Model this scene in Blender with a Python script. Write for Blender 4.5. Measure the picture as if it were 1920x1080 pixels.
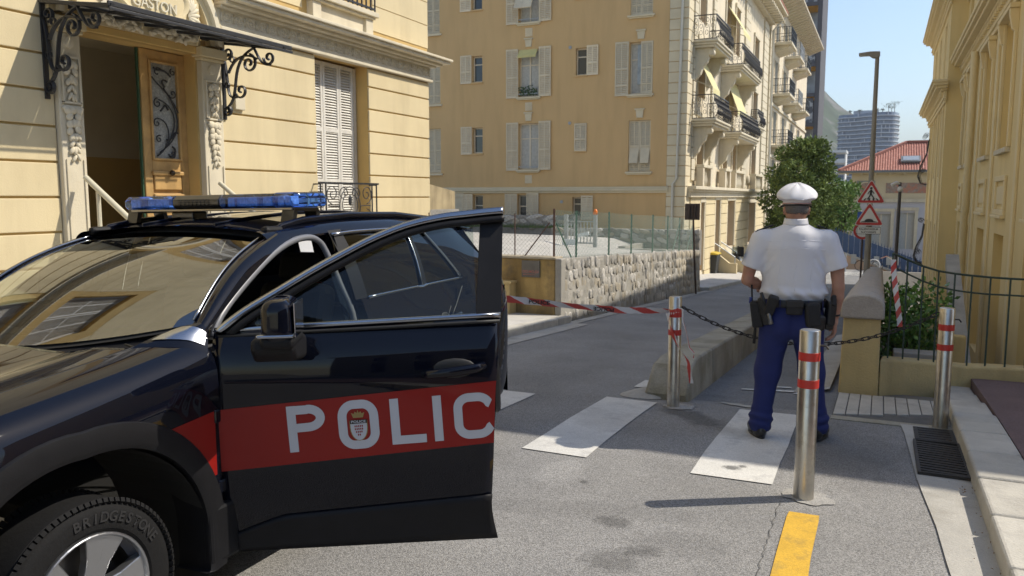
import bpy, bmesh, math, random
import numpy as np
from mathutils import Vector, Matrix, Euler
random.seed(7); np.random.seed(7)
for o in list(bpy.data.objects): bpy.data.objects.remove(o)
S = bpy.context.scene; COL = S.collection
R = math.radians; PI = math.pi
# ------------------------------------------------------------------ camera, sky, sun, exposure
cam = bpy.data.cameras.new('camera'); cam.lens = 28; cam.sensor_width = 36; cam.clip_start = .05; cam.clip_end = 6000
camo = bpy.data.objects.new('camera', cam); COL.objects.link(camo); S.camera = camo
camo.location = (0, 0, 1.75); camo.rotation_euler = (R(90-6.5), 0, R(24.9))
cam.dof.use_dof = True; cam.dof.focus_distance = 3.3; cam.dof.aperture_fstop = 9
SUN_EL = 47.6; TOSUN = Vector((.846*math.cos(R(SUN_EL)), .534*math.cos(R(SUN_EL)), math.sin(R(SUN_EL))))
W = bpy.data.worlds.new('World'); S.world = W; W.use_nodes = True
wn = W.node_tree.nodes; wl = W.node_tree.links; wn.clear()
sky = wn.new('ShaderNodeTexSky'); sky.sky_type = 'NISHITA'; sky.sun_disc = False
sky.sun_elevation = R(SUN_EL); sky.sun_rotation = math.atan2(.846, .534); sky.altitude = 30; sky.air_density = 1.0; sky.dust_density = .6; sky.ozone_density = 1.0
bgn = wn.new('ShaderNodeBackground'); bgn.inputs[1].default_value = .115
wo = wn.new('ShaderNodeOutputWorld'); wl.new(sky.outputs[0], bgn.inputs[0]); wl.new(bgn.outputs[0], wo.inputs[0])
sl = bpy.data.lights.new('sun', 'SUN'); sl.energy = 3.0; sl.angle = R(.53); sl.color = (1, .915, .78)
so = bpy.data.objects.new('sun', sl); COL.objects.link(so); so.rotation_euler = TOSUN.to_track_quat('Z', 'Y').to_euler(); so.location = (20, 12, 25)
S.view_settings.view_transform = 'Standard'; S.view_settings.look = 'None'; S.view_settings.gamma = 1; S.view_settings.exposure = 0.85
S.view_settings.use_curve_mapping = False
S.render.engine = 'CYCLES'
# ------------------------------------------------------------------ helpers
def gz(y):
    if y < 3: return 0.
    if y < 8: return -.006*(y-3)**2
    if y < 66: return -.15-.06*(y-8)
    return -3.63
MATS = {}
def mat(name, col, rough=.75, var=.12, scale=3., bump=0., bscale=60., metal=0., coat=0., streak=0., spec=.5, speck=0., spscale=300., col2=None, c2lo=.52, c2hi=.7, c2scale=1.2, trans=0., rnd=0., stains=None):
    """procedural material: base colour with cloudy variation, optional vertical streaks, speckle, second colour in patches and bump"""
    if name in MATS: return MATS[name]
    m = bpy.data.materials.new(name); m.use_nodes = True; MATS[name] = m
    n = m.node_tree.nodes; l = m.node_tree.links; b = n['Principled BSDF']
    b.inputs['Roughness'].default_value = rough; b.inputs['Metallic'].default_value = metal
    b.inputs['Specular IOR Level'].default_value = spec
    if coat: b.inputs['Coat Weight'].default_value = coat; b.inputs['Coat Roughness'].default_value = .02
    if trans: b.inputs['Transmission Weight'].default_value = trans
    tc = n.new('ShaderNodeTexCoord')
    def noise(sc, det=4, vec=None, rg=.55):
        t = n.new('ShaderNodeTexNoise'); t.inputs['Scale'].default_value = sc; t.inputs['Detail'].default_value = det; t.inputs['Roughness'].default_value = rg
        l.new(vec or tc.outputs['Object'], t.inputs['Vector']); return t
    def mixc(fac, a, bcol, mode='MIX'):
        x = n.new('ShaderNodeMix'); x.data_type = 'RGBA'; x.blend_type = mode
        for s, v in ((x.inputs[0], fac), (x.inputs[6], a), (x.inputs[7], bcol)):
            if hasattr(v, 'links') or hasattr(v, 'is_linked'): l.new(v, s)
            else: s.default_value = v
        return x.outputs[2]
    def ramp(src, lo, hi):
        r = n.new('ShaderNodeMapRange'); r.inputs[1].default_value = lo; r.inputs[2].default_value = hi; l.new(src, r.inputs[0]); return r.outputs[0]
    c4 = lambda c, k=1.: (min(1, c[0]*k), min(1, c[1]*k), min(1, c[2]*k), 1)
    out = c4(col)
    if var:
        t = noise(scale, 5)
        out = mixc(ramp(t.outputs['Fac'], .3, .7), c4(col, 1-var), c4(col, 1+var))
    if col2:
        t = noise(c2scale, 6, None, .65)
        out = mixc(ramp(t.outputs['Fac'], c2lo, c2hi), out, c4(col2))
    if streak:
        mp = n.new('ShaderNodeMapping'); mp.inputs['Scale'].default_value = (1.7, 1.7, .22); l.new(tc.outputs['Object'], mp.inputs[0])
        t = noise(1.6, 6, mp.outputs[0], .6)
        out = mixc(ramp(t.outputs['Fac'], .45, .75), out, mixc(1., out, (1-streak, 1-streak*1.05, 1-streak*1.1, 1), 'MULTIPLY'))
    if speck:
        t = n.new('ShaderNodeTexVoronoi'); t.inputs['Scale'].default_value = spscale; l.new(tc.outputs['Object'], t.inputs['Vector'])
        sp = n.new('ShaderNodeSeparateColor'); l.new(t.outputs['Color'], sp.inputs[0])
        mr = n.new('ShaderNodeMapRange'); mr.inputs[3].default_value = 1-speck; mr.inputs[4].default_value = 1+speck; l.new(sp.outputs[0], mr.inputs[0])
        cb = n.new('ShaderNodeCombineColor')
        for i in range(3): l.new(mr.outputs[0], cb.inputs[i])
        out = mixc(1., out, cb.outputs[0], 'MULTIPLY')
    if rnd:
        oi = n.new('ShaderNodeObjectInfo'); mr = n.new('ShaderNodeMapRange'); mr.inputs[3].default_value = 1-rnd; mr.inputs[4].default_value = 1+rnd; l.new(oi.outputs['Random'], mr.inputs[0])
        cb = n.new('ShaderNodeCombineColor')
        for i in range(3): l.new(mr.outputs[0], cb.inputs[i])
        out = mixc(1., out, cb.outputs[0], 'MULTIPLY')
    for (sx_, sy_, ra_, rb_, k_, ang_) in stains or ():
        mp = n.new('ShaderNodeMapping'); mp.vector_type = 'TEXTURE'; mp.inputs['Location'].default_value = (sx_, sy_, 0); mp.inputs['Rotation'].default_value = (0, 0, ang_); mp.inputs['Scale'].default_value = (ra_, rb_, 1e3); l.new(tc.outputs['Object'], mp.inputs[0])
        ln = n.new('ShaderNodeVectorMath'); ln.operation = 'LENGTH'; l.new(mp.outputs[0], ln.inputs[0]); t = noise(7/max(ra_, rb_)*.5, 5); ad = n.new('ShaderNodeMath'); ad.operation = 'MULTIPLY_ADD'; l.new(t.outputs['Fac'], ad.inputs[0]); ad.inputs[1].default_value = 1.5; l.new(ln.outputs['Value'], ad.inputs[2])
        fc = n.new('ShaderNodeMapRange'); fc.inputs[1].default_value = 1.35; fc.inputs[2].default_value = 2.0; fc.inputs[3].default_value = 1; fc.inputs[4].default_value = 0; l.new(ad.outputs[0], fc.inputs[0])
        out = mixc(fc.outputs[0], out, mixc(1., out, (k_, k_, k_, 1), 'MULTIPLY'))
    if isinstance(out, tuple): b.inputs['Base Color'].default_value = out
    else: l.new(out, b.inputs['Base Color'])
    if bump:
        t = noise(bscale, 6); bp = n.new('ShaderNodeBump'); bp.inputs['Strength'].default_value = bump; bp.inputs['Distance'].default_value = .02
        l.new(t.outputs['Fac'], bp.inputs['Height']); l.new(bp.outputs[0], b.inputs['Normal'])
    return m
def glassmat(name, tint, refl=1.5, rough=.0):
    if name in MATS: return MATS[name]
    m = bpy.data.materials.new(name); m.use_nodes = True; MATS[name] = m
    n = m.node_tree.nodes; l = m.node_tree.links; n.remove(n['Principled BSDF'])
    t = n.new('ShaderNodeBsdfTransparent'); t.inputs[0].default_value = (*tint, 1)
    g = n.new('ShaderNodeBsdfGlossy'); g.inputs[1].default_value = rough; g.inputs[0].default_value = (.95, .97, 1, 1)
    f = n.new('ShaderNodeFresnel'); f.inputs[0].default_value = refl
    x = n.new('ShaderNodeMixShader'); l.new(f.outputs[0], x.inputs[0]); l.new(t.outputs[0], x.inputs[1]); l.new(g.outputs[0], x.inputs[2])
    l.new(x.outputs[0], n['Material Output'].inputs[0]); return m
PM = {}      # parent object -> its matrix (parents never move after that)
def setp(o, parent):
    if parent is None: return
    o.parent = parent; o.matrix_parent_inverse = PM[parent.name].inverted() if parent.name in PM else Matrix()
def thing(name, label, cat, loc=(0, 0, 0), rz=0, group=None, kind=None):
    o = bpy.data.objects.new(name, None); COL.objects.link(o); o.empty_display_size = .2
    o.location = loc; o.rotation_euler = (0, 0, rz); PM[o.name] = Matrix.Translation(loc) @ Matrix.Rotation(rz, 4, 'Z')
    return tag(o, label, cat, group, kind)
def tag(o, label=None, cat=None, group=None, kind=None):
    for k, v in (('label', label), ('category', cat), ('group', group), ('kind', kind)):
        if v: o[k] = v
    return o
class MB:
    def __init__(s): s.v = []; s.f = []; s.uv = None
    def add(s, v, f):
        k = len(s.v); s.v.extend([tuple(x) for x in v]); s.f.extend([tuple(i+k for i in q) for q in f]); return s
    def box(s, x0, x1, y0, y1, z0, z1):
        v = [(x0,y0,z0),(x1,y0,z0),(x1,y1,z0),(x0,y1,z0),(x0,y0,z1),(x1,y0,z1),(x1,y1,z1),(x0,y1,z1)]
        return s.add(v, [(3,2,1,0),(4,5,6,7),(0,1,5,4),(1,2,6,5),(2,3,7,6),(3,0,4,7)])
    def boxg(s, x0, x1, *r): return s.box(x0+GX, x1+GX, *r)
    def obox(s, c, size, M=None):
        a, b, h = [q/2 for q in size]; M = M or Matrix.Identity(3); c = Vector(c)
        v = [c + M @ Vector(p) for p in ((-a,-b,-h),(a,-b,-h),(a,b,-h),(-a,b,-h),(-a,-b,h),(a,-b,h),(a,b,h),(-a,b,h))]
        return s.add(v, [(3,2,1,0),(4,5,6,7),(0,1,5,4),(1,2,6,5),(2,3,7,6),(3,0,4,7)])
    def bar(s, a, b, w, h=None, up=(0,0,1)):
        a = Vector(a); b = Vector(b); d = (b-a); L = d.length; d.normalize(); u = Vector(up)
        if abs(d.dot(u)) > .98: u = Vector((1,0,0))
        sd = d.cross(u).normalized(); u = sd.cross(d)
        return s.obox((a+b)/2, (w, L, h or w), Matrix((sd, d, u)).transposed())
    def tube(s, pts, r, n=8, caps=True, closed=False, flat=1.):
        pts = [Vector(p) for p in pts]; N = len(pts); rs = r if hasattr(r, '__len__') else [r]*N; rings = []; pu = None
        for i, p in enumerate(pts):
            if closed: t = pts[(i+1) % N]-pts[i-1]
            else: t = pts[min(i+1, N-1)]-pts[max(i-1, 0)]
            t.normalize()
            if pu is None:
                u = Vector((0,0,1)) if abs(t.z) < .9 else Vector((1,0,0)); u = (u-t*u.dot(t)).normalized()
            else:
                u = pu-t*pu.dot(t); u = u.normalized() if u.length > 1e-6 else pu
            pu = u; w = t.cross(u)
            rings.append([p+(u*math.cos(2*PI*k/n)+w*math.sin(2*PI*k/n)*flat)*rs[i] for k in range(n)])
        v = [q for rg in rings for q in rg]; f = []
        for i in range(N if closed else N-1):
            j = (i+1) % N
            for k in range(n): f.append((i*n+k, i*n+(k+1) % n, j*n+(k+1) % n, j*n+k))
        if caps and not closed: f += [tuple(range(n))[::-1], tuple((N-1)*n+k for k in range(n))]
        return s.add(v, f)
    def lathe(s, prof, c=(0,0,0), n=20, M=None, caps=True):
        v = []; f = []; N = len(prof)
        for r, z in prof:
            for k in range(n):
                p = Vector((r*math.cos(2*PI*k/n), r*math.sin(2*PI*k/n), z)); p = M @ p if M else p; v.append(p+Vector(c))
        for i in range(N-1):
            for k in range(n): f.append((i*n+k, i*n+(k+1) % n, (i+1)*n+(k+1) % n, (i+1)*n+k))
        if caps: f += [tuple(range(n))[::-1], tuple((N-1)*n+k for k in range(n))]
        return s.add(v, f)
    def prism(s, poly, fn, d0, d1):
        """poly: 2-D outline; fn(a, b, d) -> 3-D point"""
        n = len(poly); v = [fn(a, b, d0) for a, b in poly]+[fn(a, b, d1) for a, b in poly]
        f = [tuple(range(n))[::-1], tuple(range(n, 2*n))]+[(i, (i+1) % n, n+(i+1) % n, n+i) for i in range(n)]
        return s.add(v, f)
    def grid(s, fn, nu, nv, skip=None, flip=False):
        v = [fn(i/nu, j/nv) for i in range(nu+1) for j in range(nv+1)]; f = []
        for i in range(nu):
            for j in range(nv):
                a = i*(nv+1)+j; q = (a, a+nv+1, a+nv+2, a+1)
                if skip and skip((i+.5)/nu, (j+.5)/nv): continue
                f.append(q[::-1] if flip else q)
        return s.add(v, f)
    def ell(s, c, r, M=None, n=8, m=6):
        v = []; f = []; c = Vector(c)
        for i in range(m+1):
            a = PI*i/m
            for k in range(n):
                b = 2*PI*k/n; p = Vector((r[0]*math.sin(a)*math.cos(b), r[1]*math.sin(a)*math.sin(b), r[2]*math.cos(a))); v.append(c+(M @ p if M else p))
        for i in range(m):
            for k in range(n): f.append((i*n+k, (i+1)*n+k, (i+1)*n+(k+1) % n, i*n+(k+1) % n))
        return s.add(v, f)
    def mesh(s, name, m=None, smooth=False):
        me = bpy.data.meshes.new(name); me.from_pydata([tuple(x) for x in s.v], [], s.f); me.validate()
        if m: me.materials.append(m)
        if smooth is not False:
            me.polygons.foreach_set('use_smooth', [True]*len(me.polygons))
            if smooth is not True: me.set_sharp_from_angle(angle=R(smooth))
        me.update(); return me
    def build(s, name, m, parent=None, smooth=False, bevel=0, sub=0, solid=0, seg=2, recalc=False, weld=False):
        me = s.mesh(name, m, smooth)
        if recalc or weld:
            bm = bmesh.new(); bm.from_mesh(me)
            if weld: bmesh.ops.remove_doubles(bm, verts=bm.verts, dist=1e-4)
            bmesh.ops.recalc_face_normals(bm, faces=bm.faces); bm.to_mesh(me); bm.free()
        return inst(me, name, parent, bevel=bevel, sub=sub, solid=solid, seg=seg)
def inst(me, name, parent=None, M=None, bevel=0, sub=0, solid=0, seg=2):
    o = bpy.data.objects.new(name, me); COL.objects.link(o)
    if M is not None: o.matrix_basis = M
    setp(o, parent)
    if parent is not None and M is None: PM[o.name] = Matrix()   # world-coordinate child: sub-parts use world coordinates too
    if parent is None: PM[o.name] = Matrix()
    if solid: q = o.modifiers.new('solidify', 'SOLIDIFY'); q.thickness = solid; q.offset = -1
    if sub: q = o.modifiers.new('subsurf', 'SUBSURF'); q.levels = sub; q.render_levels = sub
    if bevel: q = o.modifiers.new('bevel', 'BEVEL'); q.width = bevel; q.segments = seg; q.limit_method = 'ANGLE'; q.angle_limit = R(40)
    return o
def copy_tree(o, parent=None):
    c = o.copy(); COL.objects.link(c)
    if parent is not None: c.parent = parent
    for ch in list(o.children): copy_tree(ch, c)
    return c
def struct(o): o['kind'] = 'structure'; return o
# ---- implicit surfaces meshed with surface nets (for bodies, cloth and other rounded shapes)
def sdf_mesh(name, f, lo, hi, res, m, parent=None, smooth=True, M=None, iters=0):
    lo = np.array(lo, float); hi = np.array(hi, float); n = np.ceil((hi-lo)/res).astype(int)+1
    ax = [lo[i]+res*np.arange(n[i]) for i in range(3)]
    G = np.stack(np.meshgrid(*ax, indexing='ij'), -1); V = f(G.reshape(-1, 3)).reshape(n)
    ins = V < 0; c = np.zeros(n-1, int)
    for a in (0, 1):
        for b in (0, 1):
            for d in (0, 1): c += ins[a:n[0]-1+a, b:n[1]-1+b, d:n[2]-1+d]
    act = (c > 0) & (c < 8); idx = -np.ones(n-1, int); cells = np.argwhere(act); idx[act] = np.arange(len(cells))
    acc = np.zeros((len(cells), 3)); cnt = np.zeros(len(cells))
    for axis in range(3):
        o1, o2 = [q for q in range(3) if q != axis]
        for a in (0, 1):
            for b in (0, 1):
                s0 = cells.copy(); s0[:, o1] += a; s0[:, o2] += b; s1 = s0.copy(); s1[:, axis] += 1
                v0 = V[tuple(s0.T)]; v1 = V[tuple(s1.T)]; k = (v0 < 0) != (v1 < 0)
                t = np.where(k, v0/np.where(k, v0-v1, 1), 0); p = s0+0.; p[:, axis] += t
                acc += np.where(k[:, None], p, 0); cnt += k
    P = lo+res*acc/cnt[:, None]; F = []
    for axis in range(3):
        o1, o2 = [(1, 2), (2, 0), (0, 1)][axis]
        sl0 = [slice(None)]*3; sl1 = [slice(None)]*3; sl0[axis] = slice(0, -1); sl1[axis] = slice(1, None)
        A = ins[tuple(sl0)]; B = ins[tuple(sl1)]; e = np.argwhere(A != B)
        e = e[(e[:, o1] > 0) & (e[:, o2] > 0) & (e[:, o1] < n[o1]-1) & (e[:, o2] < n[o2]-1)]
        fl = A[tuple(e.T)]
        q = []
        for da, db in ((1, 1), (0, 1), (0, 0), (1, 0)):
            t = e.copy(); t[:, o1] -= da; t[:, o2] -= db; q.append(idx[tuple(t.T)])
        q = np.stack(q, 1); q[fl] = q[fl][:, ::1]; q[~fl] = q[~fl][:, ::-1]; F.append(q)
    F = np.concatenate(F)
    F = F[:, ::-1] if False else F
    me = bpy.data.meshes.new(name); me.from_pydata(P.tolist(), [], F.tolist()); me.validate()
    if smooth: me.polygons.foreach_set('use_smooth', [True]*len(me.polygons))
    bm = bmesh.new(); bm.from_mesh(me)
    for _ in range(iters): bmesh.ops.smooth_vert(bm, verts=bm.verts, factor=.5, use_axis_x=True, use_axis_y=True, use_axis_z=True)
    bmesh.ops.recalc_face_normals(bm, faces=bm.faces); bm.to_mesh(me); bm.free()
    if m: me.materials.append(m)
    return inst(me, name, parent, M)
def rc(p, a, b, ra, rb, sx=1., sy=1.):
    a = np.array(a, float); b = np.array(b, float); sc = np.array([1/sx, 1/sy, 1.]); q = (p-a)*sc; ba = (b-a)*sc
    h = np.clip(q @ ba/(ba @ ba), 0, 1); return np.linalg.norm(q-h[:, None]*ba, axis=1)-(ra+(rb-ra)*h)
def chain(p, pts, k=.02, **kw):
    d = None
    for (a, ra), (b, rb) in zip(pts[:-1], pts[1:]):
        e = rc(p, a, b, ra, rb, **kw); d = e if d is None else smin(d, e, k)
    return d
def elp(p, c, r):
    r = np.array(r, float); q = (p-np.array(c))/r; k0 = np.linalg.norm(q, axis=1); k1 = np.linalg.norm(q/r, axis=1)+1e-9
    return k0*(k0-1)/k1
def rbox(p, c, h, r):
    q = np.abs(p-np.array(c))-np.array(h)+r; return np.linalg.norm(np.maximum(q, 0), axis=1)+np.minimum(q.max(1), 0)-r
def smin(a, b, k):
    h = np.clip(.5+.5*(b-a)/k, 0, 1); return b+(a-b)*h-k*h*(1-h)
def nz3(p, s, seed=0):
    """cheap smooth noise: sum of sines"""
    rs = np.random.RandomState(seed); d = np.zeros(len(p))
    for _ in range(7):
        w = rs.normal(size=3)*s; d += np.sin(p @ w+rs.uniform(0, 6.28))
    return d/7
def spiral(c, r0, r1, a0, a1, n=16):
    return [(c[0]+(r0+(r1-r0)*t)*math.cos(a0+(a1-a0)*t), c[1]+(r0+(r1-r0)*t)*math.sin(a0+(a1-a0)*t)) for t in [i/n for i in range(n+1)]]
def bez(a, b, c, d, n=12):
    o = []
    for i in range(n+1):
        t = i/n; u = 1-t; o.append(tuple(u*u*u*a[k]+3*u*u*t*b[k]+3*u*t*t*c[k]+t*t*t*d[k] for k in range(len(a))))
    return o
# ------------------------------------------------------------------ ground, road, pavements
M_asph = mat('asphalt', (.255, .25, .242), .9, .16, .7, .5, 160, speck=.5, spscale=210, col2=(.185, .182, .178), c2lo=.45, c2hi=.8, c2scale=.55, stains=[(-1.26, 4.02, .10, .075, .55, 0), (-1.02, 3.72, .10, .07, .6, .4), (-1.12, 3.55, .14, .12, .65, 0), (-.85, 3.9, .25, .16, .8, .3), (-1.62, 4.55, .03, .03, .5, 0), (-1.35, 6.52, .42, .15, .5, -.75), (-.25, 6.2, .5, .7, .8, 0), (-1.5, 4.1, .9, .12, .86, .25), (-3.2, 8.6, .55, 2.6, .85, 0), (-.1, 5.6, .35, .5, .82, 0), (-1.83, 4.67, .15, .26, 1.22, .12)])
M_path = mat('asphalt_path', (.19, .19, .19), .92, .2, 1.1, .5, 160, speck=.4, spscale=150, col2=(.14, .14, .14), c2lo=.5, c2hi=.7, c2scale=1.1)
M_paint = mat('road_paint', (.60, .59, .555), .75, .10, 3, .25, 140, col2=(.45, .44, .42), c2lo=.50, c2hi=.7, c2scale=6, speck=.14, spscale=190, stains=[(-.83, 5.24, .06, .05, .3, 0), (-.77, 5.3, .03, .03, .35, 0), (-1.2, 6.3, .5, .12, .75, -.6), (-2.0, 6.3, .3, .5, .85, 0)])
M_yel = mat('yellow_paint', (.60, .36, .035), .75, .1, 5, .25, 140, col2=(.42, .27, .05), c2lo=.52, c2hi=.7, c2scale=9, speck=.1, spscale=130)
M_conc = mat('concrete', (.40, .385, .35), .9, .13, 2, .3, 70, col2=(.28, .265, .23), c2lo=.5, c2hi=.72, c2scale=1.6, speck=.1, spscale=220)
M_concd = mat('concrete_wall', (.33, .31, .25), .92, .13, 3, .35, 60, streak=.35, speck=.12, spscale=150, col2=(.24, .22, .15), c2lo=.5, c2hi=.7, c2scale=2.5)
M_kerb = mat('kerb_stone', (.46, .44, .39), .85, .1, 4, .3, 60, rnd=.07, col2=(.33, .31, .28), c2lo=.5, c2hi=.72, c2scale=2.5, speck=.06, spscale=200)
M_purp = mat('purple_asphalt', (.145, .098, .098), .9, .16, 2, .35, 150, speck=.25, spscale=160)
M_earth = mat('ground_earth', (.22, .20, .165), .95, .2, .6, .3, 10)
YS = [-400, -60, -20, -6]+[round(-5+.5*i, 3) for i in range(29)]+[10+2*i for i in range(29)]+[72, 90, 150, 400, 1500, 4000]
def stripz(x0, x1, y0, y1, off, nx=1, zf=gz):
    ys = [y0]+[y for y in YS if y0+.01 < y < y1-.01]+[y1]; b = MB()
    xs = [x0+(x1-x0)*i/nx for i in range(nx+1)]
    v = [(x, y, zf(y)+off) for y in ys for x in xs]; f = []; k = nx+1
    for j in range(len(ys)-1):
        for i in range(nx): f.append((j*k+i, j*k+i+1, (j+1)*k+i+1, (j+1)*k+i))
    return b.add(v, f)
def slabz(x0, x1, y0, y1, h, base=-.3):
    """raised slab following the slope"""
    ys = [y0]+[y for y in YS if y0+.01 < y < y1-.01]+[y1]; v = []; f = []
    for y in ys: v += [(x0, y, gz(y)+base), (x1, y, gz(y)+base), (x1, y, gz(y)+h), (x0, y, gz(y)+h)]
    n = len(ys)
    for j in range(n-1):
        for k in range(4): f.append((j*4+k, j*4+(k+1) % 4, (j+1)*4+(k+1) % 4, (j+1)*4+k))
    f += [(0, 1, 2, 3)[::-1], tuple((n-1)*4+k for k in range(4))]
    return MB().add(v, f)
# ground sheet: level drops behind the parapet where the sunken yard of the yellow house lies
xs = [-4000, -400, -60, -20, -8, -5, -2, -.16, -.1, 2, 6, 20, 60, 400, 4000]
ysg = sorted(set(YS+[8.9, 8.96]))
gv = []; gf = []
for y in ysg:
    for x in xs:
        z = gz(y)-.05
        if x > -.13 and 8.93 < y < 60: z -= 1.9
        if x < -7 and 13 < y < 60: z = gz(y)-.6
        gv.append((x, y, z))
k = len(xs)
for j in range(len(ysg)-1):
    for i in range(k-1): gf.append((j*k+i, j*k+i+1, (j+1)*k+i+1, (j+1)*k+i))
struct(MB().add(gv, gf).build('ground', M_earth))
road = struct(stripz(-4.9, .95, -30, 7.25, -.004, 4).build('road', M_asph))
roadb = struct(stripz(-4.98, -1.6, 7.25, 66, -.004, 3).build('street', M_asph))
path = struct(stripz(-1.6, -.16, 7.25, 66, -.008, 2).build('footpath', M_path))
def mark(poly, m, name, parent, off=.003):
    return MB().add([(x, y, gz(y)+off) for x, y in poly], [tuple(range(len(poly)))]).build(name, m, parent)
def stripe(x0, x1, y0, y1, m, name, parent, off=.003, jit=.008):
    ys = [y0]+[y for y in YS if y0+.01 < y < y1-.01]+[y1]; v = []; f = []
    for j, y in enumerate(ys):
        for x in (x0, x1): v.append((x+random.uniform(-jit, jit), y+random.uniform(-jit, jit)*2*(j in (0, len(ys)-1)), gz(y)+off))
    for j in range(len(ys)-1): f.append((2*j, 2*j+1, 2*j+3, 2*j+2))
    return MB().add(v, f).build(name, m, parent)
for x0, x1, y0, y1 in ((-2.25, -1.77, 5.03, 6.92), (-1.06, -.55, 5.02, 7.03), (-3.45, -2.88, 5.0, 6.72)):
    stripe(x0, x1, y0, y1, M_paint, 'crossing_stripe', road)
stripe(-2.17, -2.0, 7.55, 7.98, M_paint, 'lane_mark', roadb); stripe(-2.13, -1.96, 8.5, 8.95, M_paint, 'lane_mark', roadb); stripe(-2.11, -1.95, 9.5, 9.95, M_paint, 'lane_mark', roadb)
for yy in (10.5, 11.5, 12.5): stripe(-2.08, -1.93, yy, yy+.45, M_paint, 'lane_mark', roadb)
stripe(-.40, -.235, 3.2, 4.6, M_yel, 'yellow_line', road)
# worn pedestrian symbol on the path, and the far crossing
for pts in (((-1.2, 8.0), (-.62, 8.16), (-.62, 8.24), (-1.2, 8.05)), ((-1.1, 8.25), (-.75, 8.36), (-.78, 8.42), (-1.1, 8.3)), ((-.72, 8.05), (-.52, 7.98), (-.5, 8.06), (-.68, 8.14))):
    mark(pts, M_paint, 'path_symbol', path, .002)
for i in range(6): stripe(-3.6+i*.0, -.45, 47+i*1.15, 47.6+i*1.15, M_paint, 'crossing_stripe', roadb, .006)
def jag(a, b, n, j): return [(a[0]+(b[0]-a[0])*i/n+random.uniform(-j, j), a[1]+(b[1]-a[1])*i/n+random.uniform(-j, j)) for i in range(n+1)]
M_patch = mat('tar_patch', (.105, .104, .10), .85, .2, 9, .3, 90)

def blob(cx, cy, rx, ry, m, name, parent, n=18, j=.25, off=.002, a=0):
    pts = []
    for i in range(n):
        t = 2*PI*i/n; r = 1+random.uniform(-j, j)*.3+j*(1.6*math.sin(2*t+cx*9)+1.1*math.sin(5*t+cy*7)+.8*math.sin(9*t)); x = rx*r*math.cos(t); y = ry*r*math.sin(t)
        pts.append((cx+x*math.cos(a)-y*math.sin(a), cy+x*math.sin(a)+y*math.cos(a)))
    return mark(pts, m, name, parent, off)
# long tar-filled strip from the left bollard towards the officer, cracks
def crack(pts, w, parent):
    b = MB(); v = []
    for i, (x, y) in enumerate(pts):
        ww = w*random.uniform(.5, 1.3); v += [(x-ww, y, gz(y)+.0012), (x+ww, y+ww*.5, gz(y)+.0012)]
    b.add(v, [(2*i, 2*i+1, 2*i+3, 2*i+2) for i in range(len(pts)-1)]).build('crack', M_patch, parent)
crack(jag((-.47, 4.75), (-.455, 3.6), 26, .007), .0022, road); crack(jag((-.33, 4.63), (.25, 4.55), 22, .008), .0028, road); crack(jag((-2.6, 9.3), (-1.7, 9.7), 8, .02), .004, roadb)
crack(jag((-2.0, 2.9), (-.6, 3.3), 18, .03), .0025, road)
# concrete collars round the bollard feet
for cx, cy, r in ((-.33, 4.88, .15), (-1.56, 6.87, .15)):
    blob(cx, cy, r, r*.8, mat('collar_cement', (.315, .305, .285), .9, .15, 9, .4, 70, speck=.3, spscale=210), 'concrete_collar', road, n=40, j=.07, off=.0015)
blob(-1.1, 7.2, .12, .06, M_conc, 'concrete_collar', path, j=.2, off=.003)
# left pavement with kerb stones and gutter
lp = struct(slabz(-14, -5.12, -30, 13.05, .12).build('pavement', mat('pavement_concrete', (.47, .455, .43), .9, .1, 1.5, .2, 60, col2=(.36, .35, .33), c2scale=1.2)))
y = -8.
while y < 13:
    L = min(random.uniform(.85, 1.15), 13.05-y)
    slabz(-5.115, -4.9, y, y+L-.008, .125).build('kerb_stone', M_kerb, lp, bevel=.02); y += L
y = 7.3; gut = struct(stripz(-4.98, -4.55, 7.3, 13, .004).build('gutter', M_conc)); stripz(-4.99, -4.78, 13, 27, .006).build('gutter_strip', M_conc, gut)
# right: gutter, drain, kerb, purple pavement, ribbed paving
rg = MB(); yy = [(2.0, .42), (3.5, .40), (4.2, .365), (4.7, .345), (5.2, .30), (5.55, .275), (6.2, .255), (6.8, .235), (7.12, .21)]
rv = []
for y_, x_ in yy: rv += [(x_+random.uniform(-.006, .006), y_, gz(y_)+.006), (.62, y_, gz(y_)+.002)]
rgo = struct(rg.add(rv, [(2*i, 2*i+1, 2*i+3, 2*i+2) for i in range(len(yy)-1)]).build('gutter', M_conc))
crack([(.34, 4.75), (.42, 4.73), (.5, 4.74), (.61, 4.7)], .004, rgo)
rp = struct(slabz(.905, 3.2, -12, 9.35, .118).build('pavement', M_purp))
slabz(3.2, 12, -12, 30, .05).build('pavement_back', M_purp, rp)
y = -3.
i = 0
for L in (.9, .8, .75, .8, .7, .75, .8, .72, .78, .7, .66, .62, .6, .7, .7, .7, .6, .6, .6):
    z0 = .125 if y < 6.9 else max(.035, .125-(y-6.9)*.06)
    x0 = .585 if y < 7 else .60
    slabz(x0+random.uniform(-.004, .004), .90, y, y+L-.014, z0+random.uniform(-.003, .003)).build('kerb_stone', M_kerb, rp, bevel=.022, seg=3); y += L
    if y > 9.2: break
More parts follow.
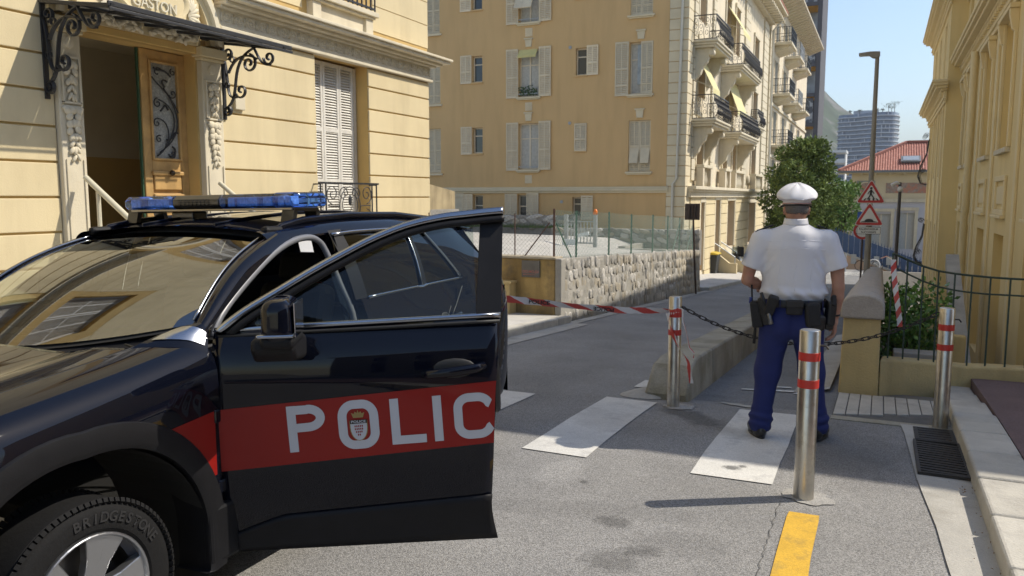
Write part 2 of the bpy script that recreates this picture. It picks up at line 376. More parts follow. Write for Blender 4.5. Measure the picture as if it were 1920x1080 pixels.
# ribbed paving strips between the pillar and the bollard
pv = struct(stripz(-.32, .59, 7.12, 8.36, .001).build('ribbed_paving', M_patch))
for i in range(9):
    x0 = -.31+i*.1; ya = 7.2+i*.055+random.uniform(-.02, .03); yb = 8.32
    MB().add([(x0, ya, gz(ya)-.05), (x0+.092, ya+.03, gz(ya)-.05), (x0+.092, yb, gz(yb)-.05), (x0, yb, gz(yb)-.05), (x0, ya, gz(ya)+.012), (x0+.092, ya+.03, gz(ya)+.012), (x0+.092, yb, gz(yb)+.012), (x0, yb, gz(yb)+.012)],
             [(3,2,1,0),(4,5,6,7),(0,1,5,4),(1,2,6,5),(2,3,7,6),(3,0,4,7)]).build('paving_strip', M_kerb, pv, bevel=.004)
slabz(-.32, .6, 7.05, 7.19, .004, -.1).build('concrete_edge', M_concd, pv)
# drain: cover plate and grate
M_iron = mat('cast_iron', (.05, .045, .042), .6, .2, 20, .2, 90, metal=.6)
M_dark = mat('shade_black', (.01, .01, .01), .95, 0)
dg = thing('drain_grate', 'rusty iron drain grate with slanting bars in the right gutter', 'drain', (.43, 6.1, gz(6.1)))
zg = gz(6.1)
stripz(.30, .575, 5.68, 6.52, .008).build('pit_shade', M_dark, dg)  # flat black sheet painted as the shade below the bars
for i in range(13):
    yb = 5.72+i*.063
    MB().bar((.30, yb+.0, gz(yb)+.017), (.575, yb-.03, gz(yb)+.017), .03, .014).build('bar', M_iron, dg)
for xx in (.292, .583): MB().bar((xx, 5.64, gz(5.64)+.016), (xx, 6.53, gz(6.53)+.016), .02, .02).build('frame_side', M_iron, dg)
for yy_ in (5.655, 6.535): MB().bar((.285, yy_, gz(yy_)+.016), (.59, yy_, gz(yy_)+.016), .02, .02).build('frame_end', M_iron, dg)
dc = thing('drain_cover', 'dark iron inspection plate in the gutter beside the right bollard', 'drain cover', (.43, 6.85, gz(6.85)))
stripz(.30, .58, 6.62, 7.05, .012).build('plate', M_iron, dc, solid=.01)
for i in range(5): MB().bar((.33, 6.68+i*.08, gz(6.68+i*.08)+.014), (.55, 6.68+i*.08, gz(6.68+i*.08)+.014), .012, .005).build('rib', M_iron, dc)
# concrete divider between road and footpath
dv = thing('kerb_divider', 'low mossy concrete divider with rounded end between road and footpath', 'divider', (-1.7, 7.4, gz(7.4)))
y = 7.1; first = True
while y < 24:
    L = 1.15 if first else 1.9
    ys = [y+L*i/6 for i in range(7)]; v = []
    for i, q in enumerate(ys):
        t = (q-7.1)/.42; h = .36*(math.sqrt(max(0, 1-(1-min(t, 1))**2))) if first else .36
        if first and i == 0: h = .05
        zb = gz(q); xl = -1.98+.05*min(1, t) if first else -1.93
        v += [(xl, q, zb-.15), (-1.52, q, zb-.15), (-1.535, q, zb+h), (xl+.05, q, zb+h)]
    f = []
    for i in range(6):
        for kk in range(4): f.append((i*4+kk, i*4+(kk+1) % 4, (i+1)*4+(kk+1) % 4, (i+1)*4+kk))
    f += [(3, 2, 1, 0), (24, 25, 26, 27)]
    MB().add(v, f).build('concrete_block', M_concd, dv, bevel=.02, smooth=30); y += L+.008; first = False
MB().add([(-2.32, 7.05, gz(7)), (-1.95, 6.98, gz(7)), (-1.62, 7.12, gz(7)), (-1.9, 7.95, gz(8)), (-2.05, 7.15, gz(7)+.05), (-1.75, 7.2, gz(7)+.07), (-1.9, 7.6, gz(7.6)+.08)],
         [(0,1,4),(1,5,4),(1,2,5),(2,3,6,5),(3,0,4,6),(4,5,6)]).build('mortar_toe', M_conc, dv, smooth=True, sub=2)
# parapet with stone coping on the right of the footpath
M_yplast = mat('yellow_plaster', (.56, .43, .20), .9, .1, 2, .35, 50, streak=.25, col2=(.46, .36, .19), c2lo=.5, c2hi=.75, c2scale=1.8)
M_coping = mat('coping_stone', (.44, .395, .34), .9, .12, 4, .4, 45, col2=(.34, .30, .26), c2lo=.45, c2hi=.7, c2scale=4, speck=.08, spscale=150)
pw = thing('parapet_wall', 'yellow plastered parapet wall with rounded stone coping running down the street', 'wall', (-.15, 8.4, gz(8.4)))
v = []
ys = [8.42, 9, 10, 12, 16, 20, 26]
for i, q in enumerate(ys):
    s = .03 if i == 0 else 0
    v += [(-.40+s, q, gz(q)-2.2), (.05, q, gz(q)-2.2), (.03, q, gz(q)+.76), (-.305, q, gz(q)+.76)]
f = [(3, 2, 1, 0), tuple(len(ys)*4-4+k_ for k_ in range(4))]
for i in range(len(ys)-1):
    for kk in range(4): f.append((i*4+kk, i*4+(kk+1) % 4, (i+1)*4+(kk+1) % 4, (i+1)*4+kk))
MB().add(v, f).build('wall_body', M_yplast, pw, bevel=.015)
y = 8.38
for n_ in range(14):
    L = [.85, 1.2, .95, 1.1][n_ % 4]; prof = [(-.335, .745), (.06, .745), (.06, .86)]+[(-.137+.197*math.cos(a), .87+.12*math.sin(a)) for a in [R(10+16*i) for i in range(11)]]+[(-.335, .86)]
    b = MB(); N = len(prof); v = []
    for q in (y, y+L-.01): v += [(px, q, gz(q)+pz+random.uniform(-.003, .003)) for px, pz in prof]
    b.add(v, [tuple(range(N)), tuple(range(N, 2*N))[::-1]]+[(i, N+i, N+(i+1) % N, (i+1) % N) for i in range(N)]).build('coping_stone', M_coping, pw, smooth=35, bevel=.018, recalc=True); y += L
MB().add([(-.72, 8.1, gz(8.1)+.004), (-.40, 8.36, gz(8.36)+.03), (-.385, 10, gz(10)+.05), (-.385, 14, gz(14)+.05), (-.6, 14, gz(14)+.004), (-.66, 10, gz(10)+.004)], [(0, 1, 2, 5), (5, 2, 3, 4)]).build('sloped_footing', M_conc, pw)
# low wall carrying the curved railing
lw = thing('low_wall', 'low yellow wall under the green railing beside the ribbed paving', 'wall', (.7, 9.2, gz(9)))
pts = [(.04, 8.72), (.3, 8.97), (.55, 9.17), (.82, 9.33), (1.1, 9.42), (1.45, 9.47), (2.0, 9.52)]
v = []
for i, (px, py) in enumerate(pts):
    zt = .14-.13*min(1, px/.8); v += [(px, py-.04, -2.2), (px+.02, py+.2, -2.2), (px+.02, py+.2, zt), (px, py-.04, zt)]
f = [(3, 2, 1, 0), tuple(len(pts)*4-4+q for q in range(4))]
for i in range(len(pts)-1):
    for kk in range(4): f.append((i*4+kk, i*4+(kk+1) % 4, (i+1)*4+(kk+1) % 4, (i+1)*4+kk))
MB().add(v, f).build('wall_body', M_yplast, lw, bevel=.02, recalc=True)
M_green = mat('green_iron', (.035, .06, .04), .5, .15, 20, .1, 80)
rl = thing('railing', 'dark green iron railing with dipping top rail above the sunken yard', 'railing', (.7, 9.25, 0))
ptsr = [(.11, 8.85, 1.19, None), (.25, 8.98, 1.12, .98), (.40, 9.1, 1.05, .9), (.545, 9.2, 1.0, .84), (.70, 9.3, .97, .80), (.86, 9.37, .95, .775), (1.03, 9.42, .935, .76), (1.21, 9.46, .925, .755), (1.39, 9.49, .92, .75), (1.6, 9.52, .92, .75)]
MB().tube([(a, b_, c) for a, b_, c, _ in ptsr], .011, 6).build('top_rail', M_green, rl, smooth=50)
MB().tube([(.11, 8.85, 1.06)]+[(a, b_, d) for a, b_, c, d in ptsr[1:]], .009, 6).build('lower_rail', M_green, rl, smooth=50)
for a, b_, c, d in ptsr: MB().bar((a, b_, -.02), (a, b_, c), .016, .016).build('baluster', M_green, rl)
# ------------------------------------------------------------------ bollards, chain, tape
M_steel = mat('brushed_steel', (.60, .575, .52), .32, .16, 9, .05, 160, metal=1., streak=.35, col2=(.40, .36, .30), c2lo=.55, c2hi=.75, c2scale=14)
M_redband = mat('red_band', (.50, .035, .025), .45, .12, 20, col2=(.62, .25, .2), c2lo=.68, c2hi=.74, c2scale=30)
def bollard(x, y, h, r, label, tilt=0):
    z = gz(y); t = thing('bollard', label, 'bollard', (x, y, z), 0, 'steel bollards at the end of the footpath')
    MB().lathe([(r, -.05), (r, h-.008), (r-.004, h-.002), (r-.012, h), (.0005, h)], (x, y, z), 32).build('post', M_steel, t, smooth=40)
    for zz, hh in ((h-.155, .05), (h-.315, .05)):
        v = MB(); n = 32
        for a0 in range(n): pass
        v.lathe([(r+.0005, zz-hh/2), (r+.002, zz-hh/2+.001), (r+.002, zz+hh/2-.001), (r+.0005, zz+hh/2)], (x, y, z), 32); v.f = v.f[:-2]
        v.build('red_band', M_redband, t, smooth=40)
    MB().tube([(x+r*.9, y, z+h-.09), (x+r+.03, y, z+h-.09), (x+r+.045, y, z+h-.11)], .006, 6).build('chain_eye', M_iron, t)
    t.rotation_euler = (0, tilt, 0); return t
bollard(-.35, 4.86, 1.01, .058, 'nearest steel bollard with two red bands beside the yellow line')
bollard(-1.61, 6.86, .98, .055, 'steel bollard wrapped in police tape beside the concrete divider')
bollard(.50, 7.15, .98, .057, 'steel bollard with red bands beside the drain and kerb')
M_chain = mat('rusty_chain', (.05, .043, .038), .55, .25, 60, .2, 150, metal=.7)
ch = thing('chain', 'sagging rusty steel chain hung between two bollards', 'chain', (-.5, 7, .5))
lk = MB(); pts = []
for i in range(16):
    a = 2*PI*i/16; s_ = .021 if math.cos(a) > 0 else -.021; pts.append((s_+.0125*math.cos(a), .0135*math.sin(a), 0))
lk.tube(pts, .0048, 5, closed=True); lkm = lk.mesh('link', M_chain, True)
cp = []; A = Vector((-1.55, 6.87, .80)); B = Vector((.44, 7.14, .83)); N = 40
for i in range(N):
    t = (i+.5)/N; p = A.lerp(B, t); p.z -= .29*(1-(2*t-1)**2)+.0; cp.append(p)
for i, p in enumerate(cp):
    d = (cp[min(i+1, N-1)]-cp[max(i-1, 0)]).normalized(); q = d.to_track_quat('X', 'Z').to_matrix().to_4x4()
    inst(lkm, 'link', ch, Matrix.Translation(p) @ q @ Matrix.Rotation(R(90)*(i % 2)+.3, 4, 'X') @ Matrix.Diagonal((1.05, 1, 1, 1)))
def tape_mat():
    m = bpy.data.materials.new('barrier_tape'); m.use_nodes = True; n = m.node_tree.nodes; l = m.node_tree.links; b = n['Principled BSDF']
    uv = n.new('ShaderNodeUVMap'); sp = n.new('ShaderNodeSeparateXYZ'); l.new(uv.outputs[0], sp.inputs[0])
    a = n.new('ShaderNodeMath'); a.operation = 'MULTIPLY_ADD'; l.new(sp.outputs[1], a.inputs[0]); a.inputs[1].default_value = .45; l.new(sp.outputs[0], a.inputs[2])
    fr = n.new('ShaderNodeMath'); fr.operation = 'FRACT'; l.new(a.outputs[0], fr.inputs[0])
    gt = n.new('ShaderNodeMath'); gt.operation = 'GREATER_THAN'; l.new(fr.outputs[0], gt.inputs[0]); gt.inputs[1].default_value = .5
    x = n.new('ShaderNodeMix'); x.data_type = 'RGBA'; l.new(gt.outputs[0], x.inputs[0]); x.inputs[6].default_value = (.70, .68, .66, 1); x.inputs[7].default_value = (.56, .07, .055, 1)
    l.new(x.outputs[2], b.inputs['Base Color']); b.inputs['Roughness'].default_value = .3
    return m
M_tape = tape_mat(); M_ink = mat('black_ink', (.02, .02, .02), .6, 0)
def tape(name, label, pts, w, ups, period=.26, parent=None, nsub=8):
    """ribbon through pts with width direction ups[i]"""
    P = []; U = []
    for i in range(len(pts)-1):
        for j in range(nsub):
            t = j/nsub; P.append(Vector(pts[i]).lerp(Vector(pts[i+1]), t)); U.append(Vector(ups[i]).lerp(Vector(ups[i+1]), t).normalized())
    P.append(Vector(pts[-1])); U.append(Vector(ups[-1]).normalized())
    b = MB(); v = []
    for i, p in enumerate(P):
        ww = w*(1+.08*math.sin(i*1.7)); o_ = U[i]*ww/2; v += [p-o_, p+o_]
    f = [(2*i, 2*i+1, 2*i+3, 2*i+2) for i in range(len(P)-1)]; b.add(v, f); o = b.build(name, M_tape, parent, smooth=True)
    uvl = o.data.uv_layers.new(name='UVMap'); s_ = [0]
    for i in range(1, len(P)): s_.append(s_[-1]+(P[i]-P[i-1]).length)
    for lp_ in o.data.loops:
        vi = lp_.vertex_index; uvl.data[lp_.index].uv = (s_[vi//2]/period, float(vi % 2))
    if label: tag(o, label, 'tape', 'police barrier tape')
    return o
def textmesh(name, txt, size, m, parent, M, ext=.0, bold=0., sx=1., align='CENTER'):
    c = bpy.data.curves.new(name, 'FONT'); c.body = txt; c.size = size; c.align_x = align; c.align_y = 'CENTER'; c.extrude = ext; c.offset = bold; c.resolution_u = 4
    o = bpy.data.objects.new(name, c); me = bpy.data.meshes.new_from_object(o); bpy.data.objects.remove(o); me.materials.clear(); me.materials.append(m)
    for q in me.vertices: q.co.x *= sx
    return inst(me, name, parent, M)
t1 = tape('barrier_tape', 'long red and white police tape stretched from the car to a bollard', [(-3.0, 6.02, .905), (-2.75, 6.18, .87), (-2.4, 6.38, .82), (-2.0, 6.62, .775), (-1.85, 6.71, .77), (-1.66, 6.83, .765)], .058,
     [(.1, .1, 1), (0, 0, 1), (.0, -.5, .75), (0, -.2, 1), (.1, -.3, 1), (0, -.6, .5)], .30)
for (a, bx, rev) in ((.27, 1, 1), (.63, 1, -1)):
    p = Vector((-3.0, 6.02, .905)).lerp(Vector((-1.66, 6.83, .765)), a); p.z += (-.028 if rev == -1 else -.012); p += Vector((.005, -.012, 0))
    d = Vector((1.34, .81, -.15)).normalized(); nrm = Vector((.52, -.86, .05)).normalized(); up = nrm.cross(d)
    Mx = Matrix((d*rev, up*rev, nrm)).transposed().to_4x4(); textmesh('tape_print', 'POLICE', .045, M_ink, t1, Matrix.Translation(p) @ Mx, bold=.0012, sx=1.25)
tape('barrier_tape', 'torn police tape end dangling and twisting down the left bollard', [(-1.66, 6.80, .75), (-1.645, 6.785, .66), (-1.60, 6.78, .55), (-1.53, 6.78, .42), (-1.47, 6.78, .33), (-1.45, 6.78, .22), (-1.435, 6.78, .15)], .035,
     [(1, 0, .3), (.3, -1, .2), (.9, -.3, .5), (.3, -1, .3), (.9, -.2, .6), (.9, -.4, .1), (1, .2, 0)], .34)
tape('barrier_tape', 'thin twisted white tape strand hanging beside the left bollard', [(-1.57, 6.80, .80), (-1.53, 6.79, .79), (-1.525, 6.79, .68), (-1.49, 6.79, .58), (-1.465, 6.79, .46), (-1.42, 6.79, .415), (-1.43, 6.79, .37)], .012,
     [(0, 0, 1), (1, 0, 0), (1, .5, 0), (.6, -1, 0), (1, 0, .3), (0, 1, 1), (1, 0, 0)], 1.3)
tw = []
for i in range(13):
    a = -PI*1.25+PI*1.5*i/12; tw.append((-1.61+.0575*math.cos(a), 6.86+.0575*math.sin(a), .765+.01*math.sin(i)))
tape('barrier_tape', 'crumpled band of police tape wrapped round the left bollard top', tw, .04, [(0, 0, 1)]*13, .4, nsub=2)
tape('barrier_tape', 'striped police tape hanging down from the green railing post', [(.115, 8.83, 1.13), (.125, 8.82, 1.0), (.15, 8.8, .82), (.18, 8.79, .65), (.2, 8.78, .52), (.205, 8.78, .46)], .05,
     [(1, .3, 0), (1, .1, 0), (1, 0, .1), (1, -.1, .1), (1, 0, .2), (1, .1, .1)], .15)
tape('barrier_tape', 'thin red tape strand running from railing to camera pole', [(.10, 8.85, 1.13), (.06, 10.5, 1.05), (.0, 13, .85)], .012, [(0, 0, 1)]*3, 5)
# ------------------------------------------------------------------ stone retaining wall, yard, fences
M_mortar = mat('mortar', (.36, .345, .31), .95, .15, 3, .5, 40, col2=(.26, .25, .22), c2scale=2)
M_stones = [mat('wall_stone_%d' % i, c, .9, .18, 6, .5, 30, col2=c2, c2lo=.5, c2hi=.75, c2scale=5, rnd=.18) for i, (c, c2) in enumerate((((.44, .42, .38), (.31, .29, .25)), ((.37, .33, .26), (.45, .41, .35)), ((.27, .26, .235), (.20, .19, .17)), ((.54, .52, .48), (.36, .33, .29))))]
wtop = lambda y: .68-.0462*(y-12.8)
sw = thing('stone_wall', 'retaining wall of rough pale stones beside the street below the fence', 'wall', (-5.3, 19, gz(19)))
v = []
ys = [13.06, 15, 17, 19, 21, 23, 24.95]
for q in ys: v += [(-5.6, q, gz(q)-.3), (-5.08, q, gz(q)-.3), (-5.14, q, wtop(q)), (-5.6, q, wtop(q))]
f = [(3, 2, 1, 0), tuple(len(ys)*4-4+q for q in range(4))]
for i in range(len(ys)-1):
    for kk in range(4): f.append((i*4+kk, i*4+(kk+1) % 4, (i+1)*4+(kk+1) % 4, (i+1)*4+kk))
MB().add(v, f).build('mortar_core', M_mortar, sw)
def stone_mesh(k):
    n = 8; b = MB(); v = []
    for rr, h in ((1.03, -.25), (.98, .35), (.76, .85)):
        for i in range(n):
            a = 2*PI*i/n+.2; r = (abs(math.cos(a))**3+abs(math.sin(a))**3)**(-1/3)
            rng = random.Random(k*100+i); r *= 1+rng.uniform(-.2, .2); v.append((h+rng.uniform(-.12, .12), rr*r*math.cos(a), rr*r*math.sin(a)))
    v.append((1., 0, 0)); f = []
    for j in range(2):
        for i in range(n): f.append((j*n+i, j*n+(i+1) % n, (j+1)*n+(i+1) % n, (j+1)*n+i))
    for i in range(n): f.append((2*n+i, 2*n+(i+1) % n, 3*n))
    b.add(v, f); return [b.mesh('stone', m, 50) for m in M_stones]
SM = [stone_mesh(k) for k in range(7)]
rng = random.Random(3)
def stones_on(parent, y0, y1, zlo, zhi, xface, rows, wav, limit=300, axis='x'):
    L = []
    for r_ in range(rows):
        y = y0+rng.uniform(0, .1)
        while y < y1-.06:
            w = wav*rng.uniform(.65, 1.5); w = min(w, y1-y); yc = y+w/2; lo, hi = zlo(yc), zhi(yc); H = (hi-lo)/rows
            zc = lo+H*(r_+.5)+rng.uniform(-.2, .2)*H; hh = H*.5*rng.uniform(.8, 1.35); x = xface(yc, zc); dep = rng.uniform(.016, .05)
            S_ = Matrix.Diagonal((dep, w*.53, hh, 1)); rot = Matrix.Rotation(rng.uniform(-.45, .45), 4, 'X')
            if axis == 'x': Mx = Matrix.Translation((x, yc, zc)) @ rot @ S_
            else: Mx = Matrix.Translation((yc, x, zc)) @ Matrix.Rotation(R(-90), 4, 'Z') @ rot @ S_
            L.append((yc, Mx, rng.choice(rng.choice(SM)))); y += w
    if axis == 'x': L.sort(key=lambda q: q[0])
    for _, Mx, me in L[:limit]: inst(me, 'stone', parent, Mx)
    if L[limit:]:
        b = MB()
        for _, Mx, me in L[limit:]: b.add([Mx @ q.co for q in me.vertices], [tuple(p.vertices) for p in me.polygons])
        b.build('far_stones', M_stones[1], parent, smooth=50)['kind'] = 'stuff'
stones_on(sw, 13.02, 24.95, lambda y: gz(y)-.02, lambda y: wtop(y)-.02, lambda y, z: -5.115-.03*(z-gz(y)), 6, .165)
M_ochre = mat('ochre_plaster', (.42, .29, .11), .92, .22, 1.6, .5, 25, streak=.5, col2=(.20, .15, .085), c2lo=.5, c2hi=.68, c2scale=1.7)
ow = thing('ochre_wall', 'stained ochre plaster wall with plaque at the driveway corner', 'wall', (-6.5, 13.1, gz(13)))
MB().box(-7.9, -5.2, 13.0, 13.3, -.8, .66).build('wall_body', M_ochre, ow, bevel=.02)
MB().box(-7.92, -5.18, 12.97, 13.33, .66, .70).build('wall_cap', mat('old_cement', (.40, .35, .26), .95, .15, 4, .4, 30), ow, bevel=.012)
MB().box(-5.195, -5.075, 12.985, 13.2, -.8, .675).build('cement_edge', M_mortar, ow, bevel=.02)
MB().box(-6.25, -5.95, 12.72, 13.0, -.6, .22).build('meter_box', mat('box_paint', (.52, .40, .19), .8, .1, 3, streak=.2), ow, bevel=.01)
MB().box(-6.27, -5.93, 12.70, 13.0, .22, .26).build('meter_box_lid', MATS['box_paint'], ow, bevel=.008)
M_plq = mat('plaque', (.13, .12, .105), .5, .15, 8)
pq = MB().box(-5.83, -5.48, 12.965, 13.0, .33, .63).build('plaque', M_plq, ow, bevel=.004)
M_pkl = mat('plaque_lettering', (.45, .16, .13), .6, 0)
textmesh('plaque_text', 'DO.MO.DI', .068, M_pkl, pq, Matrix.Translation((-5.655, 12.962, .43)) @ Matrix.Rotation(R(90), 4, 'X'), bold=.001)
MB().box(-5.78, -5.56, 12.96, 12.963, .375, .381).build('plaque_line', M_pkl, pq); MB().prism([(-5.80, .378), (-5.775, .392), (-5.775, .364)], lambda a, b, d: (a, d, b), 12.959, 12.963).build('plaque_arrow', M_pkl, pq)
# yard behind the wall
M_yard = mat('yard_concrete', (.43, .415, .385), .92, .13, .8, .2, 40, col2=(.33, .32, .3), c2scale=.5)
struct(MB().add([(-40, 13.3, .54), (-5.55, 13.3, .54), (-5.55, 19, .32), (-5.55, 25.0, .02), (-7.7, 25.0, .02), (-7.7, 32.9, -.1), (-40, 32.9, .5), (-40, 20, .56), (-9, 20, .5), (-9, 26, .4)], [(0, 1, 2, 8, 7), (2, 3, 4, 9, 8), (4, 5, 6, 9), (6, 7, 8, 9)]).build('yard', M_yard))
MB().box(-7.8, -5.62, 24.9, 25.2, -1.8, .1).build('end_return', M_mortar, sw); MB().box(-7.85, -7.62, 25.2, 32.95, -2.2, .15).build('side_return', M_mortar, sw)
# low rubble walls in the yard
rw = thing('rubble_wall', 'low rubble stone wall at the back of the fenced yard', 'wall', (-8.5, 27.5, .1))
MB().box(-11.2, -5.7, 27.6, 28.0, -.6, .62).build('mortar_core', mat('rubble_core', (.26, .25, .23), .95, .2, 5, .6, 20), rw)
stones_on(rw, -11.2, -5.7, lambda y: .0, lambda y: .62, lambda y, z: 27.59, 4, .34, axis='y')
r2 = thing('rubble_wall', 'dark rubble terrace wall under the tan facade windows, grass at its foot', 'wall', (-15, 30.6, .5))
MB().box(-20, -11.3, 30.6, 31.0, 0, 1.0).build('mortar_core', MATS['rubble_core'], r2)
stones_on(r2, -19.9, -11.3, lambda y: .5, lambda y: 1.0, lambda y, z: 30.59, 3, .55, axis='y')
M_grass = mat('grass', (.07, .115, .03), .9, .3, 9)
b = MB()
for i in range(900):
    x = rng.uniform(-16.5, -11.4); y_ = 30.5-abs(rng.gauss(0, .22)); h = rng.uniform(.06, .2); d = rng.uniform(-.05, .05)
    b.add([(x-.012, y_, .5), (x+.012, y_, .5), (x+d, y_+d, .5+h)], [(0, 1, 2)])
tag(b.build('grass', M_grass), 'tufts of green grass below the dark rubble wall', 'grass', kind='stuff')
sw2 = thing('side_wall', 'yellowed stub wall on rubble base between the two buildings', 'wall', (-13.6, 24, .5))
MB().prism([(0, .5), (0, 2.5), (1.4, 1.95), (1.4, .5)], lambda a, b_, d: (d, 20+a*3, b_), -13.9, -13.4).build('plaster', mat('grey_ochre', (.36, .29, .17), .95, .2, 2, .4, 20, streak=.4), sw2); MB().box(-13.95, -13.3, 19.9, 24.3, .3, 1.35).build('rubble_base', MATS['rubble_core'], sw2)
# chain-link fences
M_fgreen = mat('fence_green', (.05, .13, .095), .5, .1, 10); M_frust = mat('fence_rust', (.10, .055, .04), .8, .3, 20); M_wire = mat('wire_grey', (.14, .14, .13), .6, .1); M_wireg = mat('wire_green', (.09, .20, .15), .5, .1)
def chainlink(parent, A, B, h0, h1, m, step=.075, r=.0028):
    """two families of diagonal wires on the sloping panel from A to B"""
    A = Vector(A); B = Vector(B); L = (B-A).length; b = MB(); d = (B-A)/L
    def pt(s, t): return A+d*s+Vector((0, 0, (h0+(h1-h0)*s/L)*t))
    def wire(p, q):
        w = Vector((r, 0, 0)) if abs(d.x) < .5 else Vector((0, r, 0)); u = d*r*1.0
        b.add([p-u, p+u, q+u, q-u, p+w, q+w], [(0, 1, 2, 3), (0, 4, 5, 3), (1, 4, 5, 2)])
    H = max(h0, h1); n = int((L+H)/step)+1
    for i in range(n):
        for sg in (1, -1):
            s0 = i*step-H if sg == 1 else i*step; s1 = s0+sg*H; t0, t1 = 0., 1.
            a, c = s0, s1
            if min(a, c) > L or max(a, c) < 0: continue
            if sg == 1:
                if a < 0: t0 = -a/H; a = 0
                if c > L: t1 = 1-(c-L)/H; c = L
            else:
                if a > L: t0 = (a-L)/H; a = L
                if c < 0: t1 = 1+c/H; c = 0
            if t1 > t0+.02: wire(pt(a, t0), pt(c, t1))
    for t in (.02, .5, .97): wire(pt(0, t)+Vector((0, 0, 0)), pt(L, t))
    o = b.build('wire_mesh', m, parent); o['kind'] = 'stuff'; return o
fe = thing('wire_fence', 'green chain link fence standing on the stone wall', 'fence', (-5.3, 18, .5))
fp = [(13.15, 1.55), (14.28, 1.5), (16.28, 1.44), (17.95, 1.36), (19.85, 1.31), (21.4, 1.25), (22.8, 1.17), (24.6, 1.08)]
for i, (y_, zt) in enumerate(fp):
    MB().tube([(-5.28, y_, wtop(y_)-.05), (-5.28, y_, zt)], .021, 8).build('post', M_frust if i == 0 else M_fgreen, fe, smooth=50)
for (y0, z0, y1, z1) in ((13.2, 1.3, 14.0, .62), (22.8, 1.1, 22.0, .3), (24.6, 1.0, 23.8, .2)): MB().tube([(-5.27, y0, z0), (-5.27, y1, z1)], .014, 6).build('brace', M_fgreen, fe)
for (y0, z0), (y1, z1) in zip(fp[:-1], fp[1:]): chainlink(fe, (-5.26, y0, wtop(y0)+.01), (-5.26, y1, wtop(y1)+.01), z0-wtop(y0)-.03, z1-wtop(y1)-.03, M_wireg, .085, .0032)
f2 = thing('wire_fence', 'rusty chain link fence above the ochre wall', 'fence', (-6.5, 13.15, .7))
for x_ in (-6.05, -6.62, -7.3, -7.85): MB().tube([(x_, 13.16, .6), (x_, 13.16, 1.56 if x_ > -5.5 else 1.46)], .022 if x_ > -5.5 else .012, 8).build('post', M_frust, f2, smooth=50)
MB().tube([(-5.37, 13.16, 1.3), (-5.85, 13.16, .7)], .012, 6).build('brace', M_frust, f2)
chainlink(f2, (-7.88, 13.16, .70), (-5.36, 13.16, .70), .80, .80, M_wire, .075, .0022)
gt = thing('yard_gate', 'grey steel gate frame with orange beacon inside the fenced yard', 'gate', (-8, 22, .45))
M_zinc = mat('galvanised', (.36, .38, .40), .5, .12, 8, metal=.4)
for x_ in (-8.45, -7.55): MB().box(x_-.05, x_+.05, 21.95, 22.05, .1, 1.25).build('post', M_zinc, gt)
for z_ in (.42, 1.05): MB().box(-8.38, -7.62, 21.98, 22.02, z_-.02, z_+.02).build('rail', M_zinc, gt)
for i in range(7): MB().box(-8.31+i*.1, -8.285+i*.1, 21.985, 22.015, .42, 1.05).build('bar', M_zinc, gt)
MB().lathe([(.06, 1.25), (.065, 1.3), (.05, 1.38), (.02, 1.41)], (-7.55, 22, 0), 12).build('beacon', mat('orange_lens', (.75, .19, .02), .3, 0), gt, smooth=True)
bs = thing('white_board', 'white and pale blue panels lying at the foot of the yard gate', 'panel', (-7.9, 21, .4))
MB().box(-8.15, -7.75, 20.9, 20.96, .42, .58).build('panel', mat('white_board', (.62, .68, .72), .6, .08), bs); MB().obox((-7.55, 20.95, .72), (.35, .06, .1), Matrix.Rotation(R(-12), 3, 'Y')).build('bracket', MATS['white_board'], bs)
# ------------------------------------------------------------------ signs, lamps, poles
M_brown = mat('brown_sign', (.055, .032, .025), .5, .15, 6); M_pole = mat('lamp_pole', (.27, .25, .215), .55, .1, 3, metal=.3, streak=.2); M_white = mat('sign_white', (.68, .68, .66), .45, .05); M_red = mat('sign_red', (.46, .035, .03), .45, .06); M_black = mat('sign_black', (.02, .02, .02), .5, 0); M_back = mat('sign_back', (.30, .30, .30), .5, .1, metal=.3)
bsg = thing('street_sign', 'back of a small brown sign on a leaning thin pole', 'sign', (-4.9, 23.3, gz(23.3)))
MB().tube([(-4.85, 23.25, -1.2), (-4.93, 23.2, .1), (-4.98, 23.1, 1.56)], .028, 8).build('pole', M_brown, bsg, smooth=50)
MB().box(-5.22, -4.78, 23.12, 23.15, 1.1, 1.57).build('sign_plate', M_brown, bsg, bevel=.02); 
for dx in (-.1, .06): MB().box(-5.0+dx, -4.96+dx, 23.06, 23.12, 1.12, 1.55).build('stiffener', M_brown, bsg)
lp_ = thing('street_lamp', 'tall grey street lamp post with flat lamp head and warning signs', 'street lamp', (-.3, 21, gz(21)))
MB().lathe([(.075, gz(21)-.3), (.07, .4), (.06, 2), (.05, 4), (.045, 5.02)], (-.3, 21, 0), 16).build('pole', M_pole, lp_, smooth=50)
MB().prism([(-.30, 4.98), (-.24, 5.04), (-.245, 5.14), (-.45, 5.15), (-.70, 5.13), (-.70, 5.07), (-.48, 5.06), (-.40, 5.0)], lambda a, b_, d: (a, d, b_), 20.93, 21.07).build('lamp_head', M_pole, lp_, bevel=.012)
MB().box(-.69, -.48, 20.95, 21.05, 5.052, 5.068).build('lens', mat('lamp_lens', (.55, .55, .5), .2, 0), lp_)
def tri(cz, cx, s, yf, rad=.04):
    h = s*math.sqrt(3)/2; c = [(cx-s/2, cz-h/3), (cx+s/2, cz-h/3), (cx, cz+2*h/3)]; out = []
    for i in range(3):
        p = Vector(c[i]); a = (Vector(c[i-1])-p).normalized(); b_ = (Vector(c[(i+1) % 3])-p).normalized()
        for t in range(5):
            u = t/4; q = p+(a*(1-u)+b_*u)*rad*(1.7-.9*math.sin(PI*u)); out.append(tuple(q))
    return out
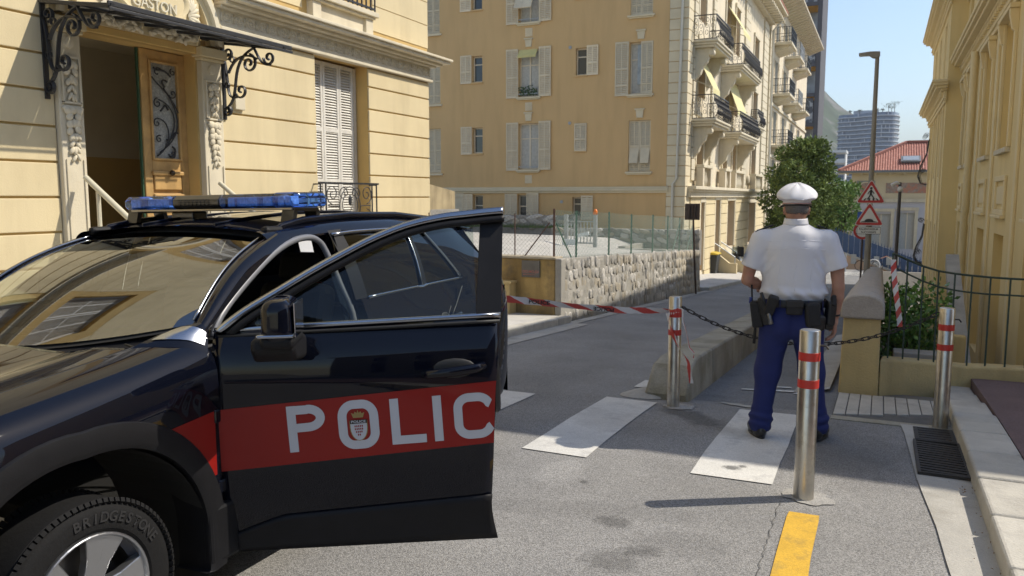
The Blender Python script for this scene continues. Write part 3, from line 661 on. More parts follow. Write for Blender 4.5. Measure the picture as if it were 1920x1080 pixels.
def tri_sign(cz, cx, label, s=.62):
    t = thing('warning_sign', label, 'sign', (cx, 20.9, cz)); y_ = 20.9; P_ = lambda a, b_, d: (a, d, b_)
    MB().prism(tri(cz, cx, s+.05, 0), P_, y_, y_+.025).build('sign_back', M_back, t); MB().prism(tri(cz, cx, s+.035, 0), P_, y_-.003, y_).build('white_rim', M_white, t)
    MB().prism(tri(cz, cx, s, 0), P_, y_-.006, y_-.003).build('red_border', M_red, t); MB().prism(tri(cz, cx, s-.19, 0, .025), P_, y_-.009, y_-.006).build('sign_face', M_white, t)
    for dz in (-.1, .16): MB().box(cx-.09, cx+.09, y_+.025, y_+.05, cz+dz-.015, cz+dz+.015).build('clamp', M_back, t)
    return t
s1 = tri_sign(1.80, -.285, 'upper red bordered triangle sign with walking pedestrian on crossing'); Y0 = 20.888
def flat(parent, name, poly, m, y_=Y0): MB().prism(poly, lambda a, b_, d: (a, d, b_), y_-.002, y_).build(name, m, parent)
cx, cz = -.285, 1.80
flat(s1, 'figure', [(cx+.03*math.cos(a), cz+.165+.03*math.sin(a)) for a in [2*PI*i/10 for i in range(10)]], M_black)
for pl, w in ((((.0, .13), (-.005, .02)), .05), (((-.005, .03), (.06, -.06), (.075, -.1)), .028), (((-.005, .03), (-.04, -.05), (-.075, -.1)), .028), (((0, .11), (.055, .06), (.065, .03)), .02), (((0, .11), (-.05, .07), (-.07, .02)), .02)):
    for (a0, b0), (a1, b1) in zip(pl[:-1], pl[1:]):
        d = Vector((a1-a0, b1-b0)).normalized(); n_ = Vector((-d.y, d.x))*w/2
        flat(s1, 'figure', [(cx+a0-n_.x, cz+b0-n_.y), (cx+a1-n_.x, cz+b1-n_.y), (cx+a1+n_.x, cz+b1+n_.y), (cx+a0+n_.x, cz+b0+n_.y)], M_black)
for i, dx in enumerate((-.165, -.055, .045, .14)): flat(s1, 'crossing_bar', [(cx+dx, cz-.125), (cx+dx+.035, cz-.125), (cx+dx*.72+.03, cz-.075), (cx+dx*.72, cz-.075)], M_black)
s2 = tri_sign(1.27, -.30, 'lower red bordered triangle sign with black speed hump'); cx, cz = -.30, 1.27
flat(s2, 'hump', [(cx-.19, cz-.115), (cx+.19, cz-.115), (cx+.17, cz-.1), (cx+.12, cz-.09)]+[(cx+.1*math.cos(a), cz-.09+.06*math.sin(a)) for a in [PI*i/8 for i in range(9)]]+[(cx-.12, cz-.09), (cx-.17, cz-.1)], M_black)
s3 = thing('sign_panel', 'small white panel reading RALENTISSEUR SUCCESSIFS under the triangles', 'sign', (-.3, 20.9, .97))
MB().box(-.56, -.04, 20.9, 20.92, .87, 1.045).build('panel_back', M_black, s3, bevel=.01); MB().box(-.55, -.05, 20.896, 20.9, .88, 1.035).build('panel_face', M_white, s3)
for tx, zz in (('RALENTISSEUR', .99), ('SUCCESSIFS', .918)): textmesh('lettering', tx, .062, M_black, s3, Matrix.Translation((-.3, 20.893, zz)) @ Matrix.Rotation(R(90), 4, 'X'), bold=.0012, sx=1.02)
s4 = thing('speed_sign', 'round 30 speed limit sign half hidden behind the white panel', 'sign', (-.55, 27, gz(27)))
MB().tube([(-.55, 27, gz(27)-.2), (-.55, 27, 1.0)], .03, 8).build('pole', M_brown, s4, smooth=50)
rot = Matrix.Rotation(R(90), 3, 'X')
for nm, r_, m_, d in (('sign_back', .27, M_back, 0), ('red_ring', .265, M_red, .012), ('sign_face', .195, M_white, .016)): MB().lathe([(r_, 0), (r_, .012)], (-.55, 26.96-d, .72), 28, rot).build(nm, m_, s4)
textmesh('lettering', '30', .25, M_black, s4, Matrix.Translation((-.55, 26.925, .72)) @ Matrix.Rotation(R(90), 4, 'X'), bold=.005)
MB().box(-.72, -.5, 26.97, 26.99, 1.0, 1.3).build('blue_plate', mat('sign_blue', (.03, .10, .42), .4, 0), s4)
cp_ = thing('camera_pole', 'dark slim pole with white dome camera and bullet camera', 'camera pole', (.36, 24, gz(24)-1.9))
MB().tube([(.35, 24, -2.9), (.38, 24, 2.0)], [.05, .04], 10).build('pole', mat('dark_pole', (.06, .055, .055), .5, .1), cp_, smooth=50)
MB().ell((.38, 23.97, 1.97), (.07, .07, .075), None, 14, 10).build('dome_camera', M_white, cp_, smooth=True)
MB().tube([(.37, 24, 2.1), (.29, 23.97, 2.14), (.17, 23.92, 2.07)], [.04, .045, .05], 10).build('bullet_camera', M_white, cp_, smooth=40); MB().box(.33, .41, 23.96, 24.04, 2.03, 2.15).build('bracket', MATS['dark_pole'], cp_)
# far end: concrete posts, bicycle, bin, scooter
M_tyre = mat('rubber', (.011, .011, .0115), .8, .1, 20, .1, 80, spec=.2)
bk = thing('bicycle', 'dark racing bicycle leaning against the pink wall', 'bicycle', (-.7, 59, gz(59))); z0 = gz(59); M_bf = mat('bike_frame', (.05, .05, .055), .4, 0); M_bw = mat('bike_white', (.6, .6, .6), .4, 0)
def ring(parent, name, c, r, t, m, n=28): MB().tube([(c[0]+r*math.cos(2*PI*i/n), c[1], c[2]+r*math.sin(2*PI*i/n)) for i in range(n)], t, 6, closed=True).build(name, m, parent, smooth=True)
for x_ in (-1.25, -.2): ring(bk, 'wheel', (x_, 59, z0+.34), .34, .02, M_tyre)
for a_, b__ in (((-.2, .34), (-.62, .30)), ((-.62, .30), (-.72, .82)), ((-.72, .82), (-.2, .34)), ((-.62, .30), (-1.12, .80)), ((-.70, .78), (-1.12, .84)), ((-1.12, .9), (-1.25, .34))):
    MB().tube([(a_[0], 59, z0+a_[1]), (b__[0], 59, z0+b__[1])], .018, 6).build('frame_tube', M_bf, bk)
MB().obox((-.74, 59, z0+.93), (.24, .12, .05)).build('saddle', M_bf, bk, bevel=.02); MB().tube([(-1.08, 58.8, z0+.98), (-1.12, 58.95, z0+1.0), (-1.12, 59.05, z0+1.0), (-1.08, 59.2, z0+.98)], .014, 6).build('handlebar', M_bf, bk)
ring(bk, 'mudguard', (-.42, 58.7, z0+.42), .38, .035, M_bw, 24)
for x_, y_ in ((-2.05, 55), (-2.3, 57.5)):
    o = thing('steel_post', 'grey steel post at the far crossing, %s' % ('nearer one of two' if y_ < 56 else 'farther one of two'), 'post', (x_, y_, gz(y_)), 0, 'steel posts at the far crossing')
    MB().tube([(x_, y_, gz(y_)-.1), (x_, y_, gz(y_)+1.15)], .05, 10).build('post', M_zinc, o, smooth=50); MB().box(x_-.4, x_-.02, y_-.02, y_+.02, gz(y_)+.7, gz(y_)+.95).build('arm', M_zinc, o)
bn = thing('wheelie_bin', 'dark grey wheelie bin with yellow lid beside house steps', 'bin', (-7.55, 39, gz(39))); z0 = gz(39)
v = [(-7.92, 38.7, z0+.04), (-7.2, 38.7, z0+.04), (-7.2, 39.4, z0+.04), (-7.92, 39.4, z0+.04), (-8.02, 38.6, z0+1.02), (-7.1, 38.6, z0+1.02), (-7.1, 39.5, z0+1.02), (-8.02, 39.5, z0+1.02)]
MB().add(v, [(3,2,1,0),(4,5,6,7),(0,1,5,4),(1,2,6,5),(2,3,7,6),(3,0,4,7)]).build('bin_body', mat('bin_grey', (.035, .037, .036), .6, .1), bn, bevel=.04)
MB().prism([(-8.06, 1.02), (-7.06, 1.02), (-7.06, 1.07), (-7.3, 1.13), (-7.8, 1.13), (-8.06, 1.07)], lambda a, b_, d: (a, d, z0+b_), 38.55, 39.5).build('lid', mat('bin_yellow', (.55, .40, .04), .5, .05), bn, bevel=.02)
MB().box(-8.0, -7.12, 38.56, 38.6, z0+.95, z0+1.01).build('rim', MATS['bin_grey'], bn)
for x_ in (-7.9, -7.22): MB().lathe([(.1, -.03), (.1, .03)], (x_, 39.42, z0+.1), 14, Matrix.Rotation(R(90), 3, 'Y')).build('wheel', M_tyre, bn)
sc = thing('scooter', 'grey and black motor scooter parked by the house steps', 'scooter', (-6.7, 42, gz(42))); z0 = gz(42)
M_sg = mat('scooter_grey', (.25, .27, .29), .3, .05, metal=.3); M_sb = mat('scooter_black', (.02, .02, .022), .35, 0)
for y_ in (41.35, 42.6): MB().lathe([(.16, -.06), (.24, -.05), (.25, 0), (.24, .05), (.16, .06)], (-6.7, y_, z0+.25), 18, Matrix.Rotation(R(90), 3, 'Y')).build('wheel', M_tyre, sc, smooth=40)
MB().ell((-6.7, 42.4, z0+.6), (.2, .5, .28), None, 12, 8).build('rear_body', M_sg, sc, smooth=True); MB().ell((-6.7, 42.3, z0+.86), (.17, .5, .1), None, 12, 8).build('seat', M_sb, sc, smooth=True)
MB().ell((-6.7, 41.45, z0+.68), (.24, .16, .42), None, 12, 8).build('front_shield', M_sb, sc, smooth=True); MB().ell((-6.7, 41.3, z0+1.02), (.16, .13, .15), None, 12, 8).build('headlight_fairing', M_sb, sc, smooth=True)
MB().tube([(-7.05, 41.5, z0+1.1), (-6.7, 41.4, z0+1.06), (-6.35, 41.5, z0+1.1)], .02, 6).build('handlebar', M_sb, sc); MB().box(-6.85, -6.55, 41.5, 42.1, z0+.22, z0+.32).build('floorboard', M_sb, sc); MB().obox((-6.7, 41.25, z0+1.25), (.34, .02, .4), Matrix.Rotation(R(-20), 3, 'X')).build('windscreen', glassmat('screen_glass', (.6, .65, .68)), sc)
st = thing('entrance_steps', 'pale yellow stepped side walls and handrails in front of the far house', 'steps', (-6.9, 40, gz(40)))
M_stp = mat('step_plaster', (.60, .50, .31), .9, .08, 3)
MB().prism([(-7.5, -2.2), (-6.35, -2.25), (-6.35, -1.45), (-6.7, -1.45), (-7.35, -.95), (-7.5, -.95)], lambda a, b_, d: (a, d, b_), 39.6, 39.85).build('side_wall', M_stp, st); MB().prism([(-7.5, -2.2), (-6.0, -2.35), (-6.0, -1.45), (-6.5, -1.45), (-7.2, -.85), (-7.5, -.85)], lambda a, b_, d: (a, d, b_), 41.2, 41.45).build('side_wall', M_stp, st)
for i in range(4): MB().box(-7.5, -6.4-i*.28+.0, 39.85, 41.2, -2.4, -2.0+i*.22).build('step', M_kerb, st)
for y_ in (39.7, 41.3): MB().tube([(-7.9, y_, -.2), (-6.45, y_, -1.15), (-6.45, y_, -1.9)], .03, 6).build('handrail', M_zinc, st)
# pavement beside the far houses
fp_ = struct(slabz(-7.6, -5.0, 25.2, 64, .1).build('pavement', MATS['pavement_concrete']))
y = 25.2
while y < 60: slabz(-5.0, -4.85, y, y+1.45, .11).build('kerb_stone', M_kerb, fp_); y += 1.46
# ------------------------------------------------------------------ buildings
def wallsheet(fn, a0, a1, b0, b1, ops, depth):
    """wall face with rectangular openings and their reveals; fn(a, b, d) -> point, d = depth behind the face"""
    As = sorted({a0, a1}|{o[0] for o in ops}|{o[1] for o in ops}); Bs = sorted({b0, b1}|{o[2] for o in ops}|{o[3] for o in ops}); m = MB()
    for i in range(len(As)-1):
        for j in range(len(Bs)-1):
            ca, cb = (As[i]+As[i+1])/2, (Bs[j]+Bs[j+1])/2
            if any(o[0] < ca < o[1] and o[2] < cb < o[3] for o in ops): continue
            m.add([fn(As[i], Bs[j], 0), fn(As[i+1], Bs[j], 0), fn(As[i+1], Bs[j+1], 0), fn(As[i], Bs[j+1], 0)], [(0, 1, 2, 3)])
    return m
def reveals(fn, ops, depth, back=False):
    m = MB()
    for (p, q, r, s) in ops:
        c = [(p, r), (q, r), (q, s), (p, s)]
        for i in range(4):
            (x0, y0), (x1, y1) = c[i], c[(i+1) % 4]; m.add([fn(x0, y0, 0), fn(x0, y0, depth), fn(x1, y1, depth), fn(x1, y1, 0)], [(0, 1, 2, 3)])
        if back: m.add([fn(p, r, depth), fn(q, r, depth), fn(q, s, depth), fn(p, s, depth)], [(0, 1, 2, 3)])
    return m
def revs(fn, ops, depth, name, m, parent, back=False):
    for o_ in ops: reveals(fn, [o_], depth, back).build(name, m, parent)
SHC = {}
def shutter_mesh(w, h, m, slats=True, pitch=.055, rails=(.42,), t=.035, key=''):
    k = (round(w, 2), round(h, 2), m.name, pitch, rails, key)
    if k in SHC: return SHC[k]
    b = MB(); fr = .05*min(1, w/.4)
    b.box(0, fr, 0, t, 0, h).box(w-fr, w, 0, t, 0, h).box(fr, w-fr, 0, t, 0, fr*1.4).box(fr, w-fr, 0, t, h-fr*1.2, h)
    for r_ in rails: b.box(fr, w-fr, 0, t, h*r_-fr*.6, h*r_+fr*.6)
    if w > .42: b.box(w/2-.02, w/2+.02, .004, t-.002, fr, h-fr)
    z = fr*1.4+.01
    while z < h-fr*1.2-.02:
        b.add([(fr, .004, z), (w-fr, .004, z), (w-fr, t*.8, z+pitch*.8), (fr, t*.8, z+pitch*.8), (fr, .010, z-.004), (w-fr, .010, z-.004), (w-fr, t*.8+.006, z+pitch*.8-.004), (fr, t*.8+.006, z+pitch*.8-.004)], [(0, 1, 2, 3), (7, 6, 5, 4), (0, 4, 5, 1), (2, 6, 7, 3)]); z += pitch
    SHC[k] = b.mesh('shutter', m); return SHC[k]
# ============ villa on the left with glazed door canopy
M_cream = mat('cream_render', (.66, .555, .34), .9, .06, 1.2, .12, 60, streak=.14, rnd=.025, col2=(.60, .495, .295), c2lo=.5, c2hi=.8, c2scale=.7)
M_joint = mat('joint_ochre', (.52, .36, .14), .9, .08, 4); M_trim = mat('white_trim', (.64, .575, .43), .85, .06, 5, .15, 60, streak=.18); M_reveal = mat('reveal_ochre', (.60, .40, .14), .88, .06, 3)
M_wood = mat('oak_door', (.50, .31, .115), .5, .2, 6, .15, 60, streak=.25); M_woodd = mat('dark_wood', (.07, .04, .02), .6, .2, 6); M_blk = mat('wrought_iron', (.022, .023, .026), .45, .15, 20, .1, 60)
FX = -7.9
vb = thing('villa', 'cream villa with rusticated walls, door canopy and shuttered window', 'building', (-8.5, 5, .12))
Fv = lambda a, b_, d: (FX-.025-d, a, b_)
DOOR = (6.0, 7.62, .95, 3.53); WIN = (9.95, 11.32, 1.05, 3.92)
UW = [(9.9, 11.3, 5.0, 7.6), (6.1, 7.5, 5.0, 7.6), (2.2, 3.6, 5.0, 7.6), (2.2, 3.6, 1.4, 3.9), (-1.8, -.4, 1.4, 3.9), (-1.8, -.4, 5, 7.6)]
wallsheet(Fv, -14, 13.28, -.6, 18, [DOOR, WIN]+UW, .3).build('wall', M_joint, vb); revs(Fv, [WIN]+UW, .32, 'window_reveal', M_reveal, vb); reveals(Fv, [DOOR], .3).build('door_reveal', M_reveal, vb)
MB().box(-20, FX-.34, 8.6, 13.27, -.6, 18).box(-20, FX-.34, -14, 5.4, -.6, 18).box(-20, FX-.34, 5.4, 8.6, 3.9, 18).build('core', M_joint, vb)
MB().box(-20, FX-.028, 13.27, 13.285, -.6, 18).build('side_wall', M_cream, vb)
zs = [-.5+.367*0]; c0 = .367; zl = [1.75+c0*k_ for k_ in range(-6, 7)]
for i in range(len(zl)-1):
    z0, z1 = zl[i]+.012, zl[i+1]-.012
    if z1 > 3.9: z1 = 3.88
    for (y0, y1) in ((3.75, 5.68), (-.25, 2.05), (-14, -1.95), (8.0, 9.94), (11.33, 13.29)):
        if z1-z0 > .05: MB().box(FX-.06, FX, y0, y1, z0, z1).build('wall_course', M_cream, vb, bevel=.008)
MB().box(FX-.06, FX-.012, -14, 13.29, 8.32, 17.95).build('upper_render', M_cream, vb)
for i in range(9):
    z0 = 4.52+i*.42
    for (y0, y1) in ((11.5, 13.29), (7.7, 9.7), (3.8, 5.9), (-14, 2.0)): MB().box(FX-.06, FX-.012, y0, y1, z0+.006, z0+.414).build('wall_course', M_cream, vb, bevel=.004)
# entablature
for (y0, y1) in ((7.98, 13.3), (-14, 5.45)):
    MB().box(FX-.06, FX+.07, y0, y1+.03, 3.90, 3.945).box(FX-.06, FX+.045, y0, y1+.02, 3.945, 3.985).build('architrave', M_trim, vb, bevel=.008)
    MB().box(FX-.06, FX+.02, y0, y1+.01, 3.985, 4.17).build('frieze', M_trim, vb)
    for j, (xo, za, zb) in enumerate(((.10, 4.17, 4.205), (.19, 4.205, 4.25), (.30, 4.25, 4.30), (.34, 4.30, 4.345), (.25, 4.345, 4.375))): MB().box(FX-.06, FX+xo, y0, y1+xo, za, zb).build('cornice_moulding', M_trim, vb, bevel=.01)
mo = MB(); mo.tube([(FX+.022, .055*math.cos(2*PI*i/12), .06*math.sin(2*PI*i/12)) for i in range(12)], .009, 4, closed=True); mo.ell((FX+.022, 0, 0), (.01, .02, .03), None, 6, 4)
for dy in (-.1, .1): mo.box(FX+.018, FX+.032, dy-.012, dy+.012, -.06, .06)
mo.box(FX+.018, FX+.028, -.115, .115, -.006, .006); mom = mo.mesh('frieze_ornament', M_trim, True)
for i in range(24): inst(mom, 'frieze_ornament', vb, Matrix.Translation((0, 8.15+i*.218, 4.078)))
# upper balcony front
MB().box(FX-.06, FX+.16, 9.75, 11.45, 4.70, 4.78).box(FX-.06, FX+.12, 9.8, 11.4, 4.66, 4.70).build('balcony_slab', M_trim, vb, bevel=.01)
for y_ in (9.82, 11.17): MB().box(FX-.06, FX+.09, y_, y_+.2, 4.376, 4.66).build('balcony_pedestal', M_trim, vb, bevel=.01)
MB().box(FX-.06, FX+.04, 10.02, 11.17, 4.376, 4.66).build('balcony_panel', M_trim, vb)
b = MB(); b.box(FX+.08, FX+.11, 9.8, 11.42, 5.6, 5.64).box(FX+.08, FX+.11, 9.8, 11.42, 4.82, 4.85)
for i in range(14): b.box(FX+.085, FX+.105, 9.82+i*.122, 9.84+i*.122, 4.78, 5.6)
b.build('balcony_railing', M_blk, vb)
M_pale = mat('shutter_white', (.66, .64, .58), .6, .08, 6, streak=.25)
for (p, q, r_, s_) in UW:
    w = (q-p)/2
    for k_ in (0, 1): inst(shutter_mesh(w-.02, s_-r_-.04, M_pale), 'shutter', vb, Matrix.Translation((FX-.27, p+k_*w+.01, r_+.02)) @ Matrix.Rotation(R(90), 4, 'Z'))
# the visible window: three tall louvred leaves
MB().box(FX-.36, FX-.31, 9.97, 11.30, 1.05, 3.90).build('window_frame', mat('frame_beige', (.55, .50, .40), .6, .08), vb)
for k_, (ya, yb) in enumerate(((9.99, 10.42), (10.43, 10.84), (10.85, 11.22))): inst(shutter_mesh(yb-ya, 2.78, M_pale, True, .042, (.33, .62), .04), 'shutter', vb, Matrix.Translation((FX-.245+.0*k_, ya, 1.10)) @ Matrix.Rotation(R(90), 4, 'Z'))
MB().box(FX-.30, FX-.24, 11.225, 11.30, 1.1, 3.88).build('shutter_jamb', MATS['frame_beige'], vb)
MB().box(FX-.3, FX+.1, 9.9, 11.38, .98, 1.05).build('window_sill', M_trim, vb, bevel=.01)
# wrought-iron window guard
def curve3(pl, X, r, b, flat=1., n=6): b.tube([(X, p[0], p[1]) for p in pl], r, n, flat=flat)
gx = FX+.13; wg = MB(); wg.box(gx-.018, gx+.018, 9.80, 11.36, 1.955, 1.985); wg.box(gx-.012, gx+.012, 9.82, 11.34, 1.25, 1.275)
for y_ in (9.83, 9.96, 11.18, 11.31): wg.box(gx-.009, gx+.009, y_-.009, y_+.009, 1.15, 1.96)
for y_ in (9.83, 11.31): wg.box(FX-.02, gx, y_-.009, y_+.009, 1.94, 1.96)
wgo = wg.build('window_guard', M_blk, vb)
b = MB(); yc, zc = 10.57, 1.6
for sy in (1, -1):
    for sz in (1, -1):
        C_ = (yc+sy*.45, zc+sz*.2); curve3([(C_[0]+sy*(p[0]), C_[1]+sz*p[1]) for p in spiral((0, 0), .16, .025, R(-90), R(-90+560), 26)], gx, .008, b)
        curve3([(yc+sy*(.1+p[0]), zc+sz*(.2+p[1])) for p in spiral((.08, 0), .12, .02, R(180), R(180-480), 22)], gx, .008, b)
    curve3([(yc+sy*a[0], zc+a[1]) for a in bez((.0, -.32), (.36, -.26), (.36, .26), (.0, .32), 16)], gx, .008, b); curve3([(yc+sy*a[0], zc+a[1]) for a in bez((.26, 0), (.36, .03), (.42, .0), (.56, .02), 8)], gx, .008, b)
    curve3([(yc+sy*a[0], zc+a[1]) for a in bez((.02, -.2), (.3, -.1), (.2, .2), (.08, .18), 12)], gx, .007, b)
b.ell((gx, yc, zc-.22), (.012, .07, .04), None, 8, 5); b.ell((gx, yc, zc+.1), (.012, .05, .09), None, 8, 5); b.build('scrollwork', M_blk, wgo, smooth=True)
# door surround: pilasters with drops of carved fruit
def blobs(parent, name, y, z0, z1, x, n, w, seed):
    rr = random.Random(seed); b = MB()
    for i in range(n):
        t = i/max(1, n-1); ww = w*(1-.55*t)*rr.uniform(.8, 1.1)
        for sg in (-1, 0, 1):
            if sg == 0 and i % 2: continue
            b.ell((x+.01, y+sg*ww*.42+rr.uniform(-.008, .008), z1+(z0-z1)*t+rr.uniform(-.012, .012)), (.022, ww*.34, abs(z1-z0)/n*.75), Matrix.Rotation(sg*.5+rr.uniform(-.2, .2), 3, 'X'), 8, 6)
    b.build(name, M_trim, parent, smooth=True)
for (y0, y1, sd) in ((5.69, 5.97, 1), (7.65, 7.98, 2)):
    pl = MB().box(FX-.06, FX+.06, y0, y1, -.2, 3.46).build('pilaster', M_trim, vb, bevel=.012); yc = (y0+y1)/2
    MB().box(FX-.06, FX+.12, y0-.05, y1+.05, 3.50, 3.62).box(FX-.06, FX+.09, y0-.025, y1+.025, 3.46, 3.50).build('capital', M_cream, pl, bevel=.012)
    MB().lathe([(.065, 0), (.06, .02), (.03, .028)], (FX+.06, yc, 3.36), 16, Matrix.Rotation(R(90), 3, 'Y')).build('rosette', M_trim, pl, smooth=40)
    for yy_ in (y0+.03, y1-.05): MB().box(FX+.06, FX+.085, yy_, yy_+.02, 2.74, 3.2).build('panel_bead', M_trim, pl)
    for zz in (2.73, 3.2): MB().box(FX+.06, FX+.085, y0+.03, y1-.03, zz, zz+.02).build('panel_bead', M_trim, pl)
    for yy_ in (y0+.035, y1-.045): MB().box(FX+.06, FX+.075, yy_, yy_+.012, .3, 2.15).build('panel_bead', M_trim, pl)
    blobs(pl, 'carved_flower', yc, 2.80, 3.14, FX+.07, 5, .12, sd); blobs(pl, 'carved_drop', yc, 2.17, 2.66, FX+.07, 8, .15, sd+5)
    MB().ell((FX+.075, yc-.06, 2.68), (.02, .07, .035), None, 8, 5).ell((FX+.075, yc+.06, 2.68), (.02, .07, .035), None, 8, 5).build('carved_bow', M_trim, pl, smooth=True)
MB().box(FX-.06, FX+.03, 5.97, 7.65, 3.53, 3.62).build('door_lintel', M_reveal, vb, bevel=.01); MB().box(FX-.06, FX+.05, 5.97, 7.65, 3.62, 4.4).build('tympanum', M_cream, vb)
rr = random.Random(4)
for sg in (-1, 1):
    b = MB()
    for i in range(26):
        y_ = 6.82+sg*(.08+.66*i/25); b.ell((FX+.06+rr.uniform(0, .03), y_, 3.69+rr.uniform(-.045, .045)), (.03, rr.uniform(.045, .075), .026), Matrix.Rotation(rr.uniform(-.9, .9), 3, 'X'), 7, 5)
    b.build('carved_garland', M_trim, vb, smooth=True)
ct = MB().lathe([(.01, .05), (.86, .05), (.9, .07), (.97, .075), (1.0, .05), (1.0, 0)], (FX+.05, 6.93, 4.06), 36, Matrix.Rotation(R(90), 3, 'Y') @ Matrix.Diagonal((.27, .52, 1))).build('cartouche', M_cream, vb, smooth=40, recalc=True)
M_let = mat('relief_letter', (.60, .55, .42), .8, .05)
textmesh('lettering', 'GASTON', .17, M_let, ct, Matrix.Translation((FX+.112, 6.93, 3.965)) @ Matrix.Rotation(R(90), 4, 'Z') @ Matrix.Rotation(R(90), 4, 'X'), ext=.012, sx=.92)
b = MB()
for i in range(9):
    a = R(-30+i*20); b.ell((FX+.07, 7.5+.05*math.cos(a), 3.95+.13*math.sin(a)), (.025, .03, .10), Matrix.Rotation(a-R(90), 3, 'X'), 7, 5); b.ell((FX+.07, 6.36-.05*math.cos(a), 3.95+.13*math.sin(a)), (.025, .03, .10), Matrix.Rotation(R(90)-a, 3, 'X'), 7, 5)
b.build('carved_leaves', M_trim, vb, smooth=True)
for (ra, rb, xo) in ((1.06, 1.13, .12), (1.13, 1.2, .07), (.98, 1.06, .06)):
    b = MB()
    def arch(u, w_, ra=ra, rb=rb, xo=xo):
        a = PI*u; prof = [(ra, FX-.05), (ra, FX+xo), (rb, FX+xo), (rb, FX-.05)][int(round(w_*3))]; return (prof[1], 6.83+prof[0]*math.cos(a), 3.66+prof[0]*.92*math.sin(a))
    b.grid(arch, 32, 3); b.build('arch_moulding', M_cream if xo < .1 else M_trim, vb, smooth=40, recalc=True)
# door, hall, canopy, steps
hall = MB(); hall.box(-9.6, -9.55, 5.5, 8.5, .9, 2.28); hall.build('hall_wall_lower', mat('hall_ochre', (.60, .39, .12), .8, .05), vb); MB().box(-9.6, -9.56, 5.5, 8.5, 2.28, 3.8).box(-11.2, -8.3, 5.42, 5.5, .9, 3.8).box(-11.2, -8.3, 8.5, 8.58, .9, 3.8).box(-11.2, -8.24, 5.4, 8.58, 3.7, 3.8).build('hall_wall', mat('hall_beige', (.70, .62, .43), .85, .05), vb); MB().box(-11.2, -7.9, 5.4, 8.58, .85, .95).build('hall_floor', M_kerb, vb)
dl = MB().box(-8.19, -8.14, 6.95, 7.62, .95, 3.52).build('door_leaf', M_wood, vb)
for (ya, yb, za, zb) in ((6.95, 7.06, .95, 3.52), (7.51, 7.62, .95, 3.52), (7.06, 7.51, 3.40, 3.52), (7.06, 7.51, 2.06, 2.2), (7.06, 7.51, 1.72, 1.8), (7.06, 7.51, .95, 1.15)): MB().box(-8.14, -8.11, ya, yb, za, zb).build('door_rail', M_wood, dl, bevel=.006)
for (ya, yb, za, zb) in ((7.06, 7.09, 2.2, 3.40), (7.48, 7.51, 2.2, 3.40), (7.09, 7.48, 2.2, 2.23), (7.09, 7.48, 3.37, 3.40)): MB().box(-8.14, -8.085, ya, yb, za, zb).build('glazing_bead', M_wood, dl, bevel=.008)
MB().box(-8.14, -8.10, 7.08, 7.49, 1.84, 2.03).box(-8.14, -8.075, 7.04, 7.53, 2.02, 2.07).build('door_panel', M_wood, dl, bevel=.012); MB().box(-8.14, -8.095, 7.12, 7.45, 1.6, 1.7).box(-8.14, -8.08, 7.05, 7.52, 1.755, 1.79).build('door_panel', M_wood, dl, bevel=.01)
MB().ell((-8.045, 7.30, 2.05), (.035, .035, .035), None, 10, 8).build('door_knob', mat('bronze', (.06, .045, .03), .35, .1, metal=.8), dl, smooth=True)
MB().box(-8.135, -8.125, 7.09, 7.48, 2.23, 3.37).build('door_glass', mat('obscure_glass', (.33, .34, .32), .35, .25, 60, .6, 90, col2=(.5, .5, .46), c2scale=40, c2lo=.5, c2hi=.6), dl)
b = MB(); Y_ = lambda u, v_: (7.09+.39*u, 2.23+1.14*v_)
def dcurve(pts, r=.009): b.tube([(-8.095, *Y_(*p)) for p in pts], r, 6)
dcurve(bez((.1, .02), (.9, .2), (1.15, .55), (.25, .62), 18)); dcurve(bez((.1, .02), (.7, .12), (.75, .42), (.15, .42), 16)); dcurve(bez((.2, .06), (1.2, .25), (1.1, .5), (.45, .75), 16)); dcurve(bez((1.0, .5), (.7, .7), (.3, .75), (.02, .85), 14))
for c_, r0, a0, a1 in (((.2, .58), .16, 90, 520), ((.15, .37), .14, 90, 500), ((.8, .70), .16, 200, 620), ((.2, .2), .13, 60, 480), ((.7, .05), .16, 180, 560), ((.85, .93), .12, 120, 480), ((.25, .9), .2, 20, 300)):
    dcurve([(c_[0]+(p[0]), c_[1]+p[1]*.34) for p in spiral((0, 0), r0, .02, R(a0), R(a1), 20)], .008)
for p0, p1, p2, p3 in (((.5, .76), (.35, .8), (.4, .86), (.6, .82)), ((.3, .5), (.5, .56), (.45, .6), (.6, .52)), ((.1, .95), (.3, .9), (.4, .98), (.75, .88)), ((.6, .02), (.8, .02), (.9, .1), (.7, .13)), ((.5, .2), (.9, .22), (.7, .3), (.95, .28))): dcurve(bez(p0, p1, p2, p3, 8), .013)
b.build('door_ironwork', M_blk, dl, smooth=True)
MB().obox((-8.5, 6.06, 2.24), (.62, .05, 2.56), Matrix.Rotation(R(-4), 3, 'Z')).build('door_leaf', M_woodd, vb); MB().box(-8.16, -8.13, 6.925, 6.948, .95, 3.52).build('door_edge', mat('green_edge', (.04, .10, .05), .6, 0), vb)
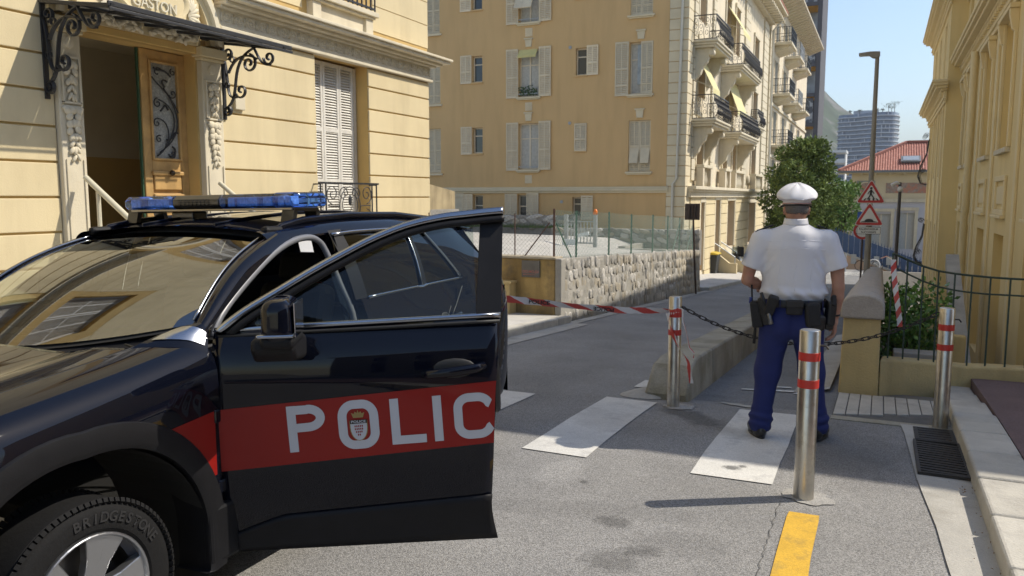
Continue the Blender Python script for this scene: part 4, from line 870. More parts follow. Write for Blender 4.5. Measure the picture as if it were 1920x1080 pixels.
# canopy
cn = MB(); CL, CR = 5.58, 8.08; zf, zw = 3.585, 3.74; xf = -6.88
for i in range(7):
    y_ = CL+(CR-CL)*i/6; cn.bar((FX, y_, zw), (xf, y_, zf), .03, .035)
cn.bar((xf, CL-.02, zf+.03), (xf, CR+.12, zf+.03), .025, .05); cn.bar((xf+.02, CL-.02, zf-.02), (xf+.02, CR+.12, zf-.02), .012, .03); cn.bar((FX+.02, CL, zw), (FX+.02, CR, zw), .03, .04); cn.bar((FX+.5, CL, .5*(zw+zf)+.008), (FX+.5, CR, .5*(zw+zf)+.008), .025, .03)
cno = cn.build('canopy_frame', M_blk, vb, bevel=.004)
M_wg = mat('wired_glass', (.42, .44, .44), .25, .15, 20, .1, 120, trans=.0)
for i in range(6):
    ya = CL+(CR-CL)*i/6+.016; yb = CL+(CR-CL)*(i+1)/6-.016
    for t0, t1 in ((.0, .5), (.5, 1.)):
        P_ = lambda t, y_: (FX+(xf-FX)*t, y_, zw+(zf-zw)*t+.024); MB().add([P_(t0+.01, ya), P_(t1-.01, ya), P_(t1-.01, yb), P_(t0+.01, yb)], [(0, 1, 2, 3)]).build('canopy_pane', M_wg, cno, solid=.006)
def bracket(y_, parent):
    b = MB()
    def c2(pl, r=.014): b.tube([(p[0], y_, p[1]) for p in pl], r, 6, flat=1.7)
    b.box(FX-.0, FX+.022, y_-.025, y_+.025, 2.76, 3.75); b.bar((FX+.02, y_, 3.73), (xf+.02, y_, 3.6), .04, .03)
    c2(bez((FX+.02, 2.9), (FX+.35, 3.0), (FX+.05, 3.5), (FX+.55, 3.64), 18)); c2(spiral((FX+.06, 2.87), .07, .015, R(60), R(-460), 20)); c2(spiral((FX+.30, 3.12), .10, .02, R(200), R(620), 22))
    c2(bez((FX+.03, 3.55), (FX+.12, 3.2), (FX+.02, 3.0), (FX+.24, 3.04), 14)); c2(spiral((FX+.10, 3.6), .075, .015, R(-90), R(360), 20)); c2(spiral((FX+.45, 3.45), .12, .025, R(80), R(-420), 22))
    c2(bez((FX+.1, 3.35), (FX+.2, 3.55), (FX+.4, 3.6), (FX+.58, 3.5), 12)); c2(spiral((FX+.78, 3.50), .09, .02, R(180), R(640), 22)); c2(bez((FX+.55, 3.62), (FX+.62, 3.5), (FX+.66, 3.4), (FX+.8, 3.41), 8))
    for cx_, cz_ in ((FX+.17, 3.52), (FX+.07, 3.2)): c2([(cx_+.035*math.cos(2*PI*i/12), cz_+.035*math.sin(2*PI*i/12)) for i in range(13)], .01)
    b.build('canopy_bracket', M_blk, parent, smooth=40)
bracket(5.60, cno); bracket(8.06, cno)
for i in range(6): MB().box(FX, -6.25-i*.27, 5.7, 7.9, .0, .12+.138*(i+1)).build('door_step', M_kerb, vb, bevel=.008)
M_rail = mat('rail_beige', (.60, .56, .42), .5, .05)
for y_, x0, z0, x1, z1 in ((5.85, -7.72, 1.96, -6.5, 1.12), (7.75, -7.72, 1.93, -6.5, 1.1)):
    h = MB(); h.tube([(x0, y_, z0), (x1, y_, z1), (x1+.08, y_, z1-.05)], .03, 10); h.tube([(x0+.18, y_, z0-.15), (x0+.18, y_, .9)], .022, 8); h.tube([(x1-.05, y_, z1), (x1-.05, y_, .2)], .022, 8); h.build('stair_handrail', M_rail, vb, smooth=40)
MB().box(FX, FX+.05, 8.22, 8.40, 2.91, 3.09).build('intercom_box', M_trim, vb, bevel=.01)
# ============ tan apartment house (shaded end wall and sunlit street front)
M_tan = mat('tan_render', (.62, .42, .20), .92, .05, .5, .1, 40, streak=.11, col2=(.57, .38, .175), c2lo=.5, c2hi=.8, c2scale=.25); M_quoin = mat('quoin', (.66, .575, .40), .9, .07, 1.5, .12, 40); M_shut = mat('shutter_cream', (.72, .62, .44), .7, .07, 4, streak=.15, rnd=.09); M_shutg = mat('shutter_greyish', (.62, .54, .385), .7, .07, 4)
M_pane = mat('window_pane', (.05, .06, .065), .08, .1, 2, spec=.6); M_curt = mat('net_curtain', (.45, .45, .42), .8, .15, 10); M_frm = mat('window_wood', (.66, .59, .46), .6, .05)
ab = thing('apartment_house', 'tan apartment house with shuttered end wall and ornate balconied street front', 'building', (-12, 36, -1.2))
YF = 33.; Fy = lambda a, b_, d: (a, YF+d, b_)
wins = []   # x0, x1, z0, z1, shutters left/right width, state
H3 = 3.2
for k_ in range(-0, 4):
    dz = k_*H3; wins += [(-17.32, -16.8, 3.76+dz, 4.92+dz, .56, 0, 'sm'), (-14.98, -14.02, 2.99+dz, 5.02+dz, .58, .58, 'tall'), (-12.3, -11.8, 3.76+dz, 4.9+dz, 0, .52, 'sm2'), (-9.9, -8.95, 2.84+dz, 4.95+dz, 0, 0, 'big'), (-19.75, -19.0, 2.9+dz, 4.95+dz, 0, 0, 'closed')]
wins += [(-17.3, -16.8, .35, 1.85, .55, 0, 'gf'), (-15.03, -14.6, .27, 1.86, .6, .6, 'gf'), (-12.4, -12.0, .8, 1.75, 0, .55, 'gf')]
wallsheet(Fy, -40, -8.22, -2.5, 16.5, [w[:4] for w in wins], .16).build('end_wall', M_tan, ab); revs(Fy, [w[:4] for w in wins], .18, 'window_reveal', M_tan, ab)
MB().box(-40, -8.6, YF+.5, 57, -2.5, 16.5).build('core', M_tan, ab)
def shut(x, z, w, h, ang, m=M_shut, hinge=1, y=YF-.02, rails=(.42,)):
    Mx = Matrix.Translation((x, y, z)) @ Matrix.Rotation(ang, 4, 'Z')
    if hinge < 0: Mx = Mx @ Matrix.Translation((-w, 0, 0))
    inst(shutter_mesh(w, h, m, True, .075, rails), 'shutter', ab, Mx @ Matrix.Translation((0, -.04, 0)))
for i, (x0, x1, z0, z1, sL, sR, kind) in enumerate(wins):
    fo = MB().box(x0, x1, YF+.17, YF+.20, z0, z0+.06).box(x0, x1, YF+.17, YF+.20, z1-.06, z1).box(x0, x0+.05, YF+.17, YF+.2, z0+.06, z1-.06).box(x1-.05, x1, YF+.17, YF+.2, z0+.06, z1-.06).box(x0+.05, x1-.05, YF+.172, YF+.198, z0+(z1-z0)*.66, z0+(z1-z0)*.66+.05)
    if x1-x0 > .7: fo.box((x0+x1)/2-.035, (x0+x1)/2+.035, YF+.168, YF+.202, z0+.06, z1-.06)
    wo_ = fo.build('window', M_frm, ab); fl = int(round((z0-2.8)/H3)); op = (fl == 1 and kind in ('tall',)) or (kind == 'sm2')
    MB().box(x0, x1, YF+.205, YF+.21, z0, z1).build('pane', M_pane if kind in ('sm', 'gf') or (kind == 'sm2' and fl == 1) else M_curt, wo_)
    h = z1-z0
    if kind == 'closed' or (kind == 'big' and fl != 1) or (kind == 'sm2' and fl == 0):
        w = x1-x0
        if kind == 'sm2': shut(x0-.02, z0-.02, w+.06, h+.04, 0, M_shut)
        else:
            m_ = M_shutg
            for s_ in (0, 1): inst(shutter_mesh(w/2-.01, h-.02, m_, True, .075, (.19, .5)), 'shutter', ab, Matrix.Translation((x0+s_*w/2+.005, YF+.06, z0+.01)))
            if kind == 'big' and fl == 0:
                for s_ in (0, 1): MB().obox((x0+w*(.25+.5*s_), YF-.0, z0+.68), (w/2-.1, .03, .72), Matrix.Rotation(R(-17), 3, 'X')).build('shutter_flap', m_, ab)
    elif kind == 'big':
        inst(shutter_mesh(.58, h+.1, M_shutg, True, .075, (.19, .5)), 'shutter', ab, Matrix.Translation((x0-.62, YF-.06, z0-.06))); inst(shutter_mesh(.5, h, M_shutg, True, .075, (.19, .5)), 'shutter', ab, Matrix.Translation((x1-.46, YF-.03, z0)))
        MB().box(x0+.3, x1-.5, YF+.15, YF+.165, z0+.4, z1-.1).build('blue_curtain', mat('curtain_blue', (.36, .42, .46), .8, .2, 5), wo_)
    else:
        if sL: shut(x0-sL-.03, z0-.05, sL, h+.1, R(1.5))
        if sR: shut(x1+.02, z0-.03, sR, h+.1, R(-3))
    if kind in ('tall', 'big'):
        MB().box(x0-.1, x1+.1, YF-.13, YF+.16, z0-.1, z0-.02).box(x0-.05, x1+.05, YF-.09, YF+.1, z0-.15, z0-.1).build('sill', M_quoin, wo_, bevel=.012)
        MB().prism([((x0+x1)/2-.13, z1+.1), ((x0+x1)/2+.13, z1+.1), ((x0+x1)/2+.17, z1+.42), ((x0+x1)/2-.17, z1+.42)], lambda a, b_, d: (a, YF-d, b_), -.01, .07).box((x0+x1)/2-.21, (x0+x1)/2+.21, YF-.1, YF, z1+.42, z1+.48).build('keystone', M_quoin, wo_, bevel=.01)
    elif kind != 'closed': MB().box(x0-.06, x1+.04, YF-.05, YF+.16, z0-.07, z0-.01).build('sill', M_tan, wo_)
    else: MB().box(x0-.1, x1+.1, YF-.1, YF+.1, z0-.12, z0-.03).build('sill', M_quoin, wo_)
    if kind == 'tall':
        vq = MB().box((x0+x1)/2-.17, (x0+x1)/2+.17, YF-.015, YF, z0-.62, z0-.26)
        vq.build('vent_grille', M_shut, ab)
        for s_ in range(7): MB().box((x0+x1)/2-.15, (x0+x1)/2+.15, YF-.025, YF-.015, z0-.60+s_*.048, z0-.578+s_*.048).build('vent_slat', M_shutg, ab)
        MB().box(x0-.02, x1+.02, YF-.05, YF-.02, z0+.1, z0+.13).build('guard_bar', M_zinc, wo_)
        if fl == 1:
            MB().prism([(0, z1), (-.22, z1-.28), (-.24, z1-.38), (-.21, z1-.28), (.02, z1-.02)], lambda a, b_, d: (d, YF+a, b_), x0+.03, x1-.06).build('awning', mat('awning_yellow', (.62, .54, .22), .8, .08), wo_)
            rq = random.Random(9); b = MB()
            for _ in range(160):
                p = Vector((rq.uniform(x0+.05, x1-.05), YF-.02+rq.uniform(-.05, .08), z0+.05+abs(rq.gauss(0, .16)))); q = Vector((rq.uniform(-1, 1), rq.uniform(-1, 1), rq.uniform(-.3, 1))).normalized()*.09; s_ = q.cross(Vector((0, 1, .2))).normalized()*.03
                b.add([p-s_, p+q*.5+s_*1.2, p+q, p+q*.5-s_*1.2], [(0, 1, 2, 3)])
            b.build('window_plants', mat('potted_leaf', (.05, .09, .035), .7, .3, 20), wo_)
        if fl == 2:
            for s_ in (-.35, .05): MB().obox(((x0+x1)/2+s_, YF-.18, z0+.95), (.42, .04, .95), Matrix.Rotation(R(-28), 3, 'X')).build('shutter_flap', M_shut, ab)
MB().box(-40, -8.15, YF-.14, YF, 2.02, 2.12).box(-40, -8.15, YF-.08, YF, 1.93, 2.02).box(-40, -8.15, YF-.10, YF, 2.12, 2.20).build('string_course', M_quoin, ab, bevel=.012)
for x_, z_ in ((-12.55, 8.15), (-12.55, 4.95), (-12.9, 1.55)): MB().lathe([(.07, 0), (.07, .03)], (x_, YF-.03, z_), 12, Matrix.Rotation(R(-90), 3, 'X')).build('pipe_cap', M_zinc, ab)
MB().box(-18.9, -17.9, YF-.03, YF, .2, 1.75).box(-19.0, -17.8, YF-.06, YF, 1.75, 1.95).build('garage_door', M_shutg, ab)
# quoins on the corner
z = -2.0; i = 0
while z < 16:
    w = .72 if i % 2 else .55
    MB().box(-8.24, -7.45, YF-.03, YF+.85, z+.012, z+.408).build('quoin', M_quoin, ab, bevel=.012); z += .42; i += 1
MB().box(-8.25, -7.5, YF, YF+.8, -2.5, 16.3).build('corner_core', M_tan, ab)
MB().tube([(-7.95, YF-.12, -1.5), (-7.95, YF-.12, 2.3), (-7.8, YF-.12, 2.5), (-7.62, YF-.12, 16)], .05, 10).build('downpipe', mat('pipe_cream', (.62, .59, .50), .5, .05), ab, smooth=50)
# --- street front
SX = -7.5; Fs = lambda a, b_, d: (SX-d, a, b_)
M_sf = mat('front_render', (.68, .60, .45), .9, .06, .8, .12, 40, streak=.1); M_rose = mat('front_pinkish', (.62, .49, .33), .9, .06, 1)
sops = [(36.2, 37.0, -1.6, 1.5), (39.7, 40.9, -1.5, 1.6), (43.0, 45.2, -.9, 1.55), (50.2, 53, -1.1, 1.4)]
for z0 in (2.9, 6.1, 9.3): sops += [(35.0, 36.4, z0, z0+2.3), (41.2, 42.4, z0, z0+2.3), (44.0, 45.2, z0, z0+2.3), (50.6, 52.4, z0+.2, z0+2.0)]
wallsheet(Fs, 33.8, 57, -3.3, 13.2, sops, .3).build('front_wall', M_sf, ab); revs(Fs, sops, .35, 'window_reveal', M_rose, ab)
for (p, q, r_, s_) in sops:
    fo = MB().box(SX-.36, SX-.33, p, p+.08, r_, s_).box(SX-.36, SX-.33, q-.08, q, r_, s_).box(SX-.36, SX-.33, (p+q)/2-.05, (p+q)/2+.05, r_, s_).box(SX-.36, SX-.33, p, q, s_-.1, s_).build('window', M_frm, ab); MB().box(SX-.39, SX-.375, p, q, r_, s_).build('pane', M_pane, fo)
    MB().box(SX, SX+.07, p-.18, p, r_, s_+.15).box(SX, SX+.07, q, q+.18, r_, s_+.15).box(SX, SX+.1, p-.2, q+.2, s_+.02, s_+.22).build('window_surround', M_trim, ab, bevel=.015)
for (y0, y1) in ((33.95, 34.6), (37.9, 38.6), (47.0, 48.6), (54.5, 56.6)):
    z = 2.45; 
    while z < 13: MB().box(SX, SX+.09, y0, y1, z+.015, z+.445).build('pilaster_block', M_trim, ab, bevel=.01); z += .46
for (y0, y1) in ((33.95, 36.0), (37.2, 39.5), (41.1, 42.8), (45.4, 50.0), (53.2, 57)):
    z = -3.2
    while z < 1.5: MB().box(SX, SX+.08, y0, y1, z+.015, z+.5).build('rusticated_block', M_cream, ab, bevel=.01); z += .515
MB().box(SX-.1, SX+.42, 33.4, 57, 2.08, 2.22).box(SX-.1, SX+.30, 33.4, 57, 1.98, 2.08).box(SX-.1, SX+.2, 33.4, 57, 1.75, 1.98).build('first_floor_cornice', M_trim, ab, bevel=.02)
for (y0, y1) in ((34.7, 36.7), (40.0, 41.6), (43.0, 46), (50, 53.4)):
    MB().box(SX+.1, SX+.45, y0, y1, 3.02, 3.15).build('balustrade_rail', M_trim, ab, bevel=.015)
    for y_ in (y0, y1-.3): MB().box(SX+.12, SX+.42, y_, y_+.3, 2.22, 3.02).build('balustrade_pier', M_sf, ab, bevel=.01)
    n_ = int((y1-y0-.7)/.22)
    for i in range(n_): MB().lathe([(.04, 2.22), (.07, 2.4), (.08, 2.5), (.04, 2.75), (.05, 3.02)], (SX+.27, y0+.45+i*.22, 0), 8).build('baluster', M_trim, ab, smooth=50)
def bellyrail(parent, X, y0, y1, xin, z0, h, m=M_blk, name='balcony_railing'):
    """bulging wrought-iron railing round a balcony"""
    b = MB(); prof = [(0, 0), (.10, .12), (.17, .3), (.13, .5), (.02, .72), (0, 1.)]
    def bars(P, N, L):
        n_ = max(3, int(L/.2))
        for i in range(n_+1):
            t = i/n_; b.tube([P(t)+N*o+Vector((0, 0, z0+h*k_)) for o, k_ in prof], .012, 4)
            if i < n_:
                for zc in (.25, .52, .8):
                    c = P((i+.5)/n_)+N*(.13 if zc < .6 else .02)+Vector((0, 0, z0+h*zc)); tdir = (P(1)-P(0)).normalized(); b.tube([c+tdir*.06*math.cos(2*PI*k_/7)+Vector((0, 0, .09*math.sin(2*PI*k_/7))) for k_ in range(7)], .011, 3, closed=True)
        for k_ in (0., 1.): b.bar(P(0)+Vector((0, 0, z0+h*k_)), P(1)+Vector((0, 0, z0+h*k_)), .05, .035)
    bars(lambda t: Vector((X, y0+(y1-y0)*t, 0)), Vector((1, 0, 0)), y1-y0); bars(lambda t: Vector((xin+(X-xin)*t, y0, 0)), Vector((0, -1, 0)), X-xin); bars(lambda t: Vector((xin+(X-xin)*t, y1, 0)), Vector((0, 1, 0)), X-xin)
    return b.build(name, m, parent)
def balcony(parent, y0, y1, z, X, awn=True, corb=True):
    s_ = MB().box(SX-.05, X+.12, y0-.12, y1+.12, z-.1, z).box(SX-.05, X+.06, y0-.06, y1+.06, z-.2, z-.1).box(SX-.05, X-.02, y0, y1, z-.3, z-.2).build('balcony_slab', M_trim, parent, bevel=.03)
    bellyrail(s_, X, y0, y1, SX, z+.03, .95)
    if corb:
        for y_ in (y0+.2, y1-.5):
            pl = [(0, -.3), (X-SX-.1, -.3), (X-SX-.12, -.55)]+[(X-SX-.3-.35*t, -.6-.75*t-.1*math.sin(PI*t*2)) for t in (0, .25, .5, .75, 1)]+[(.06, -1.6), (0, -1.7)]
            MB().prism(pl, lambda a, b_, d: (SX+a, d, z+b_), y_, y_+.3).lathe([(.13, -.19), (.13, .19)], (X-.22, y_+.15, z-.48), 14, Matrix.Rotation(R(90), 3, 'X')).build('corbel', M_trim, s_, bevel=.02)
    return s_
MA = mat('awning_cream', (.64, .58, .30), .8, .06)
for z_ in (5.0, 8.2):
    balcony(ab, 33.95, 37.3, z_, -6.55); balcony(ab, 40.2, 46.2, z_-.1, -6.5)
balcony(ab, 50.3, 52.7, 6.0, -7.1, corb=False)
for (y0, y1, zt, xo, zb) in ((34.6, 36.2, 7.75, -6.75, 6.35), (41.6, 44.6, 7.7, -6.85, 6.1), (41.6, 44, 11.2, -6.7, 10.0)):
    aw = MB().prism([(SX+.05, zt), (xo, zb), (xo+.02, zb-.25), (xo+.0, zb-.03), (SX+.05, zt-.05)], lambda a, b_, d: (a, d, b_), y0, y1).build('awning', MA, ab)
    for y_ in (y0, y1): MB().bar((SX+.05, y_, zb+.3), (xo, y_, zb), .03, .03).build('awning_arm', M_trim, aw)
for z_ in (2.6, 5.8, 9.1):
    MB().ell((SX+.06, 49.6, z_+.2), (.1, .35, .28), None, 10, 8).build('carved_ornament', M_trim, ab, smooth=True); MB().ell((SX+.06, 51.5, z_-.1), (.08, .5, .22), None, 10, 8).build('carved_ornament', M_trim, ab, smooth=True); MB().ell((SX+.06, 53.4, z_+.2), (.1, .3, .28), None, 10, 8).build('carved_ornament', M_trim, ab, smooth=True)
MB().box(SX-1, SX+.35, 33.2, 57.3, 13.2, 13.5).box(SX-1, SX+.75, 33, 57.5, 13.5, 13.75).box(SX-1, SX+1.1, 33, 57.7, 13.75, 13.9).build('eaves_cornice', M_trim, ab, bevel=.03)
for i in range(34): MB().box(SX+.3, SX+.95, 34+i*.7, 34.3+i*.7, 13.3, 13.5).build('eaves_bracket', M_trim, ab)
MB().box(-9, SX+1.12, 33, 57.7, 13.9, 14.0).build('roof_edge', mat('roof_red', (.36, .14, .09), .8, .15, 6), ab)
MB().tube([(SX+.3, 56.9, -2.5), (SX+.3, 56.9, 12.8), (SX+1.0, 57.2, 13.6)], .07, 8).build('downpipe', MATS['pipe_cream'], ab, smooth=50)
for i in range(28): MB().box(SX, SX+.14, 57.0, 57.5, -2+i*.55, -1.48+i*.55).build('quoin', M_trim, ab, bevel=.01)
# ============ second house down the street
hb = thing('row_house', 'cream row house with stacked balconies and deep eaves beyond the tan house', 'building', (-8, 70, -3.5))
SX2 = -7.35; Fh = lambda a, b_, d: (SX2-d, a, b_); ops2 = []
for z_ in (2.2, 5.6, 9.1, 12.5):
    for y_ in (59.5, 64.6, 70.5, 76.5): ops2.append((y_, y_+1.6, z_, z_+2.2))
wallsheet(Fh, 57.5, 84, -4, 15.6, ops2, .3).build('wall', M_sf, hb); revs(Fh, ops2, .25, 'window_recess', M_curt, hb, True); MB().box(-20, SX2-.4, 57.5, 84, -4, 15.6).build('core', M_sf, hb)
for (p, q, r_, s_) in ops2:
    inst(shutter_mesh(.75, 2.2, M_shut, True, .09), 'shutter', hb, Matrix.Translation((SX2+.03, p-.8, r_)) @ Matrix.Rotation(R(90), 4, 'Z')); inst(shutter_mesh(.75, 2.2, M_shut, True, .09), 'shutter', hb, Matrix.Translation((SX2+.03, q+.05, r_)) @ Matrix.Rotation(R(90), 4, 'Z'))
for z_ in (5.4, 8.9, 12.35):
    for y_ in (58.8, 65, 71.3):
        s_ = MB().box(SX2, -6.2, y_, y_+3.4, z_-.18, z_).prism([(SX2, z_-.6), (SX2, z_-.18), (-6.3, z_-.18), (-6.5, z_-.35)], lambda a, b_, d: (a, d, b_), y_+.4, y_+3).build('balcony_slab', M_trim, hb, bevel=.03)
        b = MB()
        for (p0, p1) in (((-6.25, y_), (-6.25, y_+3.4)), ((SX2, y_), (-6.25, y_)), ((SX2, y_+3.4), (-6.25, y_+3.4))):
            n_ = max(4, int((Vector(p1)-Vector(p0)).length/.14))
            for i in range(n_+1):
                x_ = p0[0]+(p1[0]-p0[0])*i/n_; yy_ = p0[1]+(p1[1]-p0[1])*i/n_; b.box(x_-.012, x_+.012, yy_-.012, yy_+.012, z_, z_+1)
            for zz in (.1, .55, 1.): b.bar((*p0, z_+zz), (*p1, z_+zz), .03, .03)
        b.build('balcony_railing', M_zinc if y_ == 65 else M_blk, s_)
MB().prism([(SX2, 15.4), (-5.95, 15.9), (-5.95, 16.05), (SX2-1, 16.2), (SX2-1, 15.4)], lambda a, b_, d: (a, d, b_), 57.2, 84.5).build('eaves', mat('eaves_wood', (.52, .47, .36), .8, .1, 4), hb)
for i in range(30): MB().bar((SX2, 57.6+i*.9, 15.36), (-6.05, 57.6+i*.9, 15.8), .1, .12).build('rafter', M_trim, hb)
MB().box(SX2, SX2+.12, 57.5, 84, 8.0, 8.2).box(SX2, SX2+.12, 57.5, 84, 4.5, 4.7).build('string_course', M_trim, hb)
# ============ yellow house on the right (shaded street side)
M_yel_r = mat('yellow_render', (.76, .60, .30), .9, .05, .6, .1, 40, streak=.1, col2=(.72, .56, .27), c2lo=.5, c2hi=.8, c2scale=.4); M_ytrim = mat('yellow_trim', (.76, .63, .375), .88, .05, 2)
yb_ = thing('yellow_house', 'large yellow house with tall niches and cornices on the right of the street', 'building', (4, 20, -2))
XN = 2.0; Fr = lambda a, b_, d: (XN+d, a, b_); YE = 9.38
cols = [(13.1, 14.5), (16.9, 18.3), (20.1, 21.5), (23.6, 24.9), (25.9, 26.9)]
nops = [(a, b__, -1.7, 1.05) for a, b__ in cols]+[(a, b__, 2.65, 5.0) for a, b__ in cols]+[(a, b__, 6.2, 7.35) for a, b__ in cols]
wallsheet(Fr, YE, 27.5, -3, 8.08, nops, .3).build('wall', M_yel_r, yb_); revs(Fr, nops, .45, 'window_reveal', M_yel_r, yb_)
MB().box(XN+.47, 14, YE, 37, -3, 8.08).box(XN, XN+.47, YE-.004, YE, -3, 8.08).build('core', M_yel_r, yb_)
for i, (p, q, r_, s_) in enumerate(nops):
    shut_ = (i % 5 == 0) or (i % 5 == 4)
    if shut_:
        for k_ in (0, 1): inst(shutter_mesh((q-p)/2-.01, s_-r_-.03, mat('shutter_yellow', (.58, .50, .32), .7, .05), True, .06), 'shutter', yb_, Matrix.Translation((XN+.14, p+(q-p)/2*(k_+1)-.005, r_+.01)) @ Matrix.Rotation(R(-90), 4, 'Z'))
    else: MB().box(XN+.43, XN+.46, p, q, r_, s_).build('blind_panel', M_yel_r, yb_)
    if r_ > 2: MB().box(XN-.09, XN+.1, p-.1, q+.1, r_-.09, r_).build('sill', M_trim, yb_, bevel=.01)
    if 2 < r_ < 5:
        for y_ in (p-.12, q): MB().box(XN-.06, XN, y_, y_+.12, r_-.0, s_+.05).build('architrave', M_ytrim, yb_, bevel=.012)
        for y_ in (p-.13, q+.01): MB().prism([(0, s_-.4), (-.1, s_-.3), (-.15, s_-.05), (-.15, s_+.05), (0, s_+.05)], lambda a, b_, d: (XN+a, d, b_), y_, y_+.12).build('console', M_ytrim, yb_, bevel=.01)
        MB().box(XN-.16, XN, p-.18, q+.18, s_+.05, s_+.14).build('window_hood', M_ytrim, yb_, bevel=.012)
        pn = MB().box(XN-.05, XN, p-.02, q+.02, 1.42, 1.52).box(XN-.05, XN, p-.02, q+.02, 2.05, 2.15).box(XN-.05, XN, p-.02, p+.12, 1.52, 2.05).box(XN-.05, XN, q-.12, q+.02, 1.52, 2.05).build('framed_panel', M_ytrim, yb_, bevel=.012); MB().box(XN-.03, XN, p+.25, q-.25, 1.62, 1.95).box(XN-.09, XN, p-.06, q+.06, 1.36, 1.42).build('panel_field', M_ytrim, pn, bevel=.01)
for y_ in (11.8, 15.6, 19.1, 22.4): MB().box(XN-.05, XN, y_, y_+.22, -2.5, 5.2).build('lesene', M_ytrim, yb_, bevel=.012)
def entab(x, y0, y1, z, m=M_ytrim, k=1.):
    for xo, za, zb in ((.06, 0, .1), (.1, .1, .16), (.08, .16, .36), (.16, .36, .42), (.30*k, .42, .5), (.38*k, .5, .58), (.42*k, .58, .66)): MB().box(x-xo, x, y0-(xo if y0 > 20 else 0), y1+xo, z+za, z+zb).build('cornice_moulding', m, yb_, bevel=.012)
    n_ = int((y1-y0)/.28)
    dm = MB().box(x-.15, x-.05, 0, .13, z+.23, z+.35).mesh('dentil', m)
    for i in range(n_): inst(dm, 'dentil', yb_, Matrix.Translation((0, y0+.1+i*.28, 0)))
entab(XN, YE, 27.5, 5.18); entab(XN, YE, 27.5, 7.42)
MB().box(XN-.45, 14.2, YE, 37.3, 8.09, 8.18).build('roof_edge', M_ytrim, yb_)
MB().tube([(XN-.14, 23.2, -2), (XN-.14, 23.2, 1.3), (XN-.14, 23.02, 1.55), (XN-.14, 23.0, 5.3)], .085, 12).build('downpipe', M_ytrim, yb_, smooth=50)
XF = 1.55; Ff = lambda a, b_, d: (XF+d, a, b_); fops = [(a, a+1.0, z0, z1) for a in (29, 31.6, 34.2) for z0, z1 in ((-1.8, .9), (2.4, 4.5), (5.5, 7.2))]
wallsheet(Ff, 27.5, 37, -3, 8.08, fops, .2).build('projecting_wall', M_yel_r, yb_); revs(Ff, fops, .2, 'window_recess', M_ytrim, yb_, True)
MB().add([(XF, 27.5, -3), (3, 27.5, -3), (3, 27.5, 8.08), (XF, 27.5, 8.08)], [(0, 1, 2, 3)]).build('return_wall', M_yel_r, yb_); MB().add([(XF, 37, -3), (3, 37, -3), (3, 37, 8.08), (XF, 37, 8.08)], [(3, 2, 1, 0)]).build('return_wall', M_yel_r, yb_)
entab(XF, 27.5, 37, 4.55); entab(XF, 27.5, 37, 7.42, k=1.0)
for y_ in (28.2, 30.5, 33, 35.6): MB().box(XF-.05, XF, y_, y_+.2, -2.5, 4.5).build('lesene', M_ytrim, yb_, bevel=.01)
def grille(y0, z0, h, X=1.5, w=.55):
    g_ = MB(); prof = [(0, 0), (.22, .02), (.34, .18), (.26, .42), (.06, .7), (.03, .85), (.0, 1.)]
    for i in range(9):
        t = i/8; k_ = math.sin(PI*min(1, max(0, t)))*.25+.75; g_.tube([(X-o*k_, y0+1.3*t, z0+h*q) for o, q in prof], .009, 5)
    for q, o in ((.02, .22), (.18, .34), (.42, .26), (.7, .06)): g_.tube([(X-o*(math.sin(PI*t)*.25+.75), y0+1.3*t, z0+h*q) for t in [i/8 for i in range(9)]], .008, 4)
    for c_, r_ in (((X-.12, z0+h*1.08), .11), ((X-.16, z0+h*.3), .1)):
        for y_ in (y0, y0+.65, y0+1.3): g_.tube([(p[0], y_, p[1]) for p in spiral(c_, r_, .02, R(0), R(500), 18)], .009, 5)
    g_.build('iron_grille', M_blk, yb_)
grille(35.3, 2.25, 1.75); grille(35.3, -.9, 1.6)
# sunken yard: AC unit, lilac hose reel and hedge
ac = thing('air_conditioner', 'pale grey air conditioner unit in the sunken yard behind the railing', 'air conditioner', (.45, 12.4, -2.3))
MB().box(.22, .8, 12.2, 12.55, -1.15, -.4).build('casing', mat('ac_grey', (.42, .42, .41), .6, .06), ac, bevel=.015)
for i in range(9): MB().box(.26, .6, 12.185, 12.2, -1.08+i*.07, -1.05+i*.07).build('grille_slat', M_back, ac)
MB().box(.2, .82, 12.15, 12.6, -2.3, -1.16).build('plinth', M_conc, ac)
struct(MB().add([(.05, 8.9, -1.35), (2, 8.9, -1.35), (2, 14, -1.6), (.05, 14, -1.6)], [(0, 1, 2, 3)]).build('yard_floor', M_conc))
tb = thing('junction_box', 'small tan junction box on a post in the sunken yard', 'box', (.9, 11.2, -1.4)); MB().box(.82, 1.0, 11.1, 11.25, -.3, .05).build('box_body', M_yplast, tb, bevel=.02); MB().box(.88, .93, 11.15, 11.2, -1.45, -.3).build('post', M_zinc, tb)
stl = thing('stair_stringer', 'pale stair flight leaning against the yellow house below street level', 'stairs', (1.5, 18, -2)); 
MB().add([(1.05, 12.6, -1.4), (1.3, 12.6, -1.4), (1.55, 20, .25), (1.3, 20, .25), (1.05, 12.6, -1.15), (1.3, 12.6, -1.15), (1.55, 20, .5), (1.3, 20, .5)], [(3,2,1,0),(4,5,6,7),(0,1,5,4),(1,2,6,5),(2,3,7,6),(3,0,4,7)]).build('stringer', M_conc, stl)
